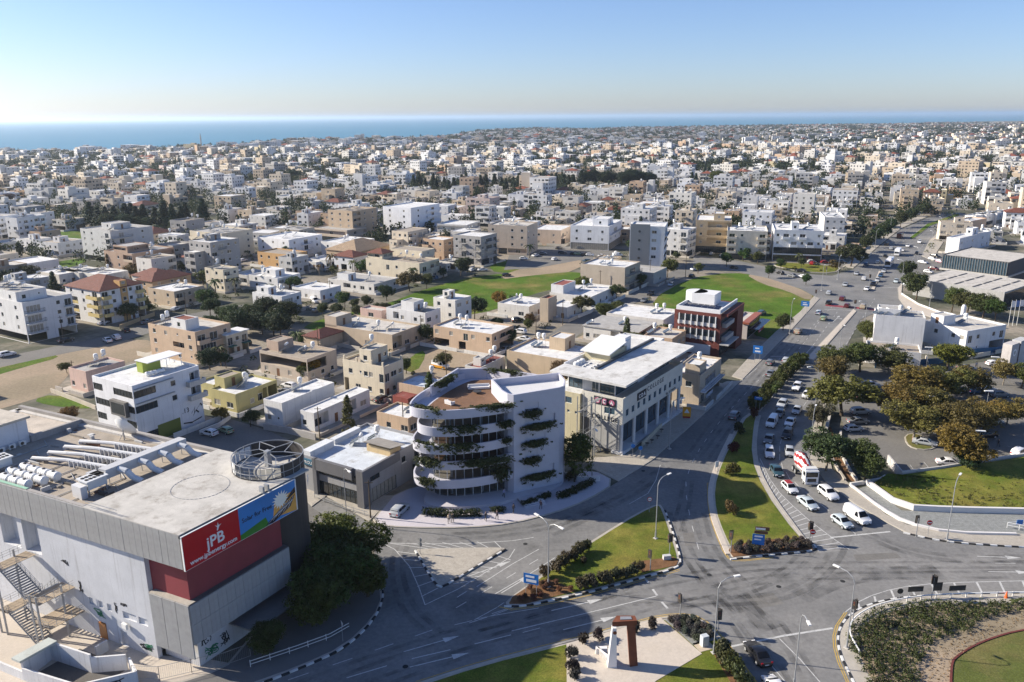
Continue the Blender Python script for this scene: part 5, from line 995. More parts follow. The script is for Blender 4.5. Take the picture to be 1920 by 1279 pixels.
q.face([(.25, .25, 11.0), (28.75, .25, 11.0), (28.75, 9.3, 11.0), (.25, 9.3, 11.0)]); q.face([(0, 0, 11.8), (29, 0, 11.8), (28.75, .25, 11.8), (.25, .25, 11.8)]); q.face([(28.75, .25, 11), (.25, .25, 11), (.25, .25, 11.8), (28.75, .25, 11.8)]); q.face([(0, 9.3, 11.8), (0, 0, 11.8), (.25, .25, 11.8), (.25, 9.3, 11.8)]); q.face([(.25, .25, 11), (.25, 9.3, 11), (.25, 9.3, 11.8), (.25, .25, 11.8)])
mk('wall_band', q, 'plaster', col_, color=CW)
for w_ in wops: link(bpy.data.objects.new('window', winmesh(1.3, 1.5, 'sb')), col_, (w_[0], 0, 7.6))
link(bpy.data.objects.new('window', winmesh(2.4, 1.4, 'sb')), col_, (0, 9.3 - 5.2, 8.0), -pi / 2)
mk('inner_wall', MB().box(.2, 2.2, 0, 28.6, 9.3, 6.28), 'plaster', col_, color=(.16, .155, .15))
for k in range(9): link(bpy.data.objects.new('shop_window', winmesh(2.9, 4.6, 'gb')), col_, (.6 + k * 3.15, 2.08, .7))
mk('cladding_panel', MB().box(-.06, .6, .6, .22, 7.4, 6.3), 'cladding', col_)
mk('plinth', MB().box(-.3, -.4, 0, 29.2, 2.2, .6), 'plaster', col_, color=(.62, .62, .62))
for k in range(6): mk('column', MB().tube((.5 + k * 5.6, .45, .6), (.5 + k * 5.6, .45, 6.3), .38, n=14), 'plaster', col_, color=(.66, .66, .65), smooth=40)
cb = bpy.data.objects.new('cream_wing', None); link(cb, col_, (-.6, 9.3, 0)); blk(cb, 0, 0, 16, 7.2, 0, [5.2, 2.6, 3.2], {'L': ['....', '.sss', '.WW.']}, CC, RW, .1, glassv='b')
cu = bpy.data.objects.new('top_storey', None); link(cu, col_, (2.4, 3.0, 11.0)); blk(cu, 0, 0, 26, 11, 0, [3.4], {'R': ['gggg.ggggg'], 'L': ['gg.dgg']}, (.62, .63, .64), RW, .05, glassv='b')
mk('roof', MB().box(-.9, -1.0, 14.5, 32.5, 9.2, 14.95).box(-.9, 9.2, 14.5, 5.0, 16.4, 14.95).box(16, 9.2, 14.4, 31, 16.4, 14.8), 'roofing', col_, color=(.60, .595, .57)); mk('roof_ridge', MB().box(5, 8.6, 14.96, 32.0, 9.1, 15.4), 'metal', col_, color=(.12, .12, .12))
mk('roof_well', MB().box(5, 9.2, 13.6, 16, 16.4, 13.9), 'paint', col_, color=(.7, .7, .7)); mk('well_wall', MB().box(5, 16.3, 13.9, 16, 16.6, 15.1), 'paint', col_, color=(.7, .7, .7))
mk('stair_box', MB().prism([(12.5, 9.6), (20, 9.6), (20, 15.8), (12.5, 15.8)], 14, 16.4), 'plaster', col_, color=CC)
q = MB().face([(11.5, 9.3, 16.1), (21, 9.3, 17.4), (21, 16.4, 17.4), (11.5, 16.4, 16.1)]).face([(11.5, 9.3, 16.35), (21, 9.3, 17.65), (21, 16.4, 17.65), (11.5, 16.4, 16.35)]).face([(11.5, 9.3, 16.1), (21, 9.3, 17.4), (21, 9.3, 17.65), (11.5, 9.3, 16.35)]).face([(11.5, 16.4, 16.1), (11.5, 9.3, 16.1), (11.5, 9.3, 16.35), (11.5, 16.4, 16.35)])
mk('sloping_roof', q, 'paint', col_, color=(.7, .7, .68)); mk('roof_box', MB().box(19.2, 9.6, 15, 22, 12.4, 18.2), 'paint', col_, color=(.7, .7, .7))
for k in range(6): ac(col_, 6.6 + (k % 3) * 1.3, 11 + (k // 3) * 1.8, 13.9, rng.uniform(-.2, .2))
for k in range(3): tank(col_, 6.4 + k * 1.3, 14.4, 13.9)
txt(col_, 'C O L L E G E', 1.35, (10.8, -.03, 10.25), (pi / 2, 0, 0), 'ink', bold=.02); txt(col_, 'TEL. 77 77 00 38', .75, (20.2, -.03, 6.55), (pi / 2, 0, 0), 'ink'); txt(col_, 'COLLEGE', 1.25, (-.03, 6.9, 6.6), (pi / 2, 0, -pi / 2), 'ink', bold=.02, spacing=1.15)
mk('sign_board', MB().box(6.2, -.14, 9.5, 10.2, -.02, 11.1), 'ink', col_); txt(col_, 'C D A', 1.1, (6.7, -.16, 9.9), (pi / 2, 0, 0), 'white_print', bold=.03)
mk('sign_board', MB().box(-.14, 1.6, 9.7, -.02, 6.4, 11.3), 'ink', col_)
for k, ch in enumerate('CDA'): mk('sign_disc', MB().tube((-.15, 5.6 - k * 1.6, 10.5), (-.18, 5.6 - k * 1.6, 10.5), .62, n=18), 'graffiti_pink', col_); txt(col_, ch, 1.0, (-.2, 5.95 - k * 1.6, 10.15), (pi / 2, 0, -pi / 2), 'white_print', bold=.03)
txt(col_, 'SCIENCE DESIGN ENGINEERING BUSINESS & FINANCE', .55, (9, -1.02, 14.52), (pi / 2, 0, 0), 'ink')
es = bpy.data.objects.new('fire_stair', None); link(es, col_, (-3.2, 4.4, 0)); rl = MB()
for x, y in ((0, 0), (0, 4), (2.6, 0), (2.6, 4)): mk('column', MB().tube((x, y, 0), (x, y, 11.6), .09, n=6), 'metalgrey', es)
for k in range(4):
    z0, z1 = k * 2.8, (k + 1) * 2.8; x = .1 if k % 2 else 1.4; ya, yb = (0.3, 3.7) if k % 2 == 0 else (3.7, .3)
    for i in range(10): t = (i + .5) / 10; y, z = ya + (yb - ya) * t, z0 + (z1 - z0) * t; mk('tread', MB().box(x, y - .15, z - .04, x + 1.1, y + .15, z), 'metalgrey', es)
    for xx in (x, x + 1.1): rl.tube((xx, ya, z0 + .9), (xx, yb, z1 + .9), .03, n=4); rl.tube((xx, ya, z0), (xx, yb, z1), .05, n=4)
    mk('landing', MB().box(0, yb - .6 if yb > 2 else yb - .3, z1 - .06, 2.6, yb + .3 if yb > 2 else yb + .6, z1), 'metalgrey', es)
    for hh in (.5, 1.0): rl.tube((0, 4.2 if yb > 2 else -.2, z1 + hh), (2.6, 4.2 if yb > 2 else -.2, z1 + hh), .03, n=4)
mk('railing', rl, 'metalgrey', es)
# ---------- grey corner shop building
t, w, d, zr = H('grey corner shop building with dark framed front and blue-white roof', (575, 847), (680, 884), (795, 818), 6.8, 2, {'R': ['gg.g', 'c.wb'], 'L': ['.ggg', '.ccc']}, (.30, .30, .31), (.56, .6, .64), 'shop_building', 'shop building', short='the grey corner shop')
mk('front_frame', MB().box(-.7, 2.0, 4.9, 0, d * .74, 7.0).box(-.7, .0, 0, -.02, 1.0, 7.0).box(-.7, d * .72, 0, -.02, d * .78, 7.0), 'plaster', t, color=(.13, .13, .14)); mk('front_frame', MB().box(-.7, -.5, 5.3, 9.5, -.02, 7.0).box(-.7, -.5, 0, 1.2, -.02, 5.3), 'plaster', t, color=(.14, .14, .15))
mk('sign_board', MB().box(-.35, d * .8, 5.2, -.02, d * .99, 6.3), 'paint', t, color=(.04, .13, .2)); txt(t, 'PROUT', .8, (-.37, d * .95, 5.5), (pi / 2, 0, -pi / 2), 'white_print')
mk('roof_shed', MB().prism([(w * .45, .5), (w * .62, .5), (w * .62, 6), (w * .45, 6)], zr, zr + 1.3), 'plaster', t, color=(.55, .42, .24)); mk('shed_roof', MB().face([(w * .42, 0, zr + 1.9), (w * .66, 0, zr + 1.2), (w * .66, 6.4, zr + 1.2), (w * .42, 6.4, zr + 1.9)]).face([(w * .42, 0, zr + 1.8), (w * .42, 6.4, zr + 1.8), (w * .66, 6.4, zr + 1.1), (w * .66, 0, zr + 1.1)]), 'roofing', t, color=(.3, .28, .25))
heater(t, w * .55, d * .62, zr, 1, -GRID); heater(t, w * .7, d * .5, zr, 4, -GRID); mk('parapet_block', MB().box(.2, d * .86, zr, w * .35, d * .99, zr + 1.3).box(w * .4, d * .9, zr, w * .8, d * .99, zr + 1.0), 'plaster', t, color=(.6, .62, .64))
# ---------- white building marked .13
t, w, d, zr = H('white four-level building with strip windows and black mural by the yard', (163, 707), (247, 724), (372, 685), 13.4, 4, {'R': ['gg....', '...', 'cc.w.l', 'cc.w.l'], 'L': ['....', 'c..c', 'cc.c', 'c.cc']}, (.74, .74, .75), RW, heat=(), short='the white strip-window building')
mk('shutter', MB().box(w * .28, -.05, .1, w * .62, .02, 3.4), 'paint', t, color=(.14, .17, .03)); mk('bay_box', MB().box(-.9, d * .15, 6.4, 0, d * .52, 9.6), 'concrete', t, color=(.17, .16, .15)); mk('bay_window', MB().box(-.95, d * .18, 6.9, -.9, d * .49, 9.2), 'glass', t)
for z in (6.9, 10.0): mk('awning', MB().box(.3, -.55, z + 2.5, w * .58, 0, z + 2.58), 'metalgrey', t); mk('balcony', cached(('bal13'), lambda: balmesh(4.2, 1.5, False)), 'concrete' if False else [], t, loc=(w - 3.4, 0, z - .25), color=(.5, .48, .45)) if False else link(bpy.data.objects.new('balcony', balmesh(4.2, 1.2, False)), t, (w - 3.6, 0, z - .3), 0, (.5, .48, .45))
txt(t, '.13', 1.5, (w * .66, -.04, 3.9), (pi / 2, 0, 0), 'ink'); scribble_o = MB()
for p in ([(w * .8, 3.2), (w * .86, 4.4), (w * .84, 3.0), (w * .95, 4.8), (w * .97, 4.3)], [(w * .66, 1.6), (w * .8, 1.2), (w * .95, 1.7)], [(w * .82, 2.6), (w * .87, 3.6), (w * .91, 3.0)]):
    for a, b in zip(p[:-1], p[1:]): scribble_o.face([(a[0], -.03, a[1]), (b[0], -.03, b[1] - .12), (b[0] + .25, -.03, b[1] + .2), (a[0] + .1, -.03, a[1] + .25)])
mk('mural', scribble_o, 'ink', t)
pg = bpy.data.objects.new('roof_pergola', None); link(pg, t, (w * .45, d * .35, zr)); mk('canopy', MB().box(0, 0, 2.5, 8.5, 4.4, 2.65), 'frame_white', pg); mk('store_wall', MB().box(.2, 2.2, 0, 4.5, 4.2, 2.4), 'paint', pg, color=(.30, .36, .06))
for x, y in ((8.2, .2), (8.2, 4.2), (4.6, .2)): mk('post', MB().tube((x, y, 0), (x, y, 2.5), .07, n=6), 'frame_white', pg)
for k in range(4): o = link(bpy.data.objects.new('water_tank', tm), None, t.matrix_basis @ Vector((w * .42 + k * .95, d * .32 - .2 * k, zr + .02)), GRID); tag(o, f"{['first', 'second', 'third', 'fourth'][k]} small tank from the left on the strip-window building", 'water tank', 'strip-window building tanks'); o.scale = (.62, .7, .7)
# ---------- dark red office with solar roof
t, w, d, zr = H('dark red framed office block with white fins and solar roof', (1268, 578), (1352, 590), (1388, 567), 12.3, 3, {'R': ['gg', 'cc', 'cc'], 'L': ['.', '.', '.']}, (.145, .038, .03), RW, 'office_block', 'office block', wallmat='brickred', par=.2, short='the dark red office')
for fl in range(2):
    z = 4.6 + fl * 3.9; mk('strip_window', MB().box(-.06, 1.0, z, -.02, d - 1.0, z + 2.9), 'glass', t); mk('spandrel', MB().box(-.1, 1.0, z, -.06, d - 1.0, z + 1.0), 'concrete', t, color=(.5, .48, .47))
    for k in range(7): mk('fin', MB().box(-.4, 1.3 + k * (d - 2.8) / 6 - .12, z - .1, -.06, 1.3 + k * (d - 2.8) / 6 + .12, z + 3.0), 'paint', t, color=(.72, .72, .72))
    mk('balcony', MB().box(w * .1, -1.2, z - .3, w * .55, 0, z + .9), 'concrete', t, color=(.4, .38, .36))
mk('side_frame', MB().box(w * .05, -1.7, 11.6, w, 0, 12.4).box(w * .62, -1.7, 0, w * .98, -.02, 11.6), 'brickred', t); mk('shop_panel', MB().box(-.08, 2.4, .4, -.02, d - 2.2, 3.2), 'paint', t, color=(.6, .63, .66)); mk('canopy', MB().box(0, -2.6, 3.6, w * .6, -.02, 3.9), 'concrete', t, color=(.45, .45, .45))
mk('roof_parapet', MB().box(0.3, .3, 12.3, .7, d - .3, 13.4).box(.7, .3, 12.3, w - .3, .7, 13.4).box(.7, d - .7, 12.3, w - .3, d - .3, 13.4), 'paint', t, color=(.72, .72, .72)); q = MB().box(w * .5, d * .35, 12.3, w * .86, d * .82, 15.6).tube((w * .68, d * .82, 12.3), (w * .68, d * .82, 15.6), w * .18, n=20); mk('stair_head', q, 'paint', t, color=(.7, .7, .7))
spm = MB().box(0, 0, 0, 1.0, 1.65, .05).mesh('solar_panel', ['solar'])
for i in range(3):
    for j in range(6): o = link(bpy.data.objects.new('solar_panel', spm), t, (w * .1 + i * 1.9, d * .14 + j * 1.72, zr + .5 + .0)); o.rotation_euler = (0, radians(-14), 0); o.scale = (1.5, .95, 1)
t, w, d, zr = H('low shop with red-edged roof beside the dark red office', (1386, 592), (1402, 606), (1448, 590), 5.0, 1, {'R': ['ggg'], 'L': ['..']}, (.5, .45, .43), RC, 'shop_building', 'shop building', short='the low red-edged shop')
mk('roof_edge', MB().box(-.3, -.5, 4.6, w + .3, 1.6, 5.2), 'paint', t, color=(.3, .1, .06)); mk('pergola', MB().box(0, -3.4, 3.2, w, -.5, 3.4), 'solar', t); mk('sign_band', MB().box(-.3, -3.5, 2.6, w * .4, -3.42, 3.2), 'red_print', t); txt(t, 'FITNESS', .5, (.2, -3.52, 2.7), (pi / 2, 0, 0), 'white_print')
# ---------- beige corner house on the main road
t, w, d, zr = H('beige concrete two-storey house with balconies beside the college', (1264, 692), (1313, 705), (1360, 672), 7.4, 2, {'R': ['rlo', 'rrr'], 'L': ['.W..', '..W.']}, (.46, .38, .29), RW, head=(.1, .1, .4, .6, 2.2, {}), heat=((.6, .5, 0, 4),), bal=(.7, .7, .72), short='the beige house beside the college')
# ---------- sign pillar with clock emblem at the right edge
CP = g(1888, 708); t = thing('sign_pillar', 'pale concrete entrance pillar with round white emblem at right edge', 'sign pillar', CP, radians(35))
mk('pillar', MB().box(0, 0, 0, 4.0, 2.2, 8.6), 'concrete', t, color=(.5, .47, .45)); mk('pillar_slot', MB().box(4.0, .1, 0, 4.8, 2.1, 8.2), 'concrete', t, color=(.08, .05, .06)); mk('pillar', MB().box(4.8, 0, 0, 9.5, 2.2, 8.8), 'concrete', t, color=(.46, .46, .46))
mk('emblem', MB().tube((1.9, -.02, 6.3), (1.9, -.08, 6.3), .95, n=24), 'white_print', t); mk('emblem_ring', MB().tube((1.9, -.08, 6.3), (1.9, -.1, 6.3), .55, n=24), 'metalgrey', t); FOOT.append((CP.x + 4, CP.y + 2, 7, []))
FP = g(1802, 612); t = thing('advertising_column', 'slim white rounded advertising column beside flagpoles', 'column', FP); mk('column', MB().lathe([(.7, 0), (.7, 6.2), (.5, 6.9), (.15, 7.1)], 16), 'paint', t, color=(.66, .66, .68), smooth=50)
for k in range(3):
    fp = g(1890 + k * 8 - 0, 612 - k * 1); t = thing('flagpole', f"{['first', 'second', 'third'][k]} white flagpole from the left with small flag", 'flagpole', fp, 0, 'flagpoles by the concrete hall'); mk('pole', MB().tube((0, 0, 0), (0, 0, 8.5), .07, .04, n=8), 'frame_white', t); mk('flag', MB().box(.05, -.02, 6.2, 1.2, .02, 8.2), 'paint', t, color=[(.6, .62, .66), (.08, .16, .4), (.55, .58, .64)][k])
# ---------- dark red corrugated shed and mosque-like minaret far off
t, w, d, zr = H('small dark red corrugated container shed beside the white tower', (740, 740), (765, 748), (781, 739), 3.0, 1, {}, (.24, .06, .045), (.24, .06, .045), 'shed', 'shed', par=.08)
NTH = ['first', 'second', 'third', 'fourth', 'fifth', 'sixth', 'seventh', 'eighth', 'ninth', 'tenth', 'eleventh', 'twelfth', 'thirteenth', 'fourteenth', 'fifteenth', 'sixteenth', 'seventeenth', 'eighteenth', 'nineteenth', 'twentieth'] + [f'{k}th' for k in range(21, 60)]
# ------------------------------------------------------------------ trees and plants
def leafcloud(seed, shape, n, per, size, spread, r=None):
    """leaf-sized faces in clumps; shape(rnd) -> clump centre"""
    rd = random.Random(seed); mb = MB(); v, f = mb.v, mb.f
    for _ in range(n):
        c = shape(rd); cs = spread * rd.uniform(.7, 1.35)
        for _ in range(per):
            d = Vector((rd.gauss(0, 1), rd.gauss(0, 1), rd.gauss(0, .8))); d = d.normalized() * cs * rd.random() ** .5
            p = Vector(c) + d; nrm = (d.normalized() + Vector((rd.uniform(-.7, .7), rd.uniform(-.7, .7), rd.uniform(-.2, .9)))).normalized()
            a = nrm.orthogonal().normalized(); b = nrm.cross(a); t = rd.uniform(0, 6.28); a, b = a * cos(t) + b * sin(t), b * cos(t) - a * sin(t); s = size * rd.uniform(.6, 1.3); k = len(v)
            v += [tuple(p - a * s), tuple(p - b * s * .55), tuple(p + a * s), tuple(p + b * s * .55)]; f.append((k, k + 1, k + 2, k + 3)); mb.m.append(0)
    return mb
def ell(rx, ry, rz, cz, inner=.45, lobes=5, seed=0):
    rl = random.Random(seed); lb = [(rl.uniform(-.55, .55) * rx, rl.uniform(-.55, .55) * ry, cz + rl.uniform(-.4, .5) * rz, rl.uniform(.45, .72)) for _ in range(lobes)]
    def f(rd):
        x0, y0, z0, k = rd.choice(lb); d = Vector((rd.gauss(0, 1), rd.gauss(0, 1), rd.gauss(0, 1))).normalized() * (inner + (1 - inner) * rd.random() ** .6)
        return (x0 + d.x * rx * k, y0 + d.y * ry * k, max(cz - rz * .95, z0 + d.z * rz * k))
    return f
def conesh(r, h, z0, p=1.0):
    def f(rd):
        t = rd.random() ** .8; rr = r * (1 - t) ** p * (.55 + .5 * rd.random()) if p < .9 else r * (1 - t) * (.5 + .55 * rd.random()); a = rd.uniform(0, 6.28); return (rr * cos(a), rr * sin(a), z0 + h * t)
    return f
def trunkmesh(h, r, limbs, seed, top):
    rd = random.Random(seed); mb = MB(); p = Vector((0, 0, -.1)); q = Vector((rd.uniform(-.2, .2), rd.uniform(-.2, .2), h)); mb.tube(p, q, r, r * .7, 8)
    for i in range(limbs):
        a = 2 * pi * i / limbs + rd.uniform(-.4, .4); e = q + Vector((cos(a) * top * .5, sin(a) * top * .5, top * rd.uniform(.4, .9))); mid = q.lerp(e, .5) + Vector((0, 0, .2)); mb.tube(q, mid, r * .6, r * .4, 6); mb.tube(mid, e, r * .4, r * .12, 5)
    return mb
TREES = {}
def treekind(k, crown, trunk, bark='bark'): TREES[k] = (crown, trunk, bark)
NV = 3
for s in range(NV):
    # unit trees about 8 m high
    treekind(('broad', s), leafcloud(s + 1, ell(3.5, 3.5, 3.1, 5.0, .5, 8, s), 470, 22, .2, .6).mesh('crown', ['leaves']), trunkmesh(2.6, .22, 5, s, 3.0).mesh('trunk', ['bark']))
    treekind(('ficus', s), leafcloud(s + 21, ell(4.2, 4.2, 3.4, 4.9, .6, 9, s + 9), 620, 22, .2, .62).mesh('crown', ['leaves_dark']), trunkmesh(2.2, .3, 6, s, 3.0).mesh('trunk', ['bark']))
    treekind(('airy', s), leafcloud(s + 41, ell(3.6, 3.6, 3.1, 4.9, .4, 9, s + 5), 460, 22, .18, .5).mesh('crown', ['leaves']), trunkmesh(2.8, .18, 6, s + 3, 3.2).mesh('trunk', ['bark_pale']))
    treekind(('upright', s), leafcloud(s + 61, ell(2.5, 2.5, 4.0, 5.6, .45, 7, s + 3), 330, 20, .19, .55).mesh('crown', ['leaves']), trunkmesh(2.2, .16, 5, s + 5, 3.4).mesh('trunk', ['bark']))
    treekind(('cypress', s), leafcloud(s + 81, conesh(1.5, 9.5, .5, .6), 130, 14, .26, .5).mesh('crown', ['leaves_dark']), trunkmesh(2, .2, 0, s, 1).mesh('trunk', ['bark']))
    treekind(('pine', s), leafcloud(s + 101, conesh(2.7, 8.6, 1.2, 1.), 190, 16, .3, .7).mesh('crown', ['leaves_dark']), trunkmesh(3, .25, 0, s, 1).mesh('trunk', ['bark']))
    treekind(('far', s), leafcloud(s + 121, ell(3.4, 3.4, 2.7, 4.6, .55, 6, s + 6), 110, 10, .42, .8).mesh('crown', ['leaves']), trunkmesh(2.4, .25, 3, s, 2.0).mesh('trunk', ['bark']))
def palmcrown(seed):
    rd = random.Random(seed); mb = MB()
    for i in range(26):
        a = 2 * pi * i / 26 + rd.uniform(-.1, .1); up = rd.uniform(-.3, 1.0); L = rd.uniform(2.0, 2.6); prev = Vector((0, 0, 6)); w = .32
        for k in range(1, 6):
            t = k / 5; p = Vector((cos(a) * L * t, sin(a) * L * t, 6 + up * L * t - 1.5 * L * t * t * .6)); sd = Vector((-sin(a), cos(a), 0)) * w * (1 - t * .6); dz = Vector((0, 0, -.18))
            mb.face([prev + sd + dz, prev, p, p + sd * .8 + dz]); mb.face([prev, prev - sd + dz, p - sd * .8 + dz, p]); prev = p
    return mb
for s in range(NV): treekind(('palm', s), palmcrown(s).mesh('crown', ['leaves']), MB().tube((0, 0, 0), (.1, 0, 3), .26, .2, 8).tube((.1, 0, 3), (0, 0, 6.1), .2, .16, 8).mesh('trunk', ['bark_pale']))
GR, DG, OL, AU, YG, BR = (.055, .095, .022), (.028, .055, .02), (.085, .10, .028), (.15, .125, .032), (.14, .16, .025), (.14, .085, .035)
def tree(label, u, v, kind='broad', h=7., wide=1., col=GR, group=None, pos=None, name=None, z=0.):
    p = pos or g(u, v); s = rng.randrange(NV); cr, tr, bk = TREES[(kind, s)]
    base = {'broad': 8., 'ficus': 8.4, 'airy': 7.8, 'upright': 9.8, 'cypress': 10.2, 'pine': 10., 'far': 7.6, 'palm': 7.0}[kind]; k = h / base
    t = thing(name or {'cypress': 'cypress_tree', 'pine': 'conifer_tree', 'palm': 'palm_tree'}.get(kind, 'tree'), label, {'palm': 'palm tree'}.get(kind, 'tree'), (p[0], p[1], z), rng.uniform(0, 6.28), group); t.scale = (k * wide, k * wide, k)
    c = tuple(x * rng.uniform(.88, 1.12) for x in col)
    link(bpy.data.objects.new('trunk', tr), t); link(bpy.data.objects.new('crown', cr), t, color=c)
    FOOT.append((p[0], p[1], 2.2, [])); return t
# dense dark trees beside the billboard building
for i, (u, v, h, w_) in enumerate(((618, 1062, 8.8, 1.05), (664, 1092, 8.6, 1.1), (628, 1142, 8.6, 1.1), (588, 1172, 7.4, 1.0), (690, 1120, 7.0, .95))):
    tree(('back tree of the dense dark clump beside the round turret', 'tall tree in the dense dark clump nearest the concrete triangle', 'broad dark tree in the middle of the clump behind the kerb', 'dark tree at the entrance end of the clump by the railing', 'lower dark tree of the clump overhanging the striped kerb')[i], u, v, 'ficus', h, w_, (.07, .092, .02) if i else (.12, .135, .025), 'dark trees beside the billboard building')
tree('small dark tree standing alone below the grey cladding', 498, 1228, 'ficus', 5.0, .9, (.045, .07, .02))
tree('slender green tree between white tower and college', 1077, 905, 'upright', 10.2, 1.1, (.085, .105, .022)); tree('small yellow-leaved tree behind the slender green tree', 1052, 885, 'upright', 5, .9, (.26, .19, .03))
cpt = [(1578, 780, 'broad', 8.6, 1.25, (.135, .12, .03), 'olive-brown tree beside the car park entrance ramp'), (1552, 726, 'broad', 7, 1., (.13, .11, .03), 'olive tree at the roadside edge of the car park'), (1560, 700, 'airy', 6.5, 1.1, OL, 'loose tree behind the roadside olive tree'), (1612, 697, 'broad', 7, 1.2, OL, 'broad tree in front of the low white annex'), (1665, 702, 'airy', 6.5, 1.2, (.09, .10, .03), 'loose tree by the blue fence of the annex'),
       (1548, 884, 'airy', 7.6, 1.0, (.06, .08, .03), 'grey-green tree beside the cement mixer'), (1622, 898, 'ficus', 7.4, .95, (.06, .08, .022), 'dense dark green tree at the car park corner wall'), (1532, 802, 'airy', 5.5, .8, (.09, .09, .045), 'thin grey-green roadside tree by the queue'),
       (1712, 826, 'airy', 7.6, 1.15, (.17, .145, .036), 'autumn tree on the kerbed island of the car park'), (1690, 790, 'airy', 7.4, 1.1, AU, 'rust-tinged tree behind the kerbed island'), (1745, 795, 'broad', 7.2, 1.1, (.16, .12, .035), 'brownish tree in the middle of the car park'), (1712, 752, 'airy', 7.4, 1.2, AU, 'tall rust-brown tree at the car park centre'), (1765, 748, 'airy', 7.2, 1.2, (.13, .11, .032), 'wide brown-green tree over parked cars'), (1815, 745, 'airy', 6.6, 1.1, (.13, .11, .035), 'brown tree toward the sign pillar'),
       (1775, 822, 'broad', 6.8, 1.2, (.12, .10, .03), 'wide olive tree over the middle parking row'), (1825, 818, 'airy', 6.6, 1.1, (.15, .12, .035), 'loose brown tree at the end of the middle row'), (1802, 884, 'broad', 7.4, 1.1, (.165, .11, .028), 'orange-brown tree beside the concrete parapet'), (1812, 888, 'broad', 4.5, 1.1, DG, 'low dark bush under the orange-brown tree'), (1852, 800, 'airy', 5.6, 1., (.2, .15, .04), 'small golden tree right of the middle row'), (1888, 796, 'airy', 5.4, 1., (.19, .15, .04), 'small golden tree near the right edge'), (1880, 722, 'airy', 5.8, .9, (.2, .16, .05), 'thin pale tree in front of the sign pillar'), (1915, 728, 'broad', 5.8, 1., OL, 'green tree at the right edge below the pillar'),
       (1718, 562, 'broad', 9.5, 1., (.06, .075, .025), 'round dark tree on the corner of the paved bend'), (1700, 525, 'broad', 7.5, .9, (.055, .075, .025), 'dark tree behind the paved bend'), (1784, 585, 'broad', 8, 1., OL, 'first olive tree before the concrete hall'), (1812, 592, 'broad', 8.2, 1.1, (.085, .09, .03), 'second olive tree before the concrete hall'), (1842, 598, 'broad', 8, 1.1, OL, 'third olive tree before the concrete hall'), (1866, 602, 'broad', 7, 1., GR, 'bright tree at the hall corner by flagpoles'),
       (1624, 642, 'broad', 6, .9, OL, 'bushy tree beside the blank whitewashed wall'), (1776, 694, 'broad', 6.6, 1.2, (.12, .16, .025), 'bright green tree in front of the broad-roofed house'), (1468, 620, 'broad', 5.6, 1.1, (.07, .08, .025), 'round tree at the edge of the corner field'), (1441, 521, 'broad', 5, .9, GR, 'small round tree on the field edge pavement'), (1464, 504, 'broad', 4.5, .9, GR, 'small round tree on the far grass island'), (1511, 534, 'broad', 4.6, .9, GR, 'small round tree by the sandy bank'), (1362, 500, 'broad', 6, 1., GR, 'round tree by the side road'), (1595, 500, 'broad', 10.5, 1.1, (.05, .065, .025), 'big dark tree below the white corner block')]
for u, v, k, h, w_, c, lab in cpt: tree(lab, u, v, k, h * (1.12 if 640 < v < 890 else 1), w_ * (1.22 if 640 < v < 890 else 1.1), c)
rt = ['nearest', 'second', 'third', 'fourth', 'fifth', 'sixth', 'farthest']
for i, (u, v) in enumerate(((1622, 472), (1640, 458), (1656, 446), (1670, 436), (1688, 426), (1708, 415), (1732, 405))): tree(f'{rt[i]} dark street tree in the row left of the main road', u, v, 'broad', 8.5, 1., (.05, .07, .025), 'dark street trees along the main road')
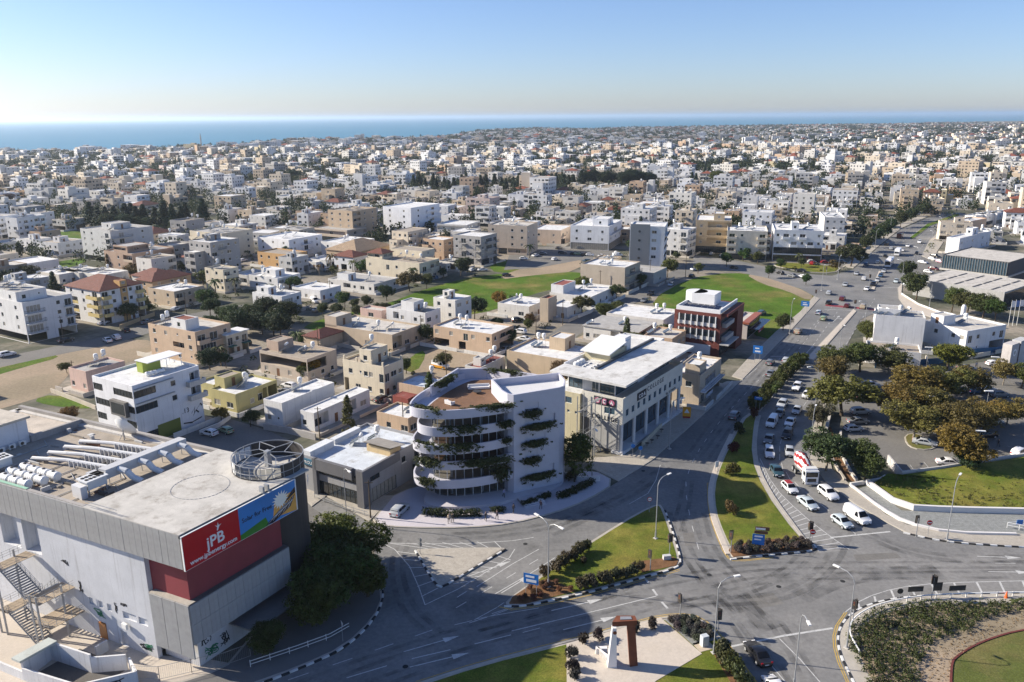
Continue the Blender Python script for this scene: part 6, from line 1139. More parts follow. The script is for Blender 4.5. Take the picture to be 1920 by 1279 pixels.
gt = [(20, 548, 'broad', 9, 1.1, DG, 'dark garden tree above the pillared apartment block'), (52, 542, 'broad', 9, 1.1, (.06, .075, .03), 'second dark garden tree above the pillared block'), (104, 556, 'pine', 9.5, 1., DG, 'dark conifer between pillared block and hipped roof'), (394, 694, 'ficus', 6.4, .8, DG, 'dark tree in front of the peach three-storey house'), (424, 690, 'broad', 4.2, 1., DG, 'low dark bush beside the cream annex'), (768, 546, 'broad', 8.2, 1.2, (.12, .085, .04), 'brownish bushy tree before the cream roof-terrace house'), (800, 542, 'broad', 6, 1., OL, 'olive bush beside the brownish tree'), (864, 518, 'broad', 8.0, 1.2, (.05, .07, .025), 'dark round tree by the white trailer'), (784, 462, 'broad', 8.5, 1.1, (.12, .10, .035), 'brown-green tree behind the roof-terrace house'), (722, 452, 'cypress', 9, 1.2, DG, 'dark pointed tree beside the warehouse'), (936, 580, 'airy', 6.5, .9, (.27, .16, .03), 'golden autumn tree on the green field'), (960, 575, 'palm', 4.4, 1., GR, 'short palm beside the golden autumn tree'),
      (1156, 562, 'broad', 6, 1.1, GR, 'green garden tree beside the curved stair house'), (1092, 590, 'broad', 7, 1.1, OL, 'garden tree over the white porch wing'), (1130, 600, 'broad', 6, 1.1, (.08, .11, .025), 'bright garden tree beside the grey-roofed bungalow'), (1154, 592, 'broad', 5, 1.1, OL, 'low garden tree behind the grey-roofed bungalow'), (1251, 520, 'broad', 7.5, 1., (.12, .13, .03), 'round tree below the office tower'), (1203, 538, 'broad', 5, 1., GR, 'small tree by the bare beige block'), (1242, 640, 'broad', 5.4, 1.2, (.09, .12, .025), 'bushy tree behind the dark red office'), (662, 512, 'palm', 6, 1., OL, 'low palm by the grey-roofed bungalow'), (622, 514, 'palm', 9.5, .8, (.16, .13, .05), 'tall thin palm beside the ochre house'), (258, 452, 'palm', 9, 1., DG, 'palm beyond the pale grey block'), (296, 448, 'palm', 8.5, 1., DG, 'second palm beyond the pale grey block'), (993, 484, 'palm', 7, 1.2, DG, 'palm at the corner of the car lot'), (405, 556, 'palm', 7, 1.1, GR, 'palm beside the cream outside-stair house'),
      (350, 560, 'broad', 5, 1.1, OL, 'bushy tree by the beige white-roofed house'), (448, 742, 'broad', 3.6, 1.1, OL, 'bush against the mustard bungalow wall'), (415, 790, 'broad', 3.4, 1.1, (.2, .17, .03), 'yellowish shrub below the strip-window building'), (470, 800, 'broad', 3.6, 1.1, GR, 'green shrub beside the mustard bungalow'), (590, 705, 'broad', 4.6, 1.2, (.24, .18, .02), 'yellow-leaved shrub beside the cream terraced house'), (572, 712, 'broad', 4, 1.1, OL, 'olive shrub beside the yellow one'), (828, 690, 'broad', 4, 1.3, OL, 'hedge-like tree behind the tower terrace'), (800, 640, 'ficus', 5.5, 1., (.045, .07, .02), 'dark shrub tree under the white stair-block house'), (716, 622, 'broad', 4, 1., (.16, .15, .03), 'yellow-green tree beside the stained beige house'), (762, 700, 'broad', 4, 1.2, (.05, .08, .02), 'dark bush at the yard corner'), (126, 700, 'broad', 3, 1.2, OL, 'green bush at the edge of the dirt lot'), (960, 646, 'broad', 4.5, 1.2, GR, 'bushy tree beside the raised peach house'), (990, 620, 'broad', 4, 1., OL, 'small tree in the sandy yard')]
for u, v, k, h, w_, c, lab in gt: tree(lab, u, v, k, h, w_, c)
gk = 0
for (x0, y0, x1, y1, n, k, h, c, nm) in ((372, 590, 480, 640, 9, 'broad', 7.5, (.045, .075, .025), 'leafy tree in the grove behind the peach house'), (482, 600, 548, 650, 6, 'broad', 7.5, (.04, .06, .025), 'dark tree in the grove above the brown veranda house'), (600, 575, 730, 600, 8, 'broad', 4.5, (.07, .085, .03), 'scrubby tree along the edge of the green field'), (172, 426, 392, 432, 16, 'pine', 17, (.018, .04, .02), 'tall dark conifer in the grove beyond the pale grey block'), (176, 430, 300, 434, 6, 'broad', 9, (.04, .07, .03), 'broad tree at the foot of the conifer grove'),
        (770, 352, 955, 362, 16, 'pine', 13, (.018, .038, .018), 'dark conifer in the long grove behind the town centre'), (960, 350, 1095, 362, 12, 'pine', 14, (.018, .036, .016), 'dark conifer in the middle of the long grove'), (1100, 346, 1230, 352, 10, 'ficus', 15, (.02, .036, .016), 'massive dark tree at the right end of the long grove'), (1292, 340, 1345, 346, 5, 'pine', 13, (.02, .04, .018), 'dark conifer beside the round bright tree'), (480, 330, 560, 345, 8, 'broad', 11, (.03, .05, .025), 'dark tree in the left town grove')):
    for i in range(n):
        u, v = x0 + (x1 - x0) * (i + rng.random()) / n, rng.uniform(y0, y1); tree(f'{NTH[i]} from the left, {nm}', u, v, k, h * rng.uniform(.75, 1.15), 1.1 if k != 'pine' else 1.2, c, nm.replace('tree in', 'trees in') + ' group')
tree('round bright green pine above the town houses', 1344, 346, 'broad', 14, 1.4, (.10, .11, .02)); tree('reddish round tree among the left town roofs', 20, 388, 'broad', 10, 1.3, (.11, .06, .05))
# ---- shrubs
SHR = [leafcloud(200 + s, ell(.72, .72, .62, .55, .75, 6, s), 120, 12, .1, .2).mesh('shrub', ['leaves']) for s in range(3)]
def shrub(label, u, v, r=.8, col=OL, group=None, pos=None, z=.15, tall=1.25):
    p = pos or g(u, v); o = link(bpy.data.objects.new('shrub', SHR[rng.randrange(3)]), None, (p[0], p[1], z), rng.uniform(0, 6.28), tuple(c * rng.uniform(.85, 1.15) for c in col)); r *= 1.25; o.scale = (r, r, r * tall); return tag(o, label, 'shrub', group)
def z6(x, y): return (960 + x / 4, 960 + y / 4)
for i, p in enumerate(((262, 500), (325, 460), (368, 425), (412, 398), (447, 374), (483, 347), (525, 322), (560, 298))): shrub(f'{NTH[i]} clipped shrub up the road side of the grass triangle', *z6(*p), 1.0, (.085, .075, .04), 'shrub row on the grass triangle')
for i, p in enumerate(((500, 585), (560, 565), (612, 560), (668, 545), (725, 530), (780, 520), (832, 505), (890, 490), (950, 465))): shrub(f'{NTH[i]} shrub from the mulch bed behind the striped kerb', *z6(*p), .95, (.09, .08, .045), 'shrub row behind the striped kerb')
for i, (p, nm) in enumerate((((525, 1000), 'clipped shrub left of the sculpture'), ((660, 965), 'clipped shrub behind the white sculpture leg'), ((928, 905), 'clipped shrub beside the rusty sculpture leg'), ((1055, 875), 'clipped shrub at the far plaza corner'), ((447, 1108), 'clipped shrub at the left plaza edge'), ((455, 1190), 'loose grass shrub on the left plaza edge'), ((462, 1270), 'clipped shrub at the bottom of the plaza edge'))): shrub(nm, *z6(*p), .8, (.04, .032, .03), z=.2)
for nm, u, v, r, c in (('round bronze shrub casting a long shadow on the median', 1372, 892, 1.3, (.12, .09, .03)), ('round shrub at the lower median lawn', 1372, 964, 1.2, (.14, .09, .035)), ('dark red shrub on the shaded median', 1376, 850, 1.2, (.07, .02, .025)), ('dark round shrub on the upper median', 1388, 814, 1.3, (.05, .05, .025)), ('reddish shrub at the tip of the median', 1411, 784, 1.1, (.13, .05, .03)), ('small spiky plant on the grass triangle', 1095, 1060, .6, (.08, .07, .04)), ('low round bush beside the slender green tree', 1072, 902, 1.2, (.05, .045, .025))): shrub(nm, u, v, r, c)
a, b = gl([(1412, 770)])[0], gl([(1502, 677)])[0]
for i in range(26):
    t = (i // 2 + .5) / 13; sd = .9 if i % 2 else -.9; L_ = hypot(b[0] - a[0], b[1] - a[1]); nx, ny = -(b[1] - a[1]) / L_, (b[0] - a[0]) / L_
    shrub(f"{NTH[i // 2]} round bush from the college end in the {'left' if i % 2 else 'right'} median row", 0, 0, 1.35, (.075, .09, .025), 'bush rows on the narrow median', (a[0] + (b[0] - a[0]) * t + nx * sd, a[1] + (b[1] - a[1]) * t + ny * sd), .15, 1.3)
LAV = (.105, .105, .085)
bedp = gl([(1250, 1168), (1300, 1163), (1328, 1186), (1336, 1200), (1302, 1208)])
def scatter(poly, n, mind, seed):
    rd = random.Random(seed); out = []; xs = [p[0] for p in poly]; ys = [p[1] for p in poly]; tries = 0
    while len(out) < n and tries < 6000:
        tries += 1; p = (rd.uniform(min(xs), max(xs)), rd.uniform(min(ys), max(ys)))
        if inside(p, poly) and all(hypot(p[0] - q[0], p[1] - q[1]) > mind for q in out): out.append(p)
    return out
for i, p in enumerate(sorted(scatter(bedp, 22, .7, 3))): shrub(f'{NTH[i]} from the left, grey lavender clump in the gravel bed beside the plaza', 0, 0, .62, LAV, 'lavender clumps in the gravel bed', p)
for i, p in enumerate(sorted(scatter(gl([(1378, 1042), (1450, 1035), (1520, 1029), (1500, 1014), (1430, 1018), (1376, 1028)]), 30, .8, 4))): shrub(f'{NTH[i]} from the left, grey-brown clump in the bed at the median end', 0, 0, .6, (.12, .10, .08), 'clumps in the median end bed', p)
for i, (u, v) in enumerate(((1355, 1235), (1366, 1252), (1380, 1268), (1392, 1285))): shrub(f'{NTH[i]} green shrub down the kerb beside the black car', u, v, 1.3, (.07, .08, .03), 'shrubs beside the black car')
for i, p in enumerate(sorted(scatter(gl([(960, 1132), (985, 1132), (1070, 1110), (1030, 1092), (1005, 1096)]), 14, .8, 5))): shrub(f'{NTH[i]} from the left, dry low clump in the mulch at the triangle tip', 0, 0, .45, (.16, .08, .045), 'dry clumps in the mulch', p)
# ---- uncountable ground cover
gc = gl([(1592, 1215), (1588, 1188), (1606, 1166), (1640, 1146), (1720, 1131), (1830, 1133), (1920, 1129), (2060, 1132), (2040, 1150), (1880, 1152), (1832, 1167), (1820, 1187), (1770, 1198), (1742, 1222), (1720, 1252), (1735, 1300), (1640, 1310), (1612, 1250)])
pts_ = scatter(gc, 900, .35, 8)
def gcm(pts, z, per, size, spread, seed, hz_=.6):
    it = iter(pts); q = leafcloud(seed, lambda rd: (lambda p: (p[0], p[1], z + rd.random() * hz_ * (.4 + mnoise.noise((p[0] * .25, p[1] * .25, seed)) ** 2 * 3)))(next(it)), len(pts), per, size, spread); return q
o = mk('ground_cover', gcm(pts_, .35, 26, .13, .42, 9), 'leaves', color=(.06, .075, .022)); o['kind'] = 'stuff'; o['label'] = 'dark green ground cover on the roundabout'
o = mk('dry_grass', gcm(scatter(gl([(1720, 1290), (1745, 1225), (1830, 1185), (1925, 1150), (1925, 1170), (1835, 1204), (1785, 1245), (1782, 1290)]), 160, .5, 12), .16, 8, .1, .3, 13, .15), 'leaves', color=(.2, .13, .06)); o['kind'] = 'stuff'
# ---- car park surroundings on the right
def pwall(name, label, pts_px, h, th, m, color=None, z=0., cat='wall', sm=0):
    c = smoothpoly(gl(pts_px), sm, False); l, r = [], []
    for i, p in enumerate(c):
        a = c[max(0, i - 1)]; b = c[min(len(c) - 1, i + 1)]; d = Vector((b[0] - a[0], b[1] - a[1])).normalized(); l.append((p[0] - d.y * th / 2, p[1] + d.x * th / 2)); r.append((p[0] + d.y * th / 2, p[1] - d.x * th / 2))
    return tag(mk(name, MB().prism(l + r[::-1], z - .05, z + h), m, color=color), label, cat)
sheet('gravel_bed', gl([(1605, 918), (1630, 910), (1690, 957), (1780, 962), (1925, 965), (2000, 968), (2000, 1002), (1905, 1002), (1780, 1000), (1700, 983), (1650, 955)]), .02, 'gravelm')
pwall('garden_wall', 'low white curved wall between gravel bed and grass bank', [(1625, 908), (1690, 955), (1780, 960), (1925, 963), (2000, 965)], 1.0, .5, 'paint', (.66, .64, .62), sm=1); pwall('garden_wall', 'low pale kerb wall along the outer edge of the gravel bed', [(1594, 912), (1602, 917), (1650, 954), (1700, 983), (1780, 1001), (1905, 1004)], .45, .4, 'paint', (.66, .64, .62), sm=1)
pwall('garden_wall', 'short pale wall closing the gravel bed near the dark tree', [(1594, 911), (1650, 902), (1660, 896)], .6, .4, 'paint', (.6, .58, .55))
gbk = gl([(1640, 908), (1664, 897), (1692, 902), (1925, 868), (2050, 850), (2050, 960), (1925, 959), (1780, 956), (1695, 951)]); mb = MB(); zt = [.4, 1.0, 1.3, 1.4, 1.4, .7, .7, .7, .6]
cx_, cy_ = sum(p[0] for p in gbk) / 9, sum(p[1] for p in gbk) / 9
for i in range(9): j = (i + 1) % 9; mb.face([(*gbk[j], zt[j]), (*gbk[i], zt[i]), (cx_, cy_, 1.25)]); mb.face([(*gbk[i], -.05), (*gbk[i], zt[i]), (*gbk[j], zt[j]), (*gbk[j], -.05)])
o = mk('grass_bank', mb, 'lawn'); o['kind'] = 'structure'
o = mk('bank_grass', gcm(scatter(gbk, 420, .4, 19), .95, 12, .14, .35, 23, .3), 'leaves', color=(.12, .115, .035)); o['kind'] = 'stuff'
pwall('retaining_wall', 'concrete parapet wall around the car park corner', [(1664, 868), (1690, 899), (1760, 890), (1925, 864), (2050, 846)], 1.7, .3, 'concrete', (.5, .48, .46))
pwall('planter_wall', 'weathered white planter wall beside the queue', [(1558, 772), (1548, 812)], 1.1, .6, 'concrete', (.55, .52, .48)); pwall('planter_wall', 'long pale planter wall below the grey-green tree', [(1576, 812), (1575, 850), (1596, 890), (1606, 903)], .6, .4, 'concrete', (.5, .47, .43)); pwall('planter_wall', 'low stone planter edge along the pavement', [(1560, 862), (1572, 884), (1584, 902)], .5, .4, 'concrete', (.42, .38, .33))
ci = gl([(1695, 816), (1720, 812), (1760, 838), (1740, 845), (1712, 842), (1698, 832)]); raised('car_park_island', smoothpoly(ci, 1), .14, 'kerb', 'lawn_dry', .25)
for i, pl_ in enumerate(([(1558, 800), (1590, 880), (1605, 904), (1585, 900), (1562, 860), (1548, 800)],)): sheet('planting_strip', gl(pl_), .0, 'mulch')
pwall('garden_wall', 'low white wall around the paved bend corner', [(1690, 552), (1722, 572), (1775, 592), (1800, 600)], .6, .3, 'paint', (.66, .64, .6)); pwall('garden_wall', 'blue panel fence behind the car park trees', [(1640, 690), (1700, 686), (1760, 682), (1830, 664), (1880, 660)], 1.6, .12, 'paint', (.04, .13, .24), cat='fence')
pwall('garden_wall', 'white boundary wall behind the slender green tree', [(1046, 893), (1090, 905), (1125, 903)], 1.2, .25, 'paint', (.62, .6, .6)); pwall('garden_wall', 'beige wall around the small vegetable plot', [(96, 735), (140, 752), (180, 768)], 1.0, .25, 'concrete', (.48, .42, .34)); pwall('garden_wall', 'white wall of the yard beside the strip-window building', [(375, 815), (412, 800), (432, 785)], 1.0, .25, 'paint', (.6, .58, .55)); pwall('garden_wall', 'long white wall before the white modern house', [(985, 594), (1040, 598), (1085, 596), (1105, 588), (1140, 566)], 1.2, .25, 'paint', (.66, .66, .66)); pwall('garden_wall', 'grey wall between bungalow ramp and the turret street', [(495, 805), (540, 812), (592, 825)], 1.4, .3, 'concrete', (.4, .38, .36)); pwall('garden_wall', 'ochre boundary wall of the warehouse lane', [(845, 470), (880, 462), (905, 455)], 1.8, .3, 'paint', (.5, .36, .12)); pwall('garden_wall', 'yellow boundary wall before the hipped-roof block', [(225, 616), (262, 602), (290, 592)], 1.2, .25, 'paint', (.5, .36, .2))
# ---- planting on the white tower
HP = [leafcloud(300 + s, (lambda rd: (rd.gauss(0, .75), rd.gauss(0, .18), -abs(rd.gauss(0, .6)) + .4)), 170, 15, .11, .26).mesh('hanging_plant', ['leaves_dark']) for s in range(3)]
def hang(label, x, y, z, s=1., sz=1., rz=0.): o = link(bpy.data.objects.new('hanging_plant', HP[rng.randrange(3)]), None, (x, y, z), rz, (.058, .072, .024)); o.scale = (s * 1.15, 1.4, sz * 1.15); tag(o, label, 'plant', 'hanging plants on the white tower')
for lab, x, y, z, s, sz, rz in (('large trailing plant at the roof terrace nose', -14.8, 126.6, 17.5, 1.5, 1.0, -.5), ('trailing plants over the terrace edge nearest the end wall', -3.8, 127.4, 17.5, 2.2, .8, .25), ('bushy planting on the back terrace wall', -12.2, 139, 18.4, 1.8, .9, 1.1), ('bushy planting on the far terrace wall by the roof', -1.5, 144.6, 18.2, 1.8, .8, -.3), ('trailing plant on the fifth-floor balcony', -8.6, 125.7, 14.2, 1.8, 1.0, .1), ('small plant at the inner end of the fifth-floor balcony', -1.2, 128.0, 14.2, .8, .8, .4), ('plant at the nose of the fourth-floor balcony', -14.8, 126.0, 11.1, 1.1, 1.2, -.5), ('wide trailing plant on the fourth-floor balcony', -9.2, 125.2, 11.1, 1.8, 1.1, .1), ('small plant at the inner end of the fourth-floor balcony', -1.2, 128.0, 11.1, .6, .7, .4), ('plant at the nose of the third-floor balcony', -14.6, 126.2, 8.0, 1.4, 1.2, -.4), ('wide trailing plant on the third-floor balcony', -5.0, 126.1, 8.0, 2.6, 1.1, .25), ('plant at the nose of the lowest balcony', -14.9, 125.2, 4.8, .9, 1.1, -.4), ('long trailing plant at the inner end of the lowest balcony', -2.0, 127.4, 5.4, .9, 1.6, .4)): hang(lab, x, y, z, s, sz, rz)
for i, (a, b, z) in enumerate(nich):
    p = A_ + ud * (Lw * (a * .6 + b * .4)); hang(f"plant spilling from the {['top', 'second', 'third', 'fourth', 'lowest'][i]} niche of the tower end wall", p.x - 4 + .25, p.y + 134 - .35, z + .35, (b - a) * 2.2 + .4, .9, atan2(ud.y, ud.x))
def hedge(label, pts, h=1.0, w=1.0, col=(.04, .055, .02), z=.15):
    q = leafcloud(len(label), lambda rd: (lambda i, t: (pts[i][0] + (pts[i + 1][0] - pts[i][0]) * t + rd.uniform(-w / 2, w / 2), pts[i][1] + (pts[i + 1][1] - pts[i][1]) * t + rd.uniform(-w / 2, w / 2), z + rd.uniform(.1, h)))(rd.randrange(len(pts) - 1), rd.random()), int(130 * sum(hypot(b[0] - a[0], b[1] - a[1]) for a, b in zip(pts[:-1], pts[1:])) / 2.2), 14, .1, .22)
    return tag(mk('hedge', q, 'leaves_dark', color=col), label, 'hedge', 'hedges around the tower plaza')
hedge('dark clipped hedge along the tower plaza front', gl([(795, 966), (850, 970), (900, 968)]), 1.2, 1.2); hedge('small dark hedge beside the plaza steps', gl([(922, 962), (944, 960)]), .9, 1.0); hedge('hedge block right of the plaza steps', gl([(980, 950), (1005, 943)]), .9, .9); hedge('low hedge below the tower end wall', gl([(1010, 940), (1030, 932)]), .9, .9); hedge('long dark hedge at the right end of the plaza', gl([(1048, 936), (1080, 924), (1112, 908)]), 1.1, 1.2)
# ------------------------------------------------------------------ vehicles
def hull(st, sect):
    """loft: stations x with a list of (y, z) half profile points"""
    mb = MB(); n = len(sect(st[0])); 
    for x in st:
        p = sect(x); ring = p + [(-y, z) for y, z in p[::-1]]
        mb.v += [(x, y, z) for y, z in ring]
    m = 2 * n
    for i in range(len(st) - 1):
        for k in range(m): j = (k + 1) % m; mb.f.append((i * m + k, i * m + j, (i + 1) * m + j, (i + 1) * m + k)); mb.m.append(0)
    mb.f.append(tuple(range(m - 1, -1, -1))); mb.f.append(tuple((len(st) - 1) * m + k for k in range(m))); mb.m += [0, 0]
    return mb
def interp(tab, x):
    for (a, va), (b, vb) in zip(tab[:-1], tab[1:]):
        if a <= x <= b: return va + (vb - va) * (x - a) / (b - a)
    return tab[0][1] if x < tab[0][0] else tab[-1][1]
CARS = {'hatch': dict(L=3.95, W=1.72, top=[(-1.97, .95), (-1.85, 1.0), (-1.45, 1.40), (-.9, 1.48), (.2, 1.46), (1.05, .98), (1.8, .80), (1.97, .62)], belt=.93, cab=(-1.8, 1.0), roof=(-1.35, .25)),
        'sedan': dict(L=4.6, W=1.8, top=[(-2.3, .85), (-2.2, 1.0), (-1.6, 1.03), (-.95, 1.40), (-.3, 1.45), (.35, 1.43), (1.2, .97), (2.1, .80), (2.3, .62)], belt=.95, cab=(-1.6, 1.15), roof=(-.9, .4)),
        'suv': dict(L=4.45, W=1.84, top=[(-2.22, 1.05), (-2.12, 1.12), (-1.85, 1.6), (-1.2, 1.68), (.2, 1.66), (1.0, 1.15), (1.95, .98), (2.22, .72)], belt=1.1, cab=(-2.0, .95), roof=(-1.75, .25)),
        'van': dict(L=5.0, W=1.95, top=[(-2.5, 1.9), (-2.42, 1.98), (-1.2, 2.0), (.9, 1.97), (1.75, 1.18), (2.4, 1.0), (2.5, .75)], belt=1.15, cab=(.35, 1.7), roof=(-2.4, .95))}
def carparts(kind):
    def f():
        c = CARS[kind]; L, Wd, belt = c['L'], c['W'], c['belt']; hw = Wd / 2
        xs = sorted({x for x, _ in c['top']} | {-L / 2 + .12, L / 2 - .12, -L / 4, 0, L / 4})
        def sect(x):
            t = interp(c['top'], x); e = abs(x) / (L / 2); w = hw * (1 - .12 * max(0, e - .75) / .25); zb = .3 + .1 * max(0, e - .8) / .2; b = min(belt, t - .04)
            tw = w - .02 - max(0, t - b) * .32
            return [(w * .9, zb), (w, zb + .16), (w * 1.0, (zb + b) / 2), (w * .985, b), (tw, t - .05), (tw * .85, t)]
        body = hull(xs, sect).mesh('body', ['carpaint'], 35)
        def tp(x): return interp(c['top'], x)
        r0, r1 = c['roof']; c0, c1 = c['cab']; T = lambda x: hw - .02 - max(0, tp(x) - belt) * .32
        ws = MB().face([(c1 - .05, -hw * .86, tp(c1) + .03), (c1 - .05, hw * .86, tp(c1) + .03), (r1 + .03, T(r1) * .86, tp(r1) + .0), (r1 + .03, -T(r1) * .86, tp(r1) + .0)])
        ws.v = [(x + .02, y, z + .02) for x, y, z in ws.v]; ws = ws.mesh('windscreen', ['carglass'])
        rw = None
        if kind != 'van':
            rw = MB().face([(c0 + .02, hw * .8, tp(c0) + .02), (c0 + .02, -hw * .8, tp(c0) + .02), (r0, -T(r0) * .84, tp(r0)), (r0, T(r0) * .84, tp(r0))]); rw.v = [(x - .02, y, z + .02) for x, y, z in rw.v]; rw = rw.mesh('rear_window', ['carglass'])
        sw = []
        for s in (1, -1):
            q = MB(); mid = (r0 + r1) / 2 if kind != 'van' else .35
            lo = lambda x: (x, s * (hw * .985 + .012), belt + .03); hi = lambda x: (x, s * (T(x) + .02 + .02), tp(x) - .1)
            segs = [(c0 + .28, r0 + .05, mid - .04), (mid + .04, r1 - .02, c1 - .22)] if kind != 'van' else [(.4, .4, c1 - .3)]
            if kind != 'van':
                q.face([lo(c0 + .32), lo(mid - .04), hi(mid - .04), hi(r0 + .08)][::s]); q.face([lo(mid + .04), lo(c1 - .25), hi(r1 - .02), hi(mid + .04)][::s])
            else: q.face([lo(.45), lo(c1 - .3), hi(.9), hi(.45)][::s])
            sw.append(q.mesh('side_window', ['carglass']))
        wm = cached('wheel', lambda: MB().tube((0, -.1, 0), (0, .1, 0), .33, n=16, mi=0).tube((0, -.116, 0), (0, .116, 0), .23, n=10, mi=1).mesh('wheel', ['rubber', 'metalgrey'], 40))
        hl = MB().box(L / 2 - .16, -.2, 0, L / 2 - .01, .2, .16).mesh('headlight', ['white_print']); tl = MB().box(-L / 2 - .02, -.14, 0, -L / 2 + .1, .14, .2).mesh('tail_light', ['red_print'])
        pt = MB().box(-L / 2 - .03, -.26, .5, -L / 2 + .05, .26, .62).box(L / 2 - .1, -.26, .42, L / 2 + .01, .26, .54).mesh('number_plate', ['white_print']); gr = MB().box(L / 2 - .12, -Wd * .3, .36, L / 2 + .004, Wd * .3, .52).box(L / 2 - .14, -Wd * .2, .58, L / 2 - .0, Wd * .2, .7).box(-L / 2 + .05, -Wd * .42, .2, L / 2 - .12, Wd * .42, .32).mesh('grille', ['rubber'])
        return body, ws, rw, sw, wm, hl, tl, (pt, gr)
    return cached(('car', kind), f)
CC_ = {'white': (.72, .72, .72), 'silver': (.42, .44, .46), 'grey': (.16, .17, .18), 'black': (.012, .012, .014), 'blue': (.04, .09, .17), 'teal': (.03, .07, .09), 'red': (.3, .02, .02), 'maroon': (.11, .02, .02), 'beige': (.4, .33, .24), 'green': (.25, .33, .2), 'pink': (.6, .35, .42), 'palesilver': (.46, .52, .55), 'orange': (.55, .25, .02)}
def car(label, u, v, to, kind='hatch', col='white', cat='car', z=.0, detail=True, group=None, pos=None, scale=1.):
    p = Vector(pos) if pos else g(u, v); q = g(*to) if isinstance(to, tuple) else None
    a = atan2(q.y - p.y, q.x - p.x) if q else to
    t = thing({'van': 'van'}.get(kind, 'car'), label, cat, (p.x, p.y, z), a, group); t.scale = (scale,) * 3
    body, ws, rw, sw, wm, hl, tl, pt = carparts(kind); c = CARS[kind]; L, Wd = c['L'], c['W']
    o = link(bpy.data.objects.new('body', body), t, color=CC_[col]); link(bpy.data.objects.new('windscreen', ws), t)
    if rw: link(bpy.data.objects.new('rear_window', rw), t)
    for s in sw: link(bpy.data.objects.new('side_window', s), t)
    for sx in (-1, 1):
        for sy in (-1, 1): link(bpy.data.objects.new('wheel', wm), t, (sx * L * .31, sy * (Wd / 2 - .055), .33))
    if detail:
        for s in (-1, 1): link(bpy.data.objects.new('headlight', hl), t, (0, s * Wd * .33, .6 if kind != 'van' else .85)); link(bpy.data.objects.new('tail_light', tl), t, (0, s * Wd * .36, .72))
        link(bpy.data.objects.new('number_plate', pt[0]), t); link(bpy.data.objects.new('grille', pt[1]), t)
    FOOT.append((p.x, p.y, 2.5, [])); return t
# queue towards the junction (oncoming carriageway)
qd = [(1494, 730, 'suv', 'white', 'white estate car at the back of the queue beside the bush median'), (1512, 745, 'hatch', 'white', 'white hatchback at the back of the outer queue lane'), (1466, 763, 'suv', 'silver', 'silver car in the inner lane opposite the bushes'), (1494, 774, 'hatch', 'silver', 'silver hatchback in the outer lane by the thin tree'), (1481, 796, 'sedan', 'white', 'white saloon behind the black car in the queue'), (1461, 780, 'hatch', 'grey', 'dark grey car behind the white van in the queue'), (1476, 819, 'suv', 'black', 'black car behind the cement mixer'), (1441, 828, 'sedan', 'grey', 'dark saloon behind the white car by the median'), (1442, 854, 'suv', 'white', 'white car beside the median ahead of the dark saloon'), (1480, 852, 'hatch', 'silver', 'grey car half hidden behind the cement mixer'), (1456, 888, 'sedan', 'teal', 'dark teal saloon beside the cement mixer'), (1480, 920, 'hatch', 'white', 'small white car with red roof'), (1552, 931, 'suv', 'white', 'white crossover behind the white van at the stop line'), (1514, 949, 'sedan', 'palesilver', 'pale silver-blue saloon beside the hatched lane'), (1578, 984, 'hatch', 'palesilver', 'pale silver hatchback at the stop line')]
lane = smoothpoly(gl([(1640, 560), (1590, 645), (1530, 735), (1488, 790), (1466, 830), (1462, 855), (1475, 890), (1515, 930), (1575, 975), (1640, 1020)]), 2, False)
def lanedir(p, path):
    b = min(range(len(path) - 1), key=lambda i: hypot(path[i][0] - p.x, path[i][1] - p.y)); a, c = path[max(0, b - 1)], path[min(len(path) - 1, b + 1)]; return atan2(c[1] - a[1], c[0] - a[0])
for u, v, k, c, lab in qd:
    t = car(lab, u, v, lanedir(g(u, v), lane), k, c)
    if 'red roof' in lab: mk('roof_panel', MB().box(-1.3, -.55, 1.47, .15, .55, 1.5), 'redpaint', t)
car('white van in the inner queue lane', 1447, 797, lanedir(g(1447, 797), lane), 'van', 'white', 'van'); t = car('large white panel van first at the stop line', 1606, 974, lanedir(g(1606, 974), lane), 'van', 'white', 'van')
# cement mixer
mp = g(1506, 893); ma = lanedir(mp, lane); mx_ = thing('cement_mixer_truck', 'cement mixer truck with red and white striped drum in the queue', 'truck', mp, ma)
mk('chassis', MB().box(-3.9, -.45, .75, 3.8, .45, 1.05), 'metalgrey', mx_); cab = MB(); cab.box(2.3, -1.2, .7, 4.1, 1.2, 1.8); cab.prism([(2.3, -1.2), (4.1, -1.2), (4.1, 1.2), (2.3, 1.2)], 1.8, 2.9); mk('cab', cab, 'carpaint', mx_, color=(.72, .72, .72)); mk('cab_visor', MB().box(2.5, -1.1, 2.9, 3.6, 1.1, 3.2), 'carpaint', mx_, color=(.7, .7, .7)); mk('windscreen', MB().box(4.1, -1.05, 1.75, 4.13, 1.05, 2.65), 'carglass', mx_); mk('grille', MB().box(4.1, -.8, .8, 4.14, .8, 1.45), 'frame_dark', mx_); mk('bumper', MB().box(4.0, -1.2, .35, 4.25, 1.2, .7), 'paint', mx_, color=(.6, .6, .6))
for s in (-1, 1): mk('side_window', MB().box(2.9, s * 1.2 - .01, 1.8, 3.9, s * 1.2 + .02 * s + .01, 2.6), 'glass', mx_); mk('headlight', MB().box(4.2, s * .95 - .2, .45, 4.28, s * .95 + .2, .65), 'white_print', mx_)
prof = [(.45, -3.9), (.8, -3.5), (1.25, -2.2), (1.32, -1.2), (1.25, -.2), (.95, 1.3), (.6, 1.9)]; dr = MB(); n = 24
M_ = Matrix.Translation((0, 0, 2.35)) @ Matrix.Rotation(radians(8), 4, 'Y')
for r_, x in prof:
    for i in range(n): t = 2 * pi * i / n; dr.v.append(tuple(M_ @ Vector((x, r_ * cos(t), r_ * sin(t)))))
